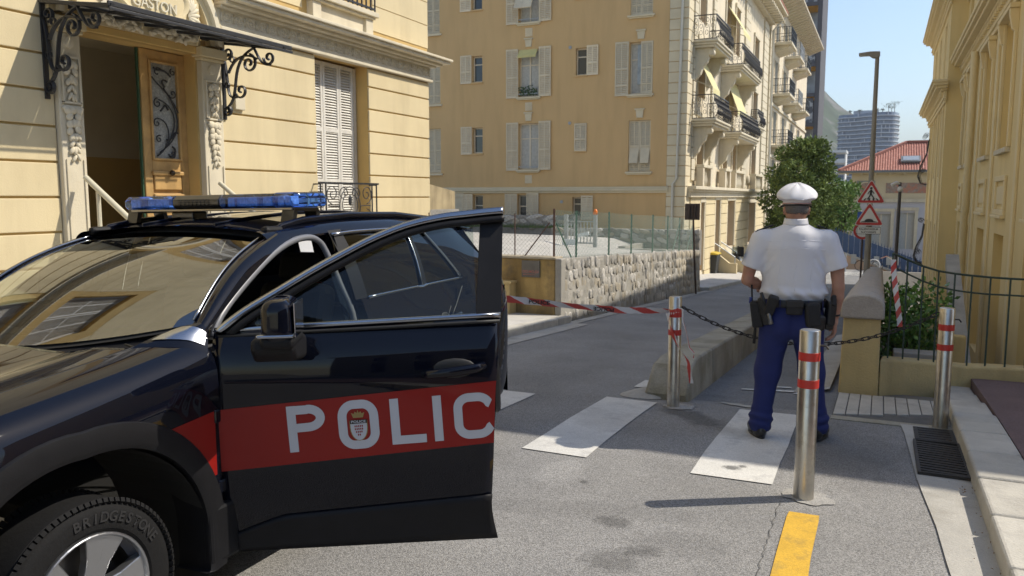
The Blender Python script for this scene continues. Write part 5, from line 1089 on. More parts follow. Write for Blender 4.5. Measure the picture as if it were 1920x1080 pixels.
# house across the street behind the camera (seen mirrored in the car)
ob = thing('opposite_house', 'tall ochre house opposite, seen only mirrored in the car paint', 'building', (12, -8, 0))
Fo = lambda a, b_, d: (9.5+d, a, b_); oops = [(y_, y_+1.2, z_, z_+2.1) for y_ in (-22, -18.5, -15, -11.5, -8, -4.5, -1, 2) for z_ in (1, 4.4)]
wallsheet(Fo, -26, 4.5, -.5, 8., oops, .2).build('wall', mat('shade_darkened_render', (.22, .18, .13), .9, .1, 1), ob); revs(Fo, oops, .2, 'window', M_pane, ob, True); MB().box(9.7, 20, -26, 4.5, -.5, 8).build('core', M_tan, ob); MB().box(9.1, 20, -26, 4.6, 8, 8.3).build('roof_edge', M_trim, ob)  # front colour darkened, shade painted in for its mirror image on the car
# ============ far street end
M_pink = mat('pink_wall', (.50, .35, .25), .9, .08, .6, .1, 20, streak=.12); M_bluef = mat('blue_fence', (.035, .075, .17), .5, .08, 4)
pkw = thing('retaining_wall', 'salmon pink retaining wall sloping down at the end of the street', 'wall', (-3, 62, gz(62)))
tp = lambda x: -.15-.50*(x+6)*.0-(x+4.5)*.37
MB().prism([(-12, -5), (3.2, -5), (3.2, tp(3.2)-1.4), (-12, tp(-12)-1.4)], lambda a, b_, d: (a, d, b_), 62, 62.4).build('wall_body', M_pink, pkw); MB().prism([(-12, tp(-12)-1.4), (3.2, tp(3.2)-1.4), (3.2, tp(3.2)-1.25), (-12, tp(-12)-1.25)], lambda a, b_, d: (a, d, b_), 61.93, 62.45).build('wall_coping', M_conc, pkw)
for x_ in (-1.95, -.45, .35): MB().box(x_, x_+(.35 if x_ < 0 else .8), 61.95, 62, -3.0 if x_ < -1 else -3.0, -2.3 if x_ < -1 else -2.4).build('meter_door', M_zinc, pkw)
bf = thing('blue_fence', 'blue sheet metal fence on top of the pink retaining wall', 'fence', (-3, 62.2, -1))
x_ = -9.
while x_ < 3.1:
    MB().prism([(x_, tp(x_)-1.25), (x_+.36, tp(x_+.36)-1.25), (x_+.36, tp(x_+.36)+.1), (x_, tp(x_)+.1)], lambda a, b_, d: (a, d, b_), 62.15+.03*((int(x_*10) % 2)), 62.2).build('fence_panel', M_bluef, bf)
    for q in (.05, .23): MB().prism([(x_+q, tp(x_+q)+.1), (x_+q+.06, tp(x_+q)+.1), (x_+q+.03, tp(x_+q)+.36)], lambda a, b_, d: (a, d, b_), 62.16, 62.19).build('spike', M_bluef, bf)
    x_ += .38
# house with red tiled roof
hs = thing('tiled_house', 'pale villa with red tiled hip roof, skylight and mosaic frieze', 'house', (0, 78, -3))
M_lil = mat('lilac_render', (.50, .49, .52), .9, .05, 1); M_crm2 = mat('house_cream', (.58, .50, .34), .9, .06, 1); M_tile = mat('roof_tile', (.33, .135, .10), .85, .2, 8, col2=(.47, .24, .19), c2scale=3)
hw = [(-.9, .6, -2.5, .35), (3.1, 4.4, -2.5, .35), (1.3, 2.4, -2.6, .45)]
Fhh = lambda a, b_, d: (a, 75+d, b_)
wallsheet(Fhh, -2.6, 8, -5, 1.5, [hw[0], hw[2]], .2).build('wall', M_lil, hs); revs(Fhh, [hw[0], hw[2]], .2, 'window', M_curt, hs, True); MB().box(-2.6, 8, 75.3, 84, -5, 4).box(-2.6, 8, 75, 75.3, 1.5, 4).build('core', M_crm2, hs)
for (p, q, r_, s_) in (hw[0], hw[2]):
    MB().box(p-.25, p, 74.9, 75, r_, s_+.2).box(q, q+.25, 74.9, 75, r_, s_+.2).box(p-.3, q+.3, 74.88, 75, s_+.2, s_+.45).build('window_surround', M_trim, hs); MB().box((p+q)/2-.05, (p+q)/2+.05, 75.15, 75.2, r_, s_).build('mullion', M_frm, hs)
MB().box(-2.65, 8, 74.85, 75, 1.35, 1.6).build('string_course', M_trim, hs); MB().box(-2.65, -2.4, 74.95, 75.0, -5, 1.35).build('corner_strip', M_crm2, hs)
M_mos = mat('mosaic', (.30, .24, .20), .7, .3, 8, col2=(.44, .20, .13), c2lo=.45, c2hi=.55, c2scale=2.5)
MB().box(.1, 8, 74.96, 75, 2.1, 2.95).build('mosaic_frieze', M_mos, hs)
MB().box(-2.2, -.75, 74.96, 75, 1.9, 3.15).build('mosaic_panel', mat('mosaic_grey', (.26, .28, .26), .7, .15, 6), hs); MB().lathe([(.52, 0), (.52, .04)], (-1.48, 74.96, 2.52), 20, Matrix.Rotation(R(90), 3, 'X')).build('medallion', M_mos, hs); MB().tube([(-1.48+.5*math.cos(2*PI*i/20), 74.93, 2.52+.5*math.sin(2*PI*i/20)) for i in range(20)], .05, 5, closed=True).build('medallion_ring', M_trim, hs)
b = MB(); nx, ny = 150, 10
def rf(u, w_):
    x = -3.6+15*u; e = min(1, max(0, (x+3.6)/5.2)); y = 74.3+5.2*w_*e; return (x, y, 4.0+w_*e*2.55+.035*math.cos(2*PI*u*75)+.03*((w_*12) % 1))
b.grid(rf, 300, 12); ro = b.build('roof', M_tile, hs, smooth=False)
b = MB(); b.grid(lambda u, w_: (-3.6+5.2*w_, 74.3+11*u if False else 74.3+10.4*u*(1-w_)+5.2*w_, 4.0+2.55*w_), 20, 12); b.build('roof_side', M_tile, hs)
MB().bar((-3.6, 74.3, 4.05), (1.6, 79.5, 6.62), .3, .2).bar((1.6, 79.5, 6.62), (11, 79.5, 6.62), .3, .2).build('ridge_tiles', M_tile, ro); MB().box(-3.7, 11, 74.15, 74.32, 3.82, 4.0).build('gutter', mat('gutter_grey', (.16, .17, .18), .6, .05), ro); MB().box(-3.6, 11, 74.3, 75, 3.75, 3.82).build('soffit', M_crm2, ro)
MB().obox((1.9, 75.9, 4.95), (1.5, 1.1, .15), Matrix.Rotation(R(26), 3, 'X')).build('skylight_frame', MATS['gutter_grey'], ro); MB().obox((1.9, 75.87, 5.03), (1.2, .8, .04), Matrix.Rotation(R(26), 3, 'X')).build('skylight_pane', mat('skylight_glass', (.30, .34, .38), .1, .05), ro)
for i in range(10): MB().box(-3+i*1.1, -2.85+i*1.1, 74.4, 75, 3.6, 3.75).build('eave_bracket', M_crm2, hs)
gw = thing('garden_wall', 'weathered stone garden wall behind the dark conifer', 'wall', (-5, 70, -1)); MB().box(-12, -2.6, 70, 70.4, -4, .2).build('wall_body', mat('garden_stone', (.34, .31, .24), .95, .2, 3, .4, 8), gw); MB().box(-12, -2.6, 69.9, 70.5, .2, .35).build('wall_coping', M_conc, gw)
of_ = thing('orange_railing', 'orange wooden railing above the garden wall', 'fence', (-4, 70.3, .3))
for i in range(14): MB().box(-5.5+i*.2, -5.38+i*.2, 70.15, 70.25, .35, 1.2).build('picket', mat('orange_wood', (.50, .27, .05), .7, .1), of_)
# grey residential tower with orange loggias
GX = -1.2
gbl = thing('modern_block', 'charcoal modern apartment block with orange loggias and patterned screens', 'building', (-12, 112, 0))
M_char = mat('charcoal', (.085, .08, .085), .7, .06, 1); M_oran = mat('loggia_orange', (.62, .33, .025), .7, .05); M_scr = mat('patterned_screen', (.10, .10, .11), .6, 0, col2=(.42, .42, .42), c2lo=.49, c2hi=.52, c2scale=1.1)
for x_ in (-9.75, -7.45): MB().boxg(x_, x_+.55, 110, 111.2, 7, 40).build('frame_post', M_char, gbl)
MB().boxg(-20, -9.3, 111, 122, 2, 40).boxg(-9.3, -7.1, 114, 122, 2, 40).build('core', M_char, gbl)
for i in range(9):
    z_ = 7+i*3.75; MB().boxg(-9.3, -7.4, 110, 114, z_, z_+.45).build('floor_slab', M_char, gbl); MB().boxg(-9.3, -7.45, 110.3, 114, z_-.06, z_-.003).build('loggia_ceiling', M_oran, gbl)
    if i % 2: MB().boxg(-9.1, -7.6, 110.3, 110.4, z_+.5, z_+3.6).build('screen', M_scr, gbl)
    else:
        MB().boxg(-9.25, -7.5, 113.9, 114, z_+.45, z_+3.7).build('glazing', mat('loggia_glass', (.35, .38, .40), .3, .2, 1), gbl)
        for q in range(12): MB().boxg(-9.2+q*.15, -9.17+q*.15, 110.2, 110.24, z_+.45, z_+1.5).build('railing_bar', M_zinc, gbl)
        MB().boxg(-9.25, -7.45, 110.18, 110.26, z_+1.5, z_+1.56).build('handrail', M_zinc, gbl)
# curved tower and white block, hills
twr = thing('curved_tower', 'distant curved glass tower with white wavy floor bands and roof trees', 'tower', (-12, 610, -10))
M_tgl = mat('tower_glass', (.11, .15, .22), .25, .35, .35); M_tsl = mat('tower_slab', (.50, .52, .55), .7, .05)
def outline(e):
    pts = []
    for i in range(33):
        t = i/32; x = -31.4+38*t; rnd_ = 9*(max(0, 1-t/.16)**2+max(0, 1-(1-t)/.1)**2); pts.append((x+(-e if t < .5 else e)*.5, 600-e*1.3+rnd_+5.5*math.sin(t*PI*1.9+.4)))
    return pts+[(6.6, 640), (-31.4, 640)]
P_ = lambda a, b_, d: (a, b_, d)
for i in range(24):
    z_ = -10+i*2.85; MB().prism(outline(0), P_, z_+.9, z_+2.85).build('glass_band', M_tgl, twr); MB().prism(outline(1.5), P_, z_+.2, z_+.8).build('floor_band', M_tsl, twr)
    rq = random.Random(i)
    for j in range(3):
        k_ = rq.randrange(2, 30); a = outline(.7)[k_]; MB().box(a[0]-.25, a[0]+.25, a[1]-.5, a[1]+.2, z_+.75, z_+2.85).build('fin', M_tsl, twr)
MB().box(-22, -6, 608, 618, 58.4, 61).build('roof_house', M_tsl, twr)
M_lf = [mat('leaf_%d' % i, c, .75, .25, 3) for i, c in enumerate(((.035, .06, .018), (.06, .10, .025), (.09, .14, .035)))]
for x_, h in ((-16, 1.6), (-12, 2), (-5, 2.2), (-2.5, 2), (0, 4.5), (1.2, 3.2), (2.4, 5.5)):
    h *= 1.4; tr = thing('roof_tree', 'small rooftop tree on the curved tower, %s' % {-16: 'leftmost', -12: 'second from left', -5: 'left of the palms', -2.5: 'low, beside the palms', 0: 'first palm', 1.2: 'shorter middle palm', 2.4: 'tallest right palm'}[x_], 'tree', (x_*1.5, 606, 58.6), 0, 'trees on the tower roof')
    MB().tube([(x_*1.5, 606, 58.3), (x_*1.5, 606, 58.6+h*.75)], .22, 5).build('trunk', M_woodd, tr); b = MB(); rq = random.Random(int(x_*7))
    for _ in range(70):
        p = Vector((x_*1.5, 606, 58.6+h*.8))+Vector((rq.gauss(0, 1), rq.gauss(0, 1), rq.gauss(0, .5)))*h*.22; q = Vector((rq.uniform(-1, 1), rq.uniform(-1, 1), rq.uniform(-.6, .6)))*1.0; b.add([p, p+q, p+q*.5+Vector((0, .3, .35))], [(0, 1, 2)])
    b.build('crown', M_lf[0], tr)
wb = thing('white_block', 'distant white apartment block with balconies and red awning', 'building', (-26, 250, -5))
M_wh = mat('white_render', (.62, .62, .60), .8, .05, 1)
MB().box(-17.8, -10.6, 252, 262, -12, 14.5).build('core', M_wh, wb); MB().box(-18, -10.4, 249.5, 262, 14.5, 15.2).build('roof', M_wh, wb)
for i in range(9):
    z_ = -12+i*2.95; MB().box(-17.9, -10.5, 249.8, 252, z_, z_+.25).box(-17.9, -10.5, 249.8, 249.95, z_+.25, z_+1.15).build('balcony', M_wh, wb); MB().box(-17.5, -10.9, 251.9, 251.99, z_+.3, z_+2.5).build('window_band', M_tgl, wb)
MB().prism([(252, 6.7), (249.6, 5.6), (249.6, 5.45), (252, 6.5)], lambda a, b_, d: (d, a, b_), -13.5, -11.5).build('awning', mat('red_awning', (.5, .08, .06), .8, 0), wb)
M_hill = mat('hill_scrub', (.045, .065, .035), .95, .4, .035, 0, col2=(.17, .165, .15), c2lo=.52, c2hi=.66, c2scale=.03)
def hill(name, x0, x1, y0, y1, zf, m, seed, nx=60, ny=24):
    rs = np.random.RandomState(seed); ph = rs.uniform(0, 6, 12)
    def f(u, w_):
        x = x0+(x1-x0)*u; r_ = sum(math.sin(x*.008*(k_+1)*1.7+ph[k_]+w_*3)/(k_+1) for k_ in range(8)); return (x, y0+(y1-y0)*w_, -20+(zf(x)+20)*math.sin(PI/2*min(1, w_*1.0))*(1+.06*r_)+6*math.sin(x*.05+w_*20+ph[3])*w_)
    return struct(MB().grid(f, nx, ny).build(name, m, smooth=True))
hill('hill', -900, 160, 600, 1000, lambda x: max(-20, 185-.62*abs(x+170)**1.02 if x < -170 else 185*math.exp(-((x+170)/165)**2)), M_hill, 3, 120, 30)
hill('ridge', -1500, 2500, 2600, 3600, lambda x: 150-.00006*(x-100)**2, mat('ridge_haze_tint', (.12, .16, .16), .95, .2, .005), 5, 80, 10)  # ridge colour has the blue of distant haze painted in
# ------------------------------------------------------------------ foliage
def leafcloud(name, parent, clumps, n, size, mats, seed, aspect=.5, up=.3):
    """leaf-sized faces spread through lumpy clumps (centre, radius)"""
    rq = np.random.RandomState(seed); wts = np.array([c[1]**2 for c in clumps]); wts /= wts.sum(); pick = rq.choice(len(clumps), n, p=wts)
    for mi, m in enumerate(mats):
        v = []; f = []
        for k_ in range(mi, n, len(mats)):
            c, r_ = clumps[pick[k_]]; d = rq.normal(size=3); d /= np.linalg.norm(d); rad = r_*rq.uniform(.55, 1.)**.6*(1+.12*rq.normal()); p = np.array(c)+d*rad
            a = rq.normal(size=3)*.8+d*.7+np.array([0, 0, up]); a /= np.linalg.norm(a); s_ = np.cross(a, rq.normal(size=3)); s_ /= np.linalg.norm(s_)+1e-6
            L = size*rq.uniform(.6, 1.4); w_ = L*aspect; i0 = len(v)
            v += [p, p+a*L*.5+s_*w_*.5, p+a*L, p+a*L*.5-s_*w_*.5]; f.append((i0, i0+1, i0+2, i0+3))
        MB().add(v, f).build(name, m, parent)
def tree(label, base, h, trunk_r, clumps, n, size, mats, seed, name='conifer_tree', cat='tree', aspect=.5):
    t = thing(name, label, cat, base); bx, by, bz = base; rq = random.Random(seed)
    b = MB(); b.tube([(bx, by, bz-.2), (bx+.1, by, bz+h*.3), (bx, by+.1, bz+h*.75)], [trunk_r, trunk_r*.8, trunk_r*.3], 8)
    for c, r_ in clumps[:14]: b.tube([(bx+.05, by, bz+h*rq.uniform(.15, .5)), tuple((Vector((bx, by, bz+h*.4))+Vector(c))/2), tuple(c)], [trunk_r*.45, trunk_r*.3, trunk_r*.12], 5)
    b.build('trunk', M_woodd, t, smooth=True); leafcloud('crown', t, clumps, n, size, mats, seed, aspect); return t
rq = random.Random(11); cl = []
for _ in range(70):
    z_ = rq.uniform(0, 1); w_ = 2.35*math.sin(PI*(.12+.80*z_))**.7*(1 if z_ < .75 else .85); a = rq.uniform(0, 2*PI); r_ = math.sqrt(rq.uniform(.15, 1))*w_
    cl.append(((-4.25+r_*math.cos(a)*.92, 50+r_*math.sin(a), -.7+5.3*z_), rq.uniform(.38, .68)))
for dx, dz in ((-.3, 4.75), (.5, 4.55), (-1.2, 4.3)): cl.append(((-4.3+dx, 49.6, dz), .4))
tree('dense dark green conifer at the end of the street behind the officer', (-4.25, 50, gz(50)), 6.5, .22, cl, 30000, .20, [mat('conifer_%d' % i, c, .8, .3, 1.5) for i, c in enumerate(((.085, .13, .03), (.13, .19, .045), (.19, .25, .06)))], 3, aspect=.42)
rq = random.Random(5); cl = [((-3.0+rq.uniform(-1.2, 1), 68+rq.uniform(-1, 1), 1.0+rq.uniform(-1.2, 1.6)), rq.uniform(.5, .9)) for _ in range(18)]
tree('bright green leafy tree glimpsed behind the conifer beside the house', (-3.2, 68, gz(66)), 5, .15, cl, 5000, .26, [mat('bright_leaf_%d' % i, c, .7, .25, 2) for i, c in enumerate(((.09, .17, .03), (.14, .24, .045)))], 8, 'leafy_tree')
rq = random.Random(6); cl = [((.28+rq.uniform(-.2, .42), 13.6+rq.uniform(-.9, 1.2), -.45+rq.uniform(-1., .72)), rq.uniform(.16, .3)) for _ in range(44)]
tree('glossy green shrub behind the parapet below the railing', (.35, 13.7, -2.3), 1.8, .05, cl, 5200, .085, [mat('shrub_%d' % i, c, .45, .25, 6) for i, c in enumerate(((.07, .16, .035), (.12, .26, .055), (.17, .33, .075)))], 9, 'shrub', 'shrub', .6)
# ------------------------------------------------------------------ police car
XC, YC = -3.42, 1.79
C = lambda lx, ly, z: (XC+lx, YC+ly, z)
def paintmat(name, col, rough=.12, coat=1., tint=None):
    m = mat(name, col, rough, .0, spec=.0, coat=coat*.5); b = m.node_tree.nodes['Principled BSDF']; n = m.node_tree.nodes; l = m.node_tree.links
    t = n.new('ShaderNodeTexNoise'); t.inputs['Scale'].default_value = 900; tc = n.new('ShaderNodeTexCoord'); l.new(tc.outputs['Object'], t.inputs['Vector'])
    t2 = n.new('ShaderNodeTexNoise'); t2.inputs['Scale'].default_value = 4; t2.inputs['Detail'].default_value = 8; l.new(tc.outputs['Object'], t2.inputs['Vector'])
    mr = n.new('ShaderNodeMapRange'); mr.inputs[1].default_value = .35; mr.inputs[2].default_value = .75; mr.inputs[3].default_value = .0; mr.inputs[4].default_value = .04; l.new(t2.outputs['Fac'], mr.inputs[0]); l.new(mr.outputs[0], b.inputs['Coat Roughness']); b.inputs['Coat IOR'].default_value = 1.39
    return m
M_pnt = paintmat('black_car_paint', (.003, .004, .009), .4, 2.0); M_clad = mat('black_plastic', (.010, .010, .0115), .5, .15, 12, .08, 200, spec=.22); M_chrome = mat('chrome', (.62, .64, .68), .12, 0, metal=1.); M_satin = mat('satin_trim', (.36, .38, .42), .22, 0, metal=1.)
M_rubb = mat('seal_rubber', (.012, .012, .012), .6, 0); M_seal = mat('door_seal_grey', (.16, .165, .18), .35, .05); M_int = mat('interior_black', (.014, .014, .015), .7, .1, 20); M_intg = mat('interior_grey', (.07, .07, .075), .7, .1, 20)
M_wsg = glassmat('windscreen_glass', (.50, .55, .52), 2.8); M_sg_ = glassmat('side_glass', (.62, .68, .64), 1.5); M_tintg = glassmat('rear_tinted_glass', (.10, .11, .105), 1.62)
M_vred = mat('vinyl_red', (.26, .010, .007), .4, .03, 3, coat=.15, spec=.25); M_vwht = mat('vinyl_white', (.50, .51, .54), .4, .03, 3); M_gold = mat('vinyl_gold', (.30, .21, .07), .5, .1, 30); M_vblk = mat('vinyl_black', (.012, .012, .012), .5, 0)
pc = thing('police_car', 'black police SUV with blue light bar and open driver door', 'car', (XC, YC, 0))
def crom(P, t):
    """Catmull-Rom through the points P, t in 0..1"""
    n = len(P)-1; s = min(t*n, n-1e-6); i = int(s); f_ = s-i; p = [P[max(0, min(n, i+k))] for k in (-1, 0, 1, 2)]
    return tuple(.5*((2*p[1][k])+(-p[0][k]+p[2][k])*f_+(2*p[0][k]-5*p[1][k]+4*p[2][k]-p[3][k])*f_*f_+(-p[0][k]+3*p[1][k]-3*p[2][k]+p[3][k])*f_**3) for k in range(len(P[0])))
lerp1 = lambda x, xs, ys: float(np.interp(x, xs, ys))
def smooth1(x, xs, ys):
    e = .07; return sum(lerp1(x+d, xs, ys) for d in (-e, -e/2, 0, e/2, e))/5
zsf = lambda ly: smooth1(ly, [-1.0, -.9, -.75, -.4, 0, .25, .6, .8], [.62, .78, .90, .985, 1.03, 1.06, 1.11, 1.125])
wf = lambda ly: smooth1(ly, [-1.05, -.98, -.85, -.6, -.3, 3.0, 3.4, 3.6, 3.75], [.70, .80, .91, .975, 1., 1., .975, .93, .80])
def fsec(ly):
    zs, w = zsf(ly), wf(ly); k = min(1, max(.0, (zs-.6)/.4))
    return [(.82*w, .24), (.90*w, .27), (.935*w, .38), (.952*w, .55), (.958*w, .55+.28*k), (.962*w, zs-.12), (.948*w, zs-.03), (.90*w, zs+.035), (.83*w, zs+.066), (.757*w, zs+.082)]
def hsec(ly):
    zs, w = zsf(ly), wf(ly); return [(.750*w, zs+.080), (.62*w, zs+.094), (.52*w, zs+.088), (.30*w, zs+.104), (0, zs+.112)]
def inarch(ly, z, r=.545, cy=0.): return math.hypot(ly-cy, (z-.34)) < r*(1+.03*abs(math.sin(2*math.atan2(z-.34, ly-cy)))) or (abs(ly-cy) < r and z < .34)
for sx, nm in ((1, 'left'), (-1, 'right')):
    fn = lambda u, w_, sx=sx: (lambda ly: (lambda p: C(sx*p[0], ly, p[1]))(crom(fsec(ly), w_)))(-.98+1.605*u)
    def sk(u, w_): ly = -.98+1.605*u; p = crom(fsec(ly), w_); return p[0] > .5 and inarch(ly, p[1])
    fo = MB().grid(fn, 64, 40, sk, flip=(sx < 0)).build('fender', M_pnt, pc, smooth=True)
def hoodf(u, w_):
    x01 = abs(2*u-1); sgn = 1 if u >= .5 else -1; rear = .235+.16*x01**2; ly = -.93+(rear+.93)*w_; p = crom(hsec(ly), 1-x01); return C(sgn*p[0], ly, p[1])
MB().grid(hoodf, 48, 48, flip=False).build('hood', M_pnt, pc, smooth=True, solid=.012, recalc=False)
MB().grid(lambda u, w_: (lambda p: (p[0], p[1], p[2]-.02))(hoodf(u*1.0, w_)), 24, 24).build('hood_underlay', M_rubb, pc)
for sx in (1, -1): MB().tube([C(sx*(hsec(ly)[0][0]+.004), ly, hsec(ly)[0][1]-.001) for ly in np.linspace(-.85, .40, 40)]+[C(sx*.70, .405, hsec(.40)[0][1]+.008)], .005, 5).build('hood_gap', M_rubb, pc, smooth=True)
# nose
def nose(u, w_):
    a = (u-.5)*PI; return C(.78*math.sin(a), -.80-.20*math.cos(a)**.6-.02*math.sin(PI*w_), .25+.60*w_)
MB().grid(nose, 30, 12).build('front_bumper', M_clad, pc, smooth=True)
MB().grid(lambda u, w_: C(.60*math.sin((u-.5)*PI), -.84-.20*math.cos((u-.5)*PI)**.6, .52+.22*w_), 20, 4).build('grille', M_rubb, pc, smooth=True)
for sx in (1, -1): MB().ell(C(sx*.68, -.86, .80), (.17, .14, .06), None, 14, 8).build('headlight', mat('lamp_clear', (.55, .57, .6), .08, 0, metal=.6), pc, smooth=True)
# rear flanks
belt = lambda ly: 1.185+.012*ly
def rsec(ly):
    w = wf(ly); zb = belt(ly); return [(.82*w, .24), (.90*w, .27), (.935*w, .38), (.952*w, .55), (.960*w, .82), (.957*w, .96), (.944*w, 1.05), (.922*w, 1.12), (.888*w, zb)]
for sx in (1, -1):
    fn = lambda u, w_, sx=sx: (lambda ly: (lambda p: C(sx*p[0], ly, p[1]))(crom(rsec(ly), w_)))(.60+3.12*u)
    def sk(u, w_, sx=sx):
        ly = .60+3.12*u; p = crom(rsec(ly), w_)
        return inarch(ly, p[1], .53, 2.69) or (sx > 0 and .60 <= ly < 1.73 and p[1] > .36)
    MB().grid(fn, 104, 34, sk, flip=(sx < 0)).build('rear_flank' if sx > 0 else 'right_flank', M_pnt, pc, smooth=True)
    for cy in (0., 2.69):
        def clad(u, w_, sx=sx, cy=cy):
            a = R(-22+224*u); q = 1+.05*abs(math.sin(2*a))**1.0
            r_, x = [(.615, .958), (.61, .972), (.545, .984), (.52, .972), (.515, .80)][int(round(w_*4))]; x *= wf(cy-r_*math.cos(a)) if x > .9 else 1.
            return C(sx*x, cy-r_*q*math.cos(a), max(.22, .335+r_*q*math.sin(a)))
        MB().grid(clad, 44, 4, flip=(sx < 0)).build('wheel_arch', M_clad, pc, smooth=40)
        MB().grid(lambda u, w_, sx=sx, cy=cy: C(sx*(.955-.5*w_), cy-.535*math.cos(R(-20+220*u)), .33+.535*math.sin(R(-20+220*u))), 30, 2).build('wheel_well', M_rubb, pc)
MB().grid(lambda u, w_: C(.905+.03*math.sin(PI*w_), .58+1.55*u, .20+.17*w_), 12, 5).build('sill', M_clad, pc, smooth=True)
MB().box(XC-.9, XC+.90, YC+.55, YC+3.3, .22, .30).build('floor_pan', M_rubb, pc)
MB().obox(C(.955, .60, .36), (.05, .16, .24)).build('mud_flap', M_clad, pc, bevel=.015)
# tail
def tail(u, w_):
    a = (u-.5)*2; z = .28+1.30*w_; x = a*(.86-.20*max(0, (z-1.1)/.5)); return C(x, 3.72-.10*abs(a)**3-max(0, (z-1.05))*.75, z)
MB().grid(tail, 24, 24).build('tailgate', M_pnt, pc, smooth=True); MB().grid(lambda u, w_: C((u-.5)*1.6, 3.75-.16*abs(2*u-1)**3, .28+.36*w_), 20, 4).build('rear_bumper', M_clad, pc, smooth=True)
for sx in (1, -1): MB().grid(lambda u, w_, sx=sx: C(sx*(.60+.285*u), 3.735-.02*u-.17*u**4, .93+.14*w_+.03*u), 12, 4).build('tail_light', mat('lens_red', (.35, .01, .01), .1, 0, coat=1), pc, smooth=True)
# greenhouse
zre = lambda ly: smooth1(ly, [1.2, 1.5, 1.9, 2.4, 2.9, 3.3, 3.6], [1.535, 1.565, 1.585, 1.585, 1.56, 1.515, 1.47])
xre = lambda ly: smooth1(ly, [1.2, 2.2, 3.0, 3.5], [.715, .72, .70, .66])
def usurf(sx, ly, t, inset=0.):
    zb = belt(ly); x = .888*wf(ly)*(1-t)+xre(ly)*t+.018*math.sin(PI*t)-inset; return C(sx*x, ly, zb*(1-t)+zre(ly)*t)
def upan(sx, b0, b1, t0, t1, name, m, inset=0., tr=(0, 1), solid=0, parent=None, nu=8, nv=10):
    """panel on the upper side surface; lower edge b0..b1, upper edge t0..t1 (ly)"""
    def f_(u, w_): t = tr[0]+(tr[1]-tr[0])*w_; return usurf(sx, (b0+(b1-b0)*u)*(1-t)+(t0+(t1-t0)*u)*t, t, inset)
    return MB().grid(f_, nu, nv, flip=(sx < 0)).build(name, m, parent or pc, smooth=True, solid=solid)
for sx in (1, -1):
    upan(sx, 1.69, 1.80, 1.69, 1.80, 'b_pillar', M_clad); upan(sx, 1.80, 2.365, 1.80, 2.43, 'rear_door_glass', M_tintg, .006, (.0, .93)); upan(sx, 2.365, 2.425, 2.43, 2.48, 'c_pillar', M_clad); upan(sx, 2.425, 2.86, 2.48, 2.60, 'quarter_glass', M_tintg, .006, (.03, .93)); upan(sx, 2.86, 3.42, 2.60, 3.12, 'd_pillar', M_pnt)
    MB().tube([usurf(sx, 1.80+(2.365-1.80)*t, .0, -.004) for t in np.linspace(0, 1, 8)]+[usurf(sx, 2.365+.5*t, .0, -.004) for t in np.linspace(0, 1, 8)]+[usurf(sx, (2.86*(1-q)+2.60*q), q, -.004) for q in np.linspace(.04, .95, 10)], .010, 6).build('window_trim', M_satin, pc, smooth=True)
    MB().tube([usurf(sx, 1.70+1.0*t, .94, -.006) for t in np.linspace(0, 1, 14)], .011, 6).build('window_trim', M_satin, pc, smooth=True); MB().tube([usurf(sx, 2.365*(1-q)+2.43*q, q, -.005) for q in np.linspace(0, .95, 6)], .006, 6).build('window_trim', M_satin, pc, smooth=True)
    # cantrail
    MB().grid(lambda u, w_, sx=sx: (lambda ly: C(sx*(xre(ly)-.005-.085*w_+.012*math.sin(PI*w_)), ly, zre(ly)-.02+.045*math.sin(PI/2*w_)+.02*w_))(1.25+2.0*u), 30, 6, flip=(sx < 0)).build('cantrail', M_pnt, pc, smooth=True)
upan(-1, .85, 1.68, 1.32, 1.68, 'front_door_glass', M_sg_, .006, (0, .93))
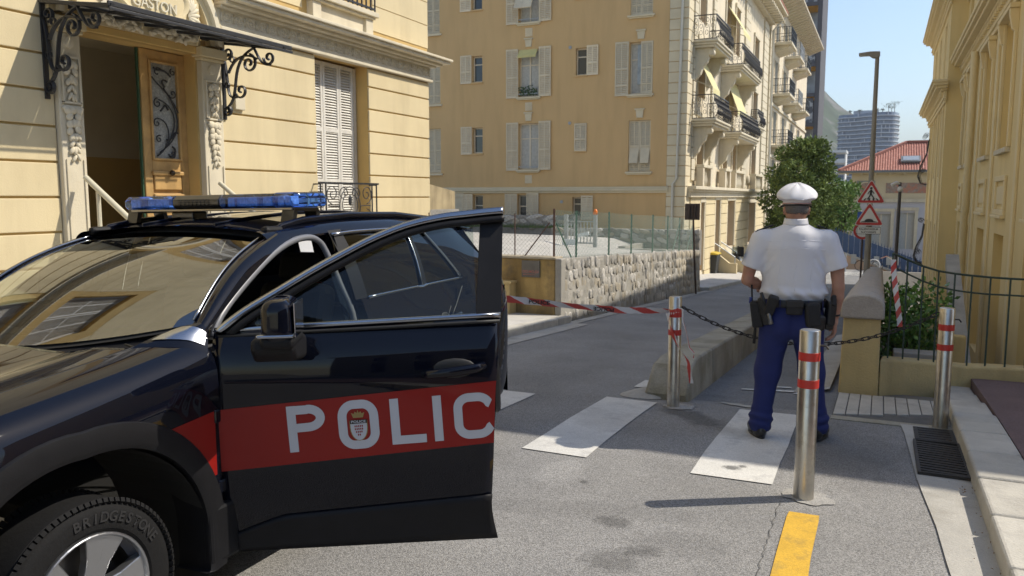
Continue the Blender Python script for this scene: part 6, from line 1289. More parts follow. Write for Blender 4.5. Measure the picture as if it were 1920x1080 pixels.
# windscreen base/top curves
wb_ = lambda x: (.285+.60*abs(x)**2, 1.145+.115*abs(x)**2)       # ly, z along the cowl
wt_ = lambda x: (1.285+.02*abs(x), 1.585-.085*abs(x)**2)
def wsf(u, w_):
    xb = (2*u-1)*.795; xt = (2*u-1)*.615; (y0, z0), (y1, z1) = wb_(xb), wt_(xt); k = math.sin(PI*w_)*.045
    return C(xb+(xt-xb)*w_, y0+(y1-y0)*w_-k*.5, z0+(z1-z0)*w_+k)
MB().grid(wsf, 32, 20).build('windscreen', M_wsg, pc, smooth=True)
def wsband(u, w_):
    p = wsf(u, w_); return (p[0], p[1]+.006, p[2]-.006)
for q0, q1 in ((-.02, .07), (.93, 1.0)): MB().grid(lambda u, w_: wsband(u, q0+(q1-q0)*w_), 32, 2).build('windscreen_frit', M_rubb, pc, smooth=True)
for sx in (1, -1):
    MB().grid(lambda u, w_, sx=sx: wsband(.5+sx*(.485+.015*u), w_), 2, 20).build('windscreen_frit', M_rubb, pc, smooth=True)
    # A-pillar: from the screen edge round to the door seal
    def ap(u, w_, sx=sx):
        e = wsf(.5+sx*.5, u); ex, ey, ez = (e[0]-XC)*sx, e[1]-YC, e[2]
        ox, oy, oz = .885-.17*u, .66+.74*u, 1.195+.355*u+.03*math.sin(PI*u)      # outer edge at the door seal
        if u > .8: oz = oz-.0
        k = math.sin(PI*w_); return C(sx*(ex+(ox-ex)*w_+.016*k), ey+(oy-ey)*w_-.012*k, ez+(oz-ez)*w_+.022*k)
    MB().grid(ap, 24, 8, flip=(sx < 0)).build('a_pillar', M_pnt, pc, smooth=True)
    MB().tube([tuple(Vector(ap(t, 0.04))+Vector((0, -.004, .006))) for t in np.linspace(.02, 1, 16)], .007, 5).build('screen_moulding', M_satin, pc, smooth=True)
    # pillar foot over the fender
    def foot(u, w_, sx=sx):
        a = Vector(ap(0, w_, sx)); ly = .36+.25*w_; p = crom(fsec(min(ly+.0, .6)), 1-.30*w_); b_ = Vector(C(sx*p[0], min(ly, .60), p[1]-.004)); return tuple(a.lerp(b_, u)+Vector((0, 0, .012*math.sin(PI*u))))
    MB().grid(foot, 8, 8, flip=(sx > 0)).build('pillar_foot', M_pnt if sx < 0 else M_pnt, pc, smooth=True)
    MB().grid(lambda u, w_, sx=sx: tuple(Vector(foot(.25+.5*u, .12+.8*w_, sx))+Vector((.002*sx, -.002, .004))), 3, 6, flip=(sx > 0)).build('pillar_foot_trim', M_satin, pc, smooth=True)
MB().grid(lambda u, w_: (lambda x: C(x, .22+.165*(abs(x)/.75)**2+(wb_(x*1.04)[0]-.20-.165*(abs(x)/.75)**2)*w_, zsf(.25)+.085+.012*w_-.03*math.sin(PI*w_)+.05*abs(x)**2*w_))((2*u-1)*.76), 30, 6).build('cowl_panel', M_clad, pc, smooth=True)
for sx, x0 in ((1, .15), (-1, -.52)): MB().tube([C(x0+.0, .38, 1.175), C(x0-.30, .345, 1.175), C(x0-.62, .42, 1.185)], .011, 6, flat=.7).build('wiper', M_clad, pc, smooth=True)
# roof
def rooff(u, w_):
    x01 = 2*u-1; ly = 1.275+2.05*w_; xm = xre(ly)-.085; z = zre(ly)+.045; top = .028+.02*math.sin(PI*min(1, w_*1.1)); return C(x01*xm, ly+.015*abs(x01), z+top*(1-abs(x01)**2.4)-.008*abs(x01))
MB().grid(rooff, 36, 36).build('roof', M_pnt, pc, smooth=True)
for x_ in (-.28, .28): MB().tube([tuple(Vector(rooff(.5+x_*.75, t))+Vector((0, 0, .004))) for t in np.linspace(.03, .97, 16)], .008, 5).build('roof_rib', M_pnt, pc, smooth=True)
for sx in (1, -1):
    MB().tube([C(sx*.635, 1.36, 1.57), C(sx*.632, 1.42, 1.602), C(sx*.63, 1.6, 1.632), C(sx*.63, 2.0, 1.65), C(sx*.625, 2.5, 1.642), C(sx*.615, 2.95, 1.605), C(sx*.61, 3.02, 1.58)], [.016, .022, .022, .022, .022, .022, .014], 8, flat=.8).build('roof_rail', M_pnt, pc, smooth=True)
    for yy_ in (1.36, 2.98): MB().obox(C(sx*.63, yy_, 1.585+(-.005 if yy_ > 2 else 0)), (.05, .13, .05)).build('rail_foot', M_clad, pc, bevel=.018)
MB().grid(lambda u, w_: C((2*u-1)*.62, 3.22+.32*w_, zre(3.25)+.07-.03*abs(2*u-1)**2-.035*w_), 20, 4).build('spoiler', M_pnt, pc, smooth=True, solid=.03)
# ---- left front door opening: seals and interior
sealp = [C(.86, .70, 1.16), C(.845, .78, 1.25), C(.80, .98, 1.365), C(.745, 1.22, 1.475), C(.715, 1.40, 1.53), C(.705, 1.54, 1.545), C(.715, 1.61, 1.525), C(.735, 1.645, 1.47), C(.80, 1.67, 1.30), C(.87, 1.685, 1.12), C(.89, 1.69, .85), C(.88, 1.66, .55), C(.86, 1.55, .40)]
MB().tube([crom(sealp, t) for t in np.linspace(0, 1, 40)], .017, 8).build('door_seal', M_seal, pc, smooth=True)
MB().grid(lambda u, w_: tuple(Vector(ap(.02+.98*u, 1.0, 1))*(1-w_)+Vector(crom(sealp[:6], .02+.98*u))*w_), 20, 3).build('door_frame_return', M_pnt, pc, smooth=True)
MB().grid(lambda u, w_: C(.93-.10*w_+(-.18*max(0, u-.55)/.45), 1.70+.02*math.sin(PI*w_)-.0*u, .38+1.17*u), 16, 4).build('b_post', M_pnt, pc, smooth=True)
MB().grid(lambda u, w_: C(.90-.14*w_, .62+.03*w_, .36+.80*u), 10, 3).build('hinge_post', M_seal, pc, smooth=True)
for zz in (.55, .85): MB().obox(C(.93, .615, zz), (.07, .05, .06)).build('door_hinge', M_pnt, pc, bevel=.01)
MB().grid(lambda u, w_: C((2*u-1)*.80, .36+.62*w_+.14*(2*u-1)**2*(1-w_), 1.10+.035*math.sin(PI*w_)-.06*w_*w_+.02*(2*u-1)**2), 24, 10).build('dashboard_top', M_int, pc, smooth=True)
MB().grid(lambda u, w_: C((2*u-1)*.80, .98-.14*w_, 1.075-.45*w_), 12, 6).build('dashboard_face', M_int, pc, smooth=True); MB().obox(C(.80, .80, 1.09), (.13, .20, .05)).build('dash_end_vent', M_intg, pc, bevel=.02)
cw = Vector(C(.42, 1.10, 1.02)); tilt = Matrix.Rotation(R(24), 3, 'X') @ Matrix.Rotation(R(90), 3, 'X')
MB().tube([tuple(cw+tilt @ Vector((.185*math.cos(2*PI*i/30), .185*math.sin(2*PI*i/30), 0))) for i in range(30)], .017, 8, closed=True).build('steering_wheel', M_intg, pc, smooth=True); MB().obox(cw, (.13, .05, .13), Matrix.Rotation(R(24), 3, 'X')).build('wheel_hub', M_int, pc, bevel=.03)
for sp_ in (0, 120, 240): MB().bar(tuple(cw), tuple(cw+tilt @ Vector((.18*math.cos(R(sp_-90)), .18*math.sin(R(sp_-90)), 0))), .035, .02).build('wheel_spoke', M_int, pc)
for x_ in (.38, -.38):
    so_ = MB().obox(C(x_, 1.45, .62), (.5, .52, .18), Matrix.Rotation(R(6), 3, 'X')).build('seat_cushion', M_int, pc, bevel=.06, seg=3, smooth=True); MB().obox(C(x_, 1.76, .97), (.48, .15, .62), Matrix.Rotation(R(-16), 3, 'X')).build('seat_back', M_int, pc, bevel=.06, seg=3); MB().obox(C(x_, 1.86, 1.36), (.26, .10, .17), Matrix.Rotation(R(-14), 3, 'X')).build('headrest', M_int, pc, bevel=.04, seg=3)
cg = MB(); cg.box(XC-.66, XC+.66, YC+1.99, YC+2.01, .8, 1.12)
cg.build('cargo_partition', M_int, pc)
MB().grid(lambda u, w_: (lambda p: (p[0], p[1], p[2]-.035))(rooff(u, w_)), 10, 10).build('headlining', M_intg, pc); MB().box(XC-.78, XC+.78, YC+2.2, YC+3.3, .5, .95).build('rear_bench', M_int, pc)
MB().grid(lambda u, w_: C(-.90+.03*w_, .65+2.6*u, .35+.83*w_), 8, 4).build('right_door_trim', M_int, pc); MB().grid(lambda u, w_: C(.85, 1.74+1.6*u, .35+.81*w_), 8, 4).build('left_inner_trim', M_int, pc)
MB().obox(C(0, 1.18, 1.47), (.24, .03, .08), Matrix.Rotation(R(10), 3, 'X')).build('rear_view_mirror', M_int, pc, bevel=.015)
# rear door details
MB().tube([C(.962, 1.775, .40), C(.965, 1.775, .8), C(.95, 1.775, 1.03), C(.90, 1.78, 1.17)], .004, 4).build('door_gap', M_rubb, pc); MB().tube([C(.944, 2.62, 1.06), C(.952, 2.55, .98), C(.958, 2.40, .88)], .004, 4).build('door_gap', M_rubb, pc); MB().tube([C(.930, 2.80, 1.17), C(.945, 2.68, 1.05), C(.952, 2.6, .98)], .004, 4).build('door_gap', M_rubb, pc)
def handle(parent, M, name='door_handle'):
    h = MB(); h.tube([(.012, -.105, -.008), (.038, -.08, -.004), (.046, 0, 0), (.044, .09, .006), (.022, .125, .01)], [.012, .016, .017, .017, .013], 8, flat=.75); me = h.mesh(name, M_pnt, True); o = inst(me, name, parent, M); return o
handle(pc, Matrix.Translation(C(.952, 2.57, 1.0))); MB().ell(C(.945, 2.53, .99), (.012, .07, .045), None, 12, 6).build('handle_recess', M_rubb, pc, smooth=True)
# red stripe on fender and rear door
def vin(lo0, lo1, z00, z01, z10, z11, sec, name, sk=None): 
    def f_(u, w_):
        ly = lo0+(lo1-lo0)*u; zz = (z00+(z10-z00)*u)*(1-w_)+(z01+(z11-z01)*u)*w_; S_ = sec(ly); P_ = [crom(S_, t) for t in np.linspace(0, .9, 40)]; x = float(np.interp(zz, [p[1] for p in P_], [p[0] for p in P_])); return C(x+.002, ly, zz)
    return MB().grid(f_, 20, 8, sk).build(name, M_vred, pc, smooth=True)
st_ = vin(.30, .597, .585, .85, .605, .875, fsec, 'fender_stripe', lambda u, w_: inarch(.30+.297*u, .585+.27*w_, .585)); vin(1.78, 2.16, .69, .955, .71, .975, rsec, 'rear_door_stripe')
# ---- wheels
def wheel(cx, cy, sgn):
    Mx = Matrix.Translation((cx, cy, .345)) @ Matrix.Rotation(R(90)*sgn, 4, 'Y'); R3 = Mx.to_3x3(); c = (cx, cy, .345)
    w = MB().lathe([(.222, -.10), (.245, -.112), (.30, -.118), (.325, -.108), (.343, -.085), (.345, 0), (.343, .085), (.325, .108), (.30, .118), (.245, .112), (.232, .100), (.222, .09)], c, 56, R3, caps=False).build('wheel', M_tyre, pc, smooth=35)
    b = MB()
    for i in range(90):
        a = 2*PI*i/90
        for zz in (-.093, .093): p = R3 @ Vector((.334*math.cos(a), .334*math.sin(a), zz)); b.obox(Vector(c)+p, (.016, .0175, .045), R3 @ Matrix.Rotation(a, 3, 'Z') @ Matrix.Rotation(.55*(1 if zz > 0 else -1), 3, 'Y'))
    b.build('tread_blocks', M_tyre, w)['kind'] = 'stuff'
    MB().lathe([(.226, .112), (.232, .108), (.230, .085), (.20, .06), (.19, -.06), (.215, -.09)], c, 48, R3, caps=False).build('rim_barrel', mat('rim_dark', (.10, .10, .105), .35, 0, metal=.8), w, smooth=40)
    M_rim = mat('rim_silver', (.42, .43, .45), .28, .05, metal=.9); b = MB()
    for i in range(5):
        for da in (-.17, .17):
            a = 2*PI*i/5+da+.3; pl = [(.045, -.030), (.13, -.026), (.225, -.045), (.225, .045), (.13, .026), (.045, .030)]; Ra = Matrix.Rotation(a, 3, 'Z')
            b.prism(pl, lambda p, q, d, Ra=Ra: Vector(c)+R3 @ (Ra @ Vector((p, q, d+.02*(p/.225)))), .045, .085)
    b.lathe([(.232, .10), (.232, .116), (.222, .118), (.216, .10)], c, 48, R3, caps=False); b.build('rim_spokes', M_rim, w, bevel=.006)
    MB().lathe([(.055, .05), (.052, .098), (.03, .104), (.001, .105)], c, 20, R3).build('hub_cap', M_rim, w, smooth=40); MB().lathe([(.17, -.02), (.17, .01), (.05, .02)], c, 30, R3).build('brake_disc', mat('disc_steel', (.2, .19, .18), .4, .1, metal=.8), w)
    if sgn > 0 and cy < 3:
        M_tl = mat('tyre_lettering', (.02, .02, .021), .6, 0); txt = 'BRIDGESTONE'
        for i, ch_ in enumerate(txt):
            a = R(100-i*7.2); p = Vector((cx+.1195, cy-(-.288)*0, .345)); rr_ = .286; q = Vector((cx+.1195, cy+(-math.cos(a))*-1*0+rr_*math.cos(a)*1.0, .345+rr_*math.sin(a)))
            Mt = Matrix.Translation(q) @ Matrix.Rotation(a-R(90), 4, 'X') @ Matrix.Rotation(R(90), 4, 'Z') @ Matrix.Rotation(R(90), 4, 'X'); textmesh('sidewall_letter', ch_, .05, M_tl, w, Mt, bold=.0012)
    return w
wheel(XC+.85, YC, 1); wheel(XC-.85, YC, -1); wheel(XC+.85, YC+2.69, 1); wheel(XC-.85, YC+2.69, -1)
# ---- light bar
M_blueg = glassmat('blue_lens', (.34, .56, 1.0), 1.5, .05); M_led = mat('led_module', (.78, .82, .88), .25, .3, 60, .3, 90); M_blkp = mat('lightbar_black', (.012, .012, .013), .3, 0, coat=.5)
zl_ = 1.700; yl_ = 1.66
def lbshape(x0, x1, m, name, e0=0., e1=0., dz=0., parent=None):
    prof = [(-.13, .0), (-.15, .02), (-.15, .052), (-.12, .078), (.12, .078), (.15, .052), (.15, .02), (.13, 0)]; b = MB(); v = []; n = len(prof)
    xs_ = [x0, x0+.02, x1-.02, x1]; sc_ = [1-e0, 1, 1, 1-e1]
    for x, s_ in zip(xs_, sc_): v += [C(x, yl_+p*s_, zl_+dz+.033+(q-.033)*(.6+.4*s_)) for p, q in prof]
    f = [tuple(range(n))[::-1], tuple(range(3*n, 4*n))]
    for i in range(3):
        for k_ in range(n): f.append((i*n+k_, i*n+(k_+1) % n, (i+1)*n+(k_+1) % n, (i+1)*n+k_))
    return b.add(v, f).build(name, m, parent or pc, smooth=35, recalc=True, bevel=.006)
lb = MB().box(XC-.60, XC+.60, YC+yl_-.11, YC+yl_+.11, zl_-.012, zl_+.004).build('light_bar', mat('lightbar_base', (.40, .38, .33), .35, 0, metal=.7), pc, bevel=.004)
lbshape(-.62, -.22, M_blueg, 'blue_lens', e0=.35, parent=lb); lbshape(-.218, .13, M_blkp, 'speaker_grille', parent=lb); lbshape(.132, .50, M_blueg, 'blue_lens', parent=lb); lbshape(.502, .65, M_blueg, 'blue_lens', e1=.4, dz=.004, parent=lb)
for i in range(8):
    for j in range(3): MB().box(XC-.17+i*.03, XC-.15+i*.03, YC+yl_-.156, YC+yl_-.15, zl_+.022+j*.012, zl_+.029+j*.012).build('grille_slot', M_rubb, lb)
for x0, x1, m_ in ((-.58, -.50, M_led), (-.44, -.27, M_led), (.17, .22, M_led), (.24, .38, M_led), (.42, .49, M_led), (.52, .56, M_led), (.57, .61, M_led)): MB().box(XC+x0, XC+x1, YC+yl_-.125, YC+yl_-.06, zl_+.010, zl_+.062).build('led_module', m_, lb, bevel=.005)
for x0, x1 in ((-.50, -.24), (.15, .49)): MB().box(XC+x0, XC+x1, YC+yl_-.02, YC+yl_+.12, zl_+.006, zl_+.052).build('inner_housing', M_blkp, lb)
for sx in (1, -1):
    MB().prism([(-.12, -.075), (-.09, -.075), (-.075, -.02), (.075, -.02), (.09, -.075), (.12, -.075), (.10, -.002), (-.10, -.002)], lambda a, b_, d: C(d, yl_+a, zl_+b_), sx*.58-.05, sx*.58+.03).build('mounting_foot', M_blkp, lb)
MB().box(XC-.33, XC-.16, YC+yl_-.06, YC+yl_+.05, zl_-.055, zl_-.013).build('centre_mount', M_blkp, lb, bevel=.008)
# ---- open driver door (own axes: y along the door from the hinge, x outwards)
DM = Matrix.Translation((-2.48, 2.40, 0)) @ Matrix.Rotation(R(-60), 4, 'Z')
doff = lambda z: float(np.interp(z, [.22, .28, .34, .45, .62, .8, .98, 1.06, 1.11, 1.15, 1.19, 1.22], [-.055, -.05, -.04, -.02, -.005, 0, -.004, -.012, -.024, -.042, -.072, -.09])) if z < 1.22 else -.075-.155*(z-1.2)/.4
dend = lambda z: float(np.interp(z, [.24, .32, .40, .48, .6, .9, 1.1, 1.22], [1.172, 1.155, 1.145, 1.152, 1.158, 1.172, 1.19, 1.205])); dbelt = lambda u: 1.185+.028*u
def dskin(u, w_): z = .245+(dbelt(u)-.245)*w_; return (doff(z), dend(z)*u, z)
db = MB().grid(dskin, 24, 40).mesh('door', M_pnt, True); door = inst(db, 'door', pc, DM, solid=.10); door['label'] = 'open black driver door with red POLICE stripe'
def dpart(b, name, m, **kw): me = b.mesh(name, m, kw.pop('smooth', False)); return inst(me, name, door, Matrix(), **kw)
def dstripe(u, w_): y = 1.0*u; z = (.607+.078*u)*(1-w_)+(.871+.084*u)*w_; return (doff(z)+.0018, .004+(dend(z)-.005)*y, z)
dpart(MB().grid(dstripe, 20, 8), 'red_stripe', M_vred, smooth=True)
dpart(MB().grid(lambda u, w_: (lambda zt: (doff(.24+(zt-.24)*w_)+.010, .002+dend(.24+(zt-.24)*w_)*u, .24+(zt-.24)*w_))(float(np.interp(u, [0, .1, .22, 1], [.30, .345, .395, .45]))), 30, 6), 'lower_cladding', M_clad, smooth=True, solid=.012)
def dpts(pl, x=.0): return [(doff(z)+x, y, z) for y, z in pl]
def ribbon(pl, w, m, name, dx=.0035, closed=False):
    """flat stroke lettering on the door skin"""
    N = len(pl); v = []
    for i, (y, z) in enumerate(pl):
        a = Vector(pl[(i+1) % N] if closed else pl[min(i+1, N-1)])-Vector(pl[i-1] if closed else pl[max(i-1, 0)]); a.normalize(); n_ = Vector((-a.y, a.x))*w/2
        for s_ in (-1, 1): q = (y+s_*n_.x, z+s_*n_.y); v.append((doff(q[1])+dx, *q))
    f = [(2*i, 2*i+1, (2*i+3) % (2*N), (2*i+2) % (2*N)) for i in range(N if closed else N-1)]
    return MB().add(v, f), name, m
sl_ = .068; SH = lambda y, z: (y-.05*(z-.78), z+sl_*(y-.6)*.55)
def arc(c, rx, rz, a0, a1, n=16): return [(c[0]+rx*math.cos(R(a0+(a1-a0)*i/n)), c[1]+rz*math.sin(R(a0+(a1-a0)*i/n))) for i in range(n+1)]
def letter(strokes, name, w=.037):
    b = MB()
    for si, (pl, cl_) in enumerate(strokes):
        # resample so that strokes follow the curved skin
        pts = []
        for i in range(len(pl)-(0 if cl_ else 1)):
            p, q = Vector(pl[i]), Vector(pl[(i+1) % len(pl)]); k_ = max(1, int((q-p).length/.03))
            pts += [tuple(p.lerp(q, j/k_)) for j in range(k_)]
        if not cl_: pts.append(pl[-1])
        r_, _, _ = ribbon([SH(*p) for p in pts], w, None, None, .0034+.0009*si, cl_); b.add(r_.v, r_.f)
    dpart(b, name, M_vwht)
z0_, z1_ = .690, .888; zm = .786; hw_ = .0185
letter([([(.318, z0_-.0), (.318, z1_)], False), ([(.30, z1_-hw_), (.385, z1_-hw_)]+arc((.385, (z1_+zm)/2-.004), .052, (z1_-zm)/2-hw_+.006, 90, -90)+[(.33, zm-.004+hw_*.6)], False)], 'letter_p')
oc = (.592, .789); letter([(arc((oc[0]+.018, oc[1]+.035), .048, .052, 0, 90, 8)+arc((oc[0]-.018, oc[1]+.035), .048, .052, 90, 180, 8)+arc((oc[0]-.018, oc[1]-.035), .048, .052, 180, 270, 8)+arc((oc[0]+.018, oc[1]-.035), .048, .052, 270, 360, 8), True)], 'letter_o')
letter([([(.745, z1_), (.745, z0_)], False), ([(.727, z0_+hw_), (.872, z0_+hw_)], False)], 'letter_l'); letter([([(.925, z1_), (.925, z0_)], False)], 'letter_i')
cc = (1.082, .789); letter([([(1.150, .838)]+arc((cc[0]+.016, cc[1]+.036), .05, .045, 20, 90, 6)+arc((cc[0]-.022, cc[1]+.036), .048, .045, 90, 180, 8)+arc((cc[0]-.022, cc[1]-.036), .048, .045, 180, 270, 8)+arc((cc[0]+.016, cc[1]-.036), .05, .045, 270, 340, 6)+[(1.152, .742)], False)], 'letter_c')
# crest inside the O: crown, banner, shield with lozenges
def dpoly(pl, name, m, dx): b = MB().add([(doff(q[1])+dx, *q) for q in [SH(oc[0]+a, oc[1]+c_) for a, c_ in pl]], [tuple(range(len(pl)))]); return dpart(b, name, m)
shield = [(-.034, .018), (.034, .018), (.034, -.012)]+[(.034*math.cos(t), -.012-.055*math.sin(t)**1.0) for t in [R(15*i) for i in range(1, 12)]]+[(-.034, -.012)]
dpoly([(a*1.1, c_*1.04-.0005) for a, c_ in shield], 'crest_edge', M_gold, .0038); dpoly(shield, 'crest_shield', M_vwht, .0048); dpoly([(-.035, .005), (.035, .005), (.036, .021), (-.036, .021)], 'crest_banner', M_vblk, .0056)
for r_ in range(4):
    for k_ in range(5-(1 if r_ > 1 else 0)-(2 if r_ > 2 else 0)):
        n_ = 5-(1 if r_ > 1 else 0)-(2 if r_ > 2 else 0); yy_ = (k_-(n_-1)/2)*.0075; zz = -.006-r_*.0125; dpoly([(yy_, zz+.0055), (yy_+.0033, zz), (yy_, zz-.0055), (yy_-.0033, zz)], 'crest_lozenge', M_vred, .0056)
dpoly([(-.02, .03), (.02, .03), (.028, .052), (.016, .047), (.012, .057), (.004, .05), (0, .064), (-.004, .05), (-.012, .057), (-.016, .047), (-.028, .052)], 'crest_crown', M_gold, .0042)
textmesh('crest_text', 'POLICE', .0145, M_vwht, door, Matrix.Translation((doff(.8)+.0064, *SH(oc[0], oc[1]+.0132))) @ Matrix.Rotation(R(90), 4, 'Z') @ Matrix.Rotation(R(90), 4, 'X') @ Matrix.Rotation(R(1.5), 4, 'Z'), bold=.0003, sx=1.3)
# window frame, glass, trims
fr = [(0.0, 1.192), (.121, 1.279), (.25, 1.354), (.40, 1.44), (.516, 1.501), (.62, 1.553), (.699, 1.587), (.79, 1.62), (.886, 1.644), (.98, 1.66), (1.075, 1.669), (1.16, 1.677), (1.235, 1.682)]
def frs(t): return crom(fr, t)
def fstrip(o0, o1, dx0, dx1, name, m, n=48, **kw):
    """strip following the frame line, from offset o0 to o1 below it"""
    def f_(u, w_):
        y, z = frs(u); y2, z2 = frs(min(1, u+.01)); y1, z1 = frs(max(0, u-.01)); a = Vector((y2-y1, z2-z1)).normalized(); o = o0+(o1-o0)*w_; q = (y+a.y*o, max(z-a.x*o, dbelt(y)+.002)); return (doff(max(1.22, q[1]))+dx0+(dx1-dx0)*w_, *q)
    return dpart(MB().grid(f_, n, 2), name, m, smooth=True, **kw)
fstrip(0, .026, .010, .012, 'frame_chrome', M_satin, solid=.02); fstrip(.026, .036, .012, .004, 'frame_seal', M_rubb, solid=.02); fstrip(.036, .060, .002, -.002, 'frame_inner', M_clad, solid=.03); fstrip(0.0, .06, -.05, -.05, 'frame_back', M_clad, solid=.012)
dpart(MB().add([(doff(1.225)+.008, 1.098, 1.222), (doff(1.225)+.008, 1.207, 1.222), (doff(1.682)+.008, 1.236, 1.664), (doff(1.66)+.008, 1.135, 1.650)], [(0, 1, 2, 3)]), 'rear_frame_panel', M_clad, solid=.05)
dpart(MB().tube([(doff(1.2)-.005+.005, y, dbelt(y)+.008) for y in np.linspace(0, 1.205, 12)], .013, 6, flat=.6), 'belt_moulding', M_satin, smooth=True); dpart(MB().tube([(doff(1.19)+.010, y, dbelt(y)-.016) for y in np.linspace(0.02, 1.2, 12)], .008, 6), 'belt_seal', M_rubb, smooth=True)
def dgl(u, w_):
    y = .05+1.05*u; ys_ = [p[0] for p in fr]; zt = float(np.interp(y, ys_, [p[1] for p in fr]))-.045; zt = max(zt, dbelt(y)+.006); z = dbelt(y)+.002+(zt-dbelt(y))*w_; return (doff(max(1.22, z))-.004, y, z)
dpart(MB().grid(dgl, 30, 10), 'window_glass', M_sg_, smooth=True)
dpart(MB().add([(doff(1.22)-.0, .03, 1.195), (doff(1.22), .165, 1.2), (doff(1.24), .165, 1.245), (doff(1.22), .06, 1.215)], [(0, 1, 2, 3)]), 'mirror_sail', M_clad, solid=.01)
dpart(MB().box(doff(1.3)-.02, doff(1.3)-.005, .166, .172, 1.2, 1.275), 'quarter_divider', M_satin)
# mirror
def mirf(p):
    q = p-np.array([.17, .325, 1.268]); d = rbox(q, (0, 0, 0), (.115, .060, .086), .045); d = np.maximum(d, -(q[:, 1]*.0+.9)); s_ = q[:, 2]*.25+q[:, 0]*.22; return smin(d, d, .01)+np.maximum(0, q[:, 0]-.04)*.25*np.maximum(0, q[:, 2]+.03)*4-.0*s_
Mm = Matrix.Rotation(R(0), 4, 'Z')
mi = sdf_mesh('mirror', mirf, (.03, .235, 1.15), (.31, .415, 1.38), .007, M_pnt, door, True, Matrix(), 2)
dpart(MB().obox((.17, .322, 1.218), (.238, .142, .014)), 'mirror_chrome', M_satin, bevel=.006); dpart(MB().obox((.165, .325, 1.19), (.225, .130, .05)), 'mirror_base', M_clad, bevel=.02, seg=3)
dpart(MB().prism([(.0, 1.075), (.0, 1.175), (.10, 1.20), (.28, 1.20), (.29, 1.15), (.24, 1.105), (.12, 1.085)], lambda a, b_, d: (a-.05, d, b_), .215, .385), 'mirror_arm', M_clad, bevel=.02, seg=3); dpart(MB().obox((.17, .394, 1.275), (.18, .004, .13)), 'mirror_glass', M_chrome, bevel=.001)
dpart(MB().ell((doff(1.02)-.004, 1.0, 1.008), (.012, .10, .048), None, 18, 8), 'handle_recess', M_rubb, smooth=True)
ho = handle(door, Matrix.Translation((doff(1.01)+.004, .985, 1.008)) @ Matrix.Rotation(R(3), 4, 'X') @ Matrix.Diagonal((1, 1.15, 1.15, 1))); dpart(MB().lathe([(.010, 0), (.010, .004), (.001, .005)], (doff(1.0)+.044, 1.085, 1.018), 12, Matrix.Rotation(R(90), 3, 'Y')), 'key_lock', M_chrome, smooth=40)
# ------------------------------------------------------------------ white hatchback on the pavement behind
wc = thing('parked_car', 'white hatchback parked on the pavement behind the police car', 'car', (-6.55, 9.4, .0)); zb_ = gz(9.4)+.12; M_wp = paintmat('white_car_paint', (.62, .63, .64), .3)
W_ = lambda lx, ly, z: (-6.55+lx, 9.4-ly, zb_+z)     # nose towards +Y (ly negative)
def wbody(u, w_):
    ly = -1.95+3.9*u; k = 1-.22*abs(2*u-1)**4; S_ = [(.70, .2), (.80, .32), (.83, .55), (.82, .75), (.78, .86), (.60, float(np.interp(ly, [-1.95, -1.7, -.95, 1.95], [.62, .80, .93, .93]))), (0, float(np.interp(ly, [-1.95, -1.7, -.95, 1.95], [.66, .84, .97, .95])))]
    t = abs(2*w_-1); p = crom(S_, 1-t); return W_((1 if w_ > .5 else -1)*p[0]*k, ly, p[1] if abs(u-.5) < .499 else .5)
MB().grid(wbody, 30, 28).build('body', M_wp, wc, smooth=True, recalc=True)
rpts = [(-.95, .93), (-.35, 1.38), (.1, 1.44), (1.2, 1.42), (1.8, 1.2), (1.92, .93)]
def groof(u, w_): y, z = crom(rpts[1:5], u); x = (2*w_-1); return W_(x*.58, y, z-.05*abs(x)**3)
MB().grid(groof, 14, 12).build('roof', M_wp, wc, smooth=True, recalc=True)
MB().grid(lambda u, w_: tuple(Vector(W_((2*u-1)*.70, -.95, .93)).lerp(Vector(W_((2*u-1)*.57, -.35, 1.36)), w_)), 10, 6).build('windscreen', M_tintg, wc, smooth=True)
for sx in (1, -1):
    MB().grid(lambda u, w_, sx=sx: (lambda a, c_: tuple(Vector(W_(sx*.77, *a)).lerp(Vector(W_(sx*.575, *c_)), w_)))((-.85+2.6*u, .90), (-.33+1.75*u, 1.36)), 14, 4).build('side_glass', M_tintg, wc, smooth=True)
    MB().tube([W_(sx*.76, -.93, .92), W_(sx*.60, -.36, 1.37)], .035, 6).build('a_pillar', M_wp, wc); MB().bar(W_(sx*.78, .35, .9), W_(sx*.58, .4, 1.38), .05, .08).build('b_pillar', M_blkp, wc)
    MB().ell(W_(sx*.58, -1.72, .66), (.13, .1, .11), None, 12, 8).build('headlight', MATS['lamp_clear'], wc, smooth=True)
    for ly in (-1.25, 1.2):
        wq = MB().lathe([(.19, -.09), (.29, -.09), (.30, 0), (.29, .09), (.19, .09)], W_(sx*.74, ly, .30), 26, Matrix.Rotation(R(90), 3, 'Y')).build('wheel', M_tyre, wc, smooth=40); MB().lathe([(.18, -.07), (.18, .07)], W_(sx*.765, ly, .30), 20, Matrix.Rotation(R(90), 3, 'Y')).build('hub_cap', MATS['rim_silver'], wq)
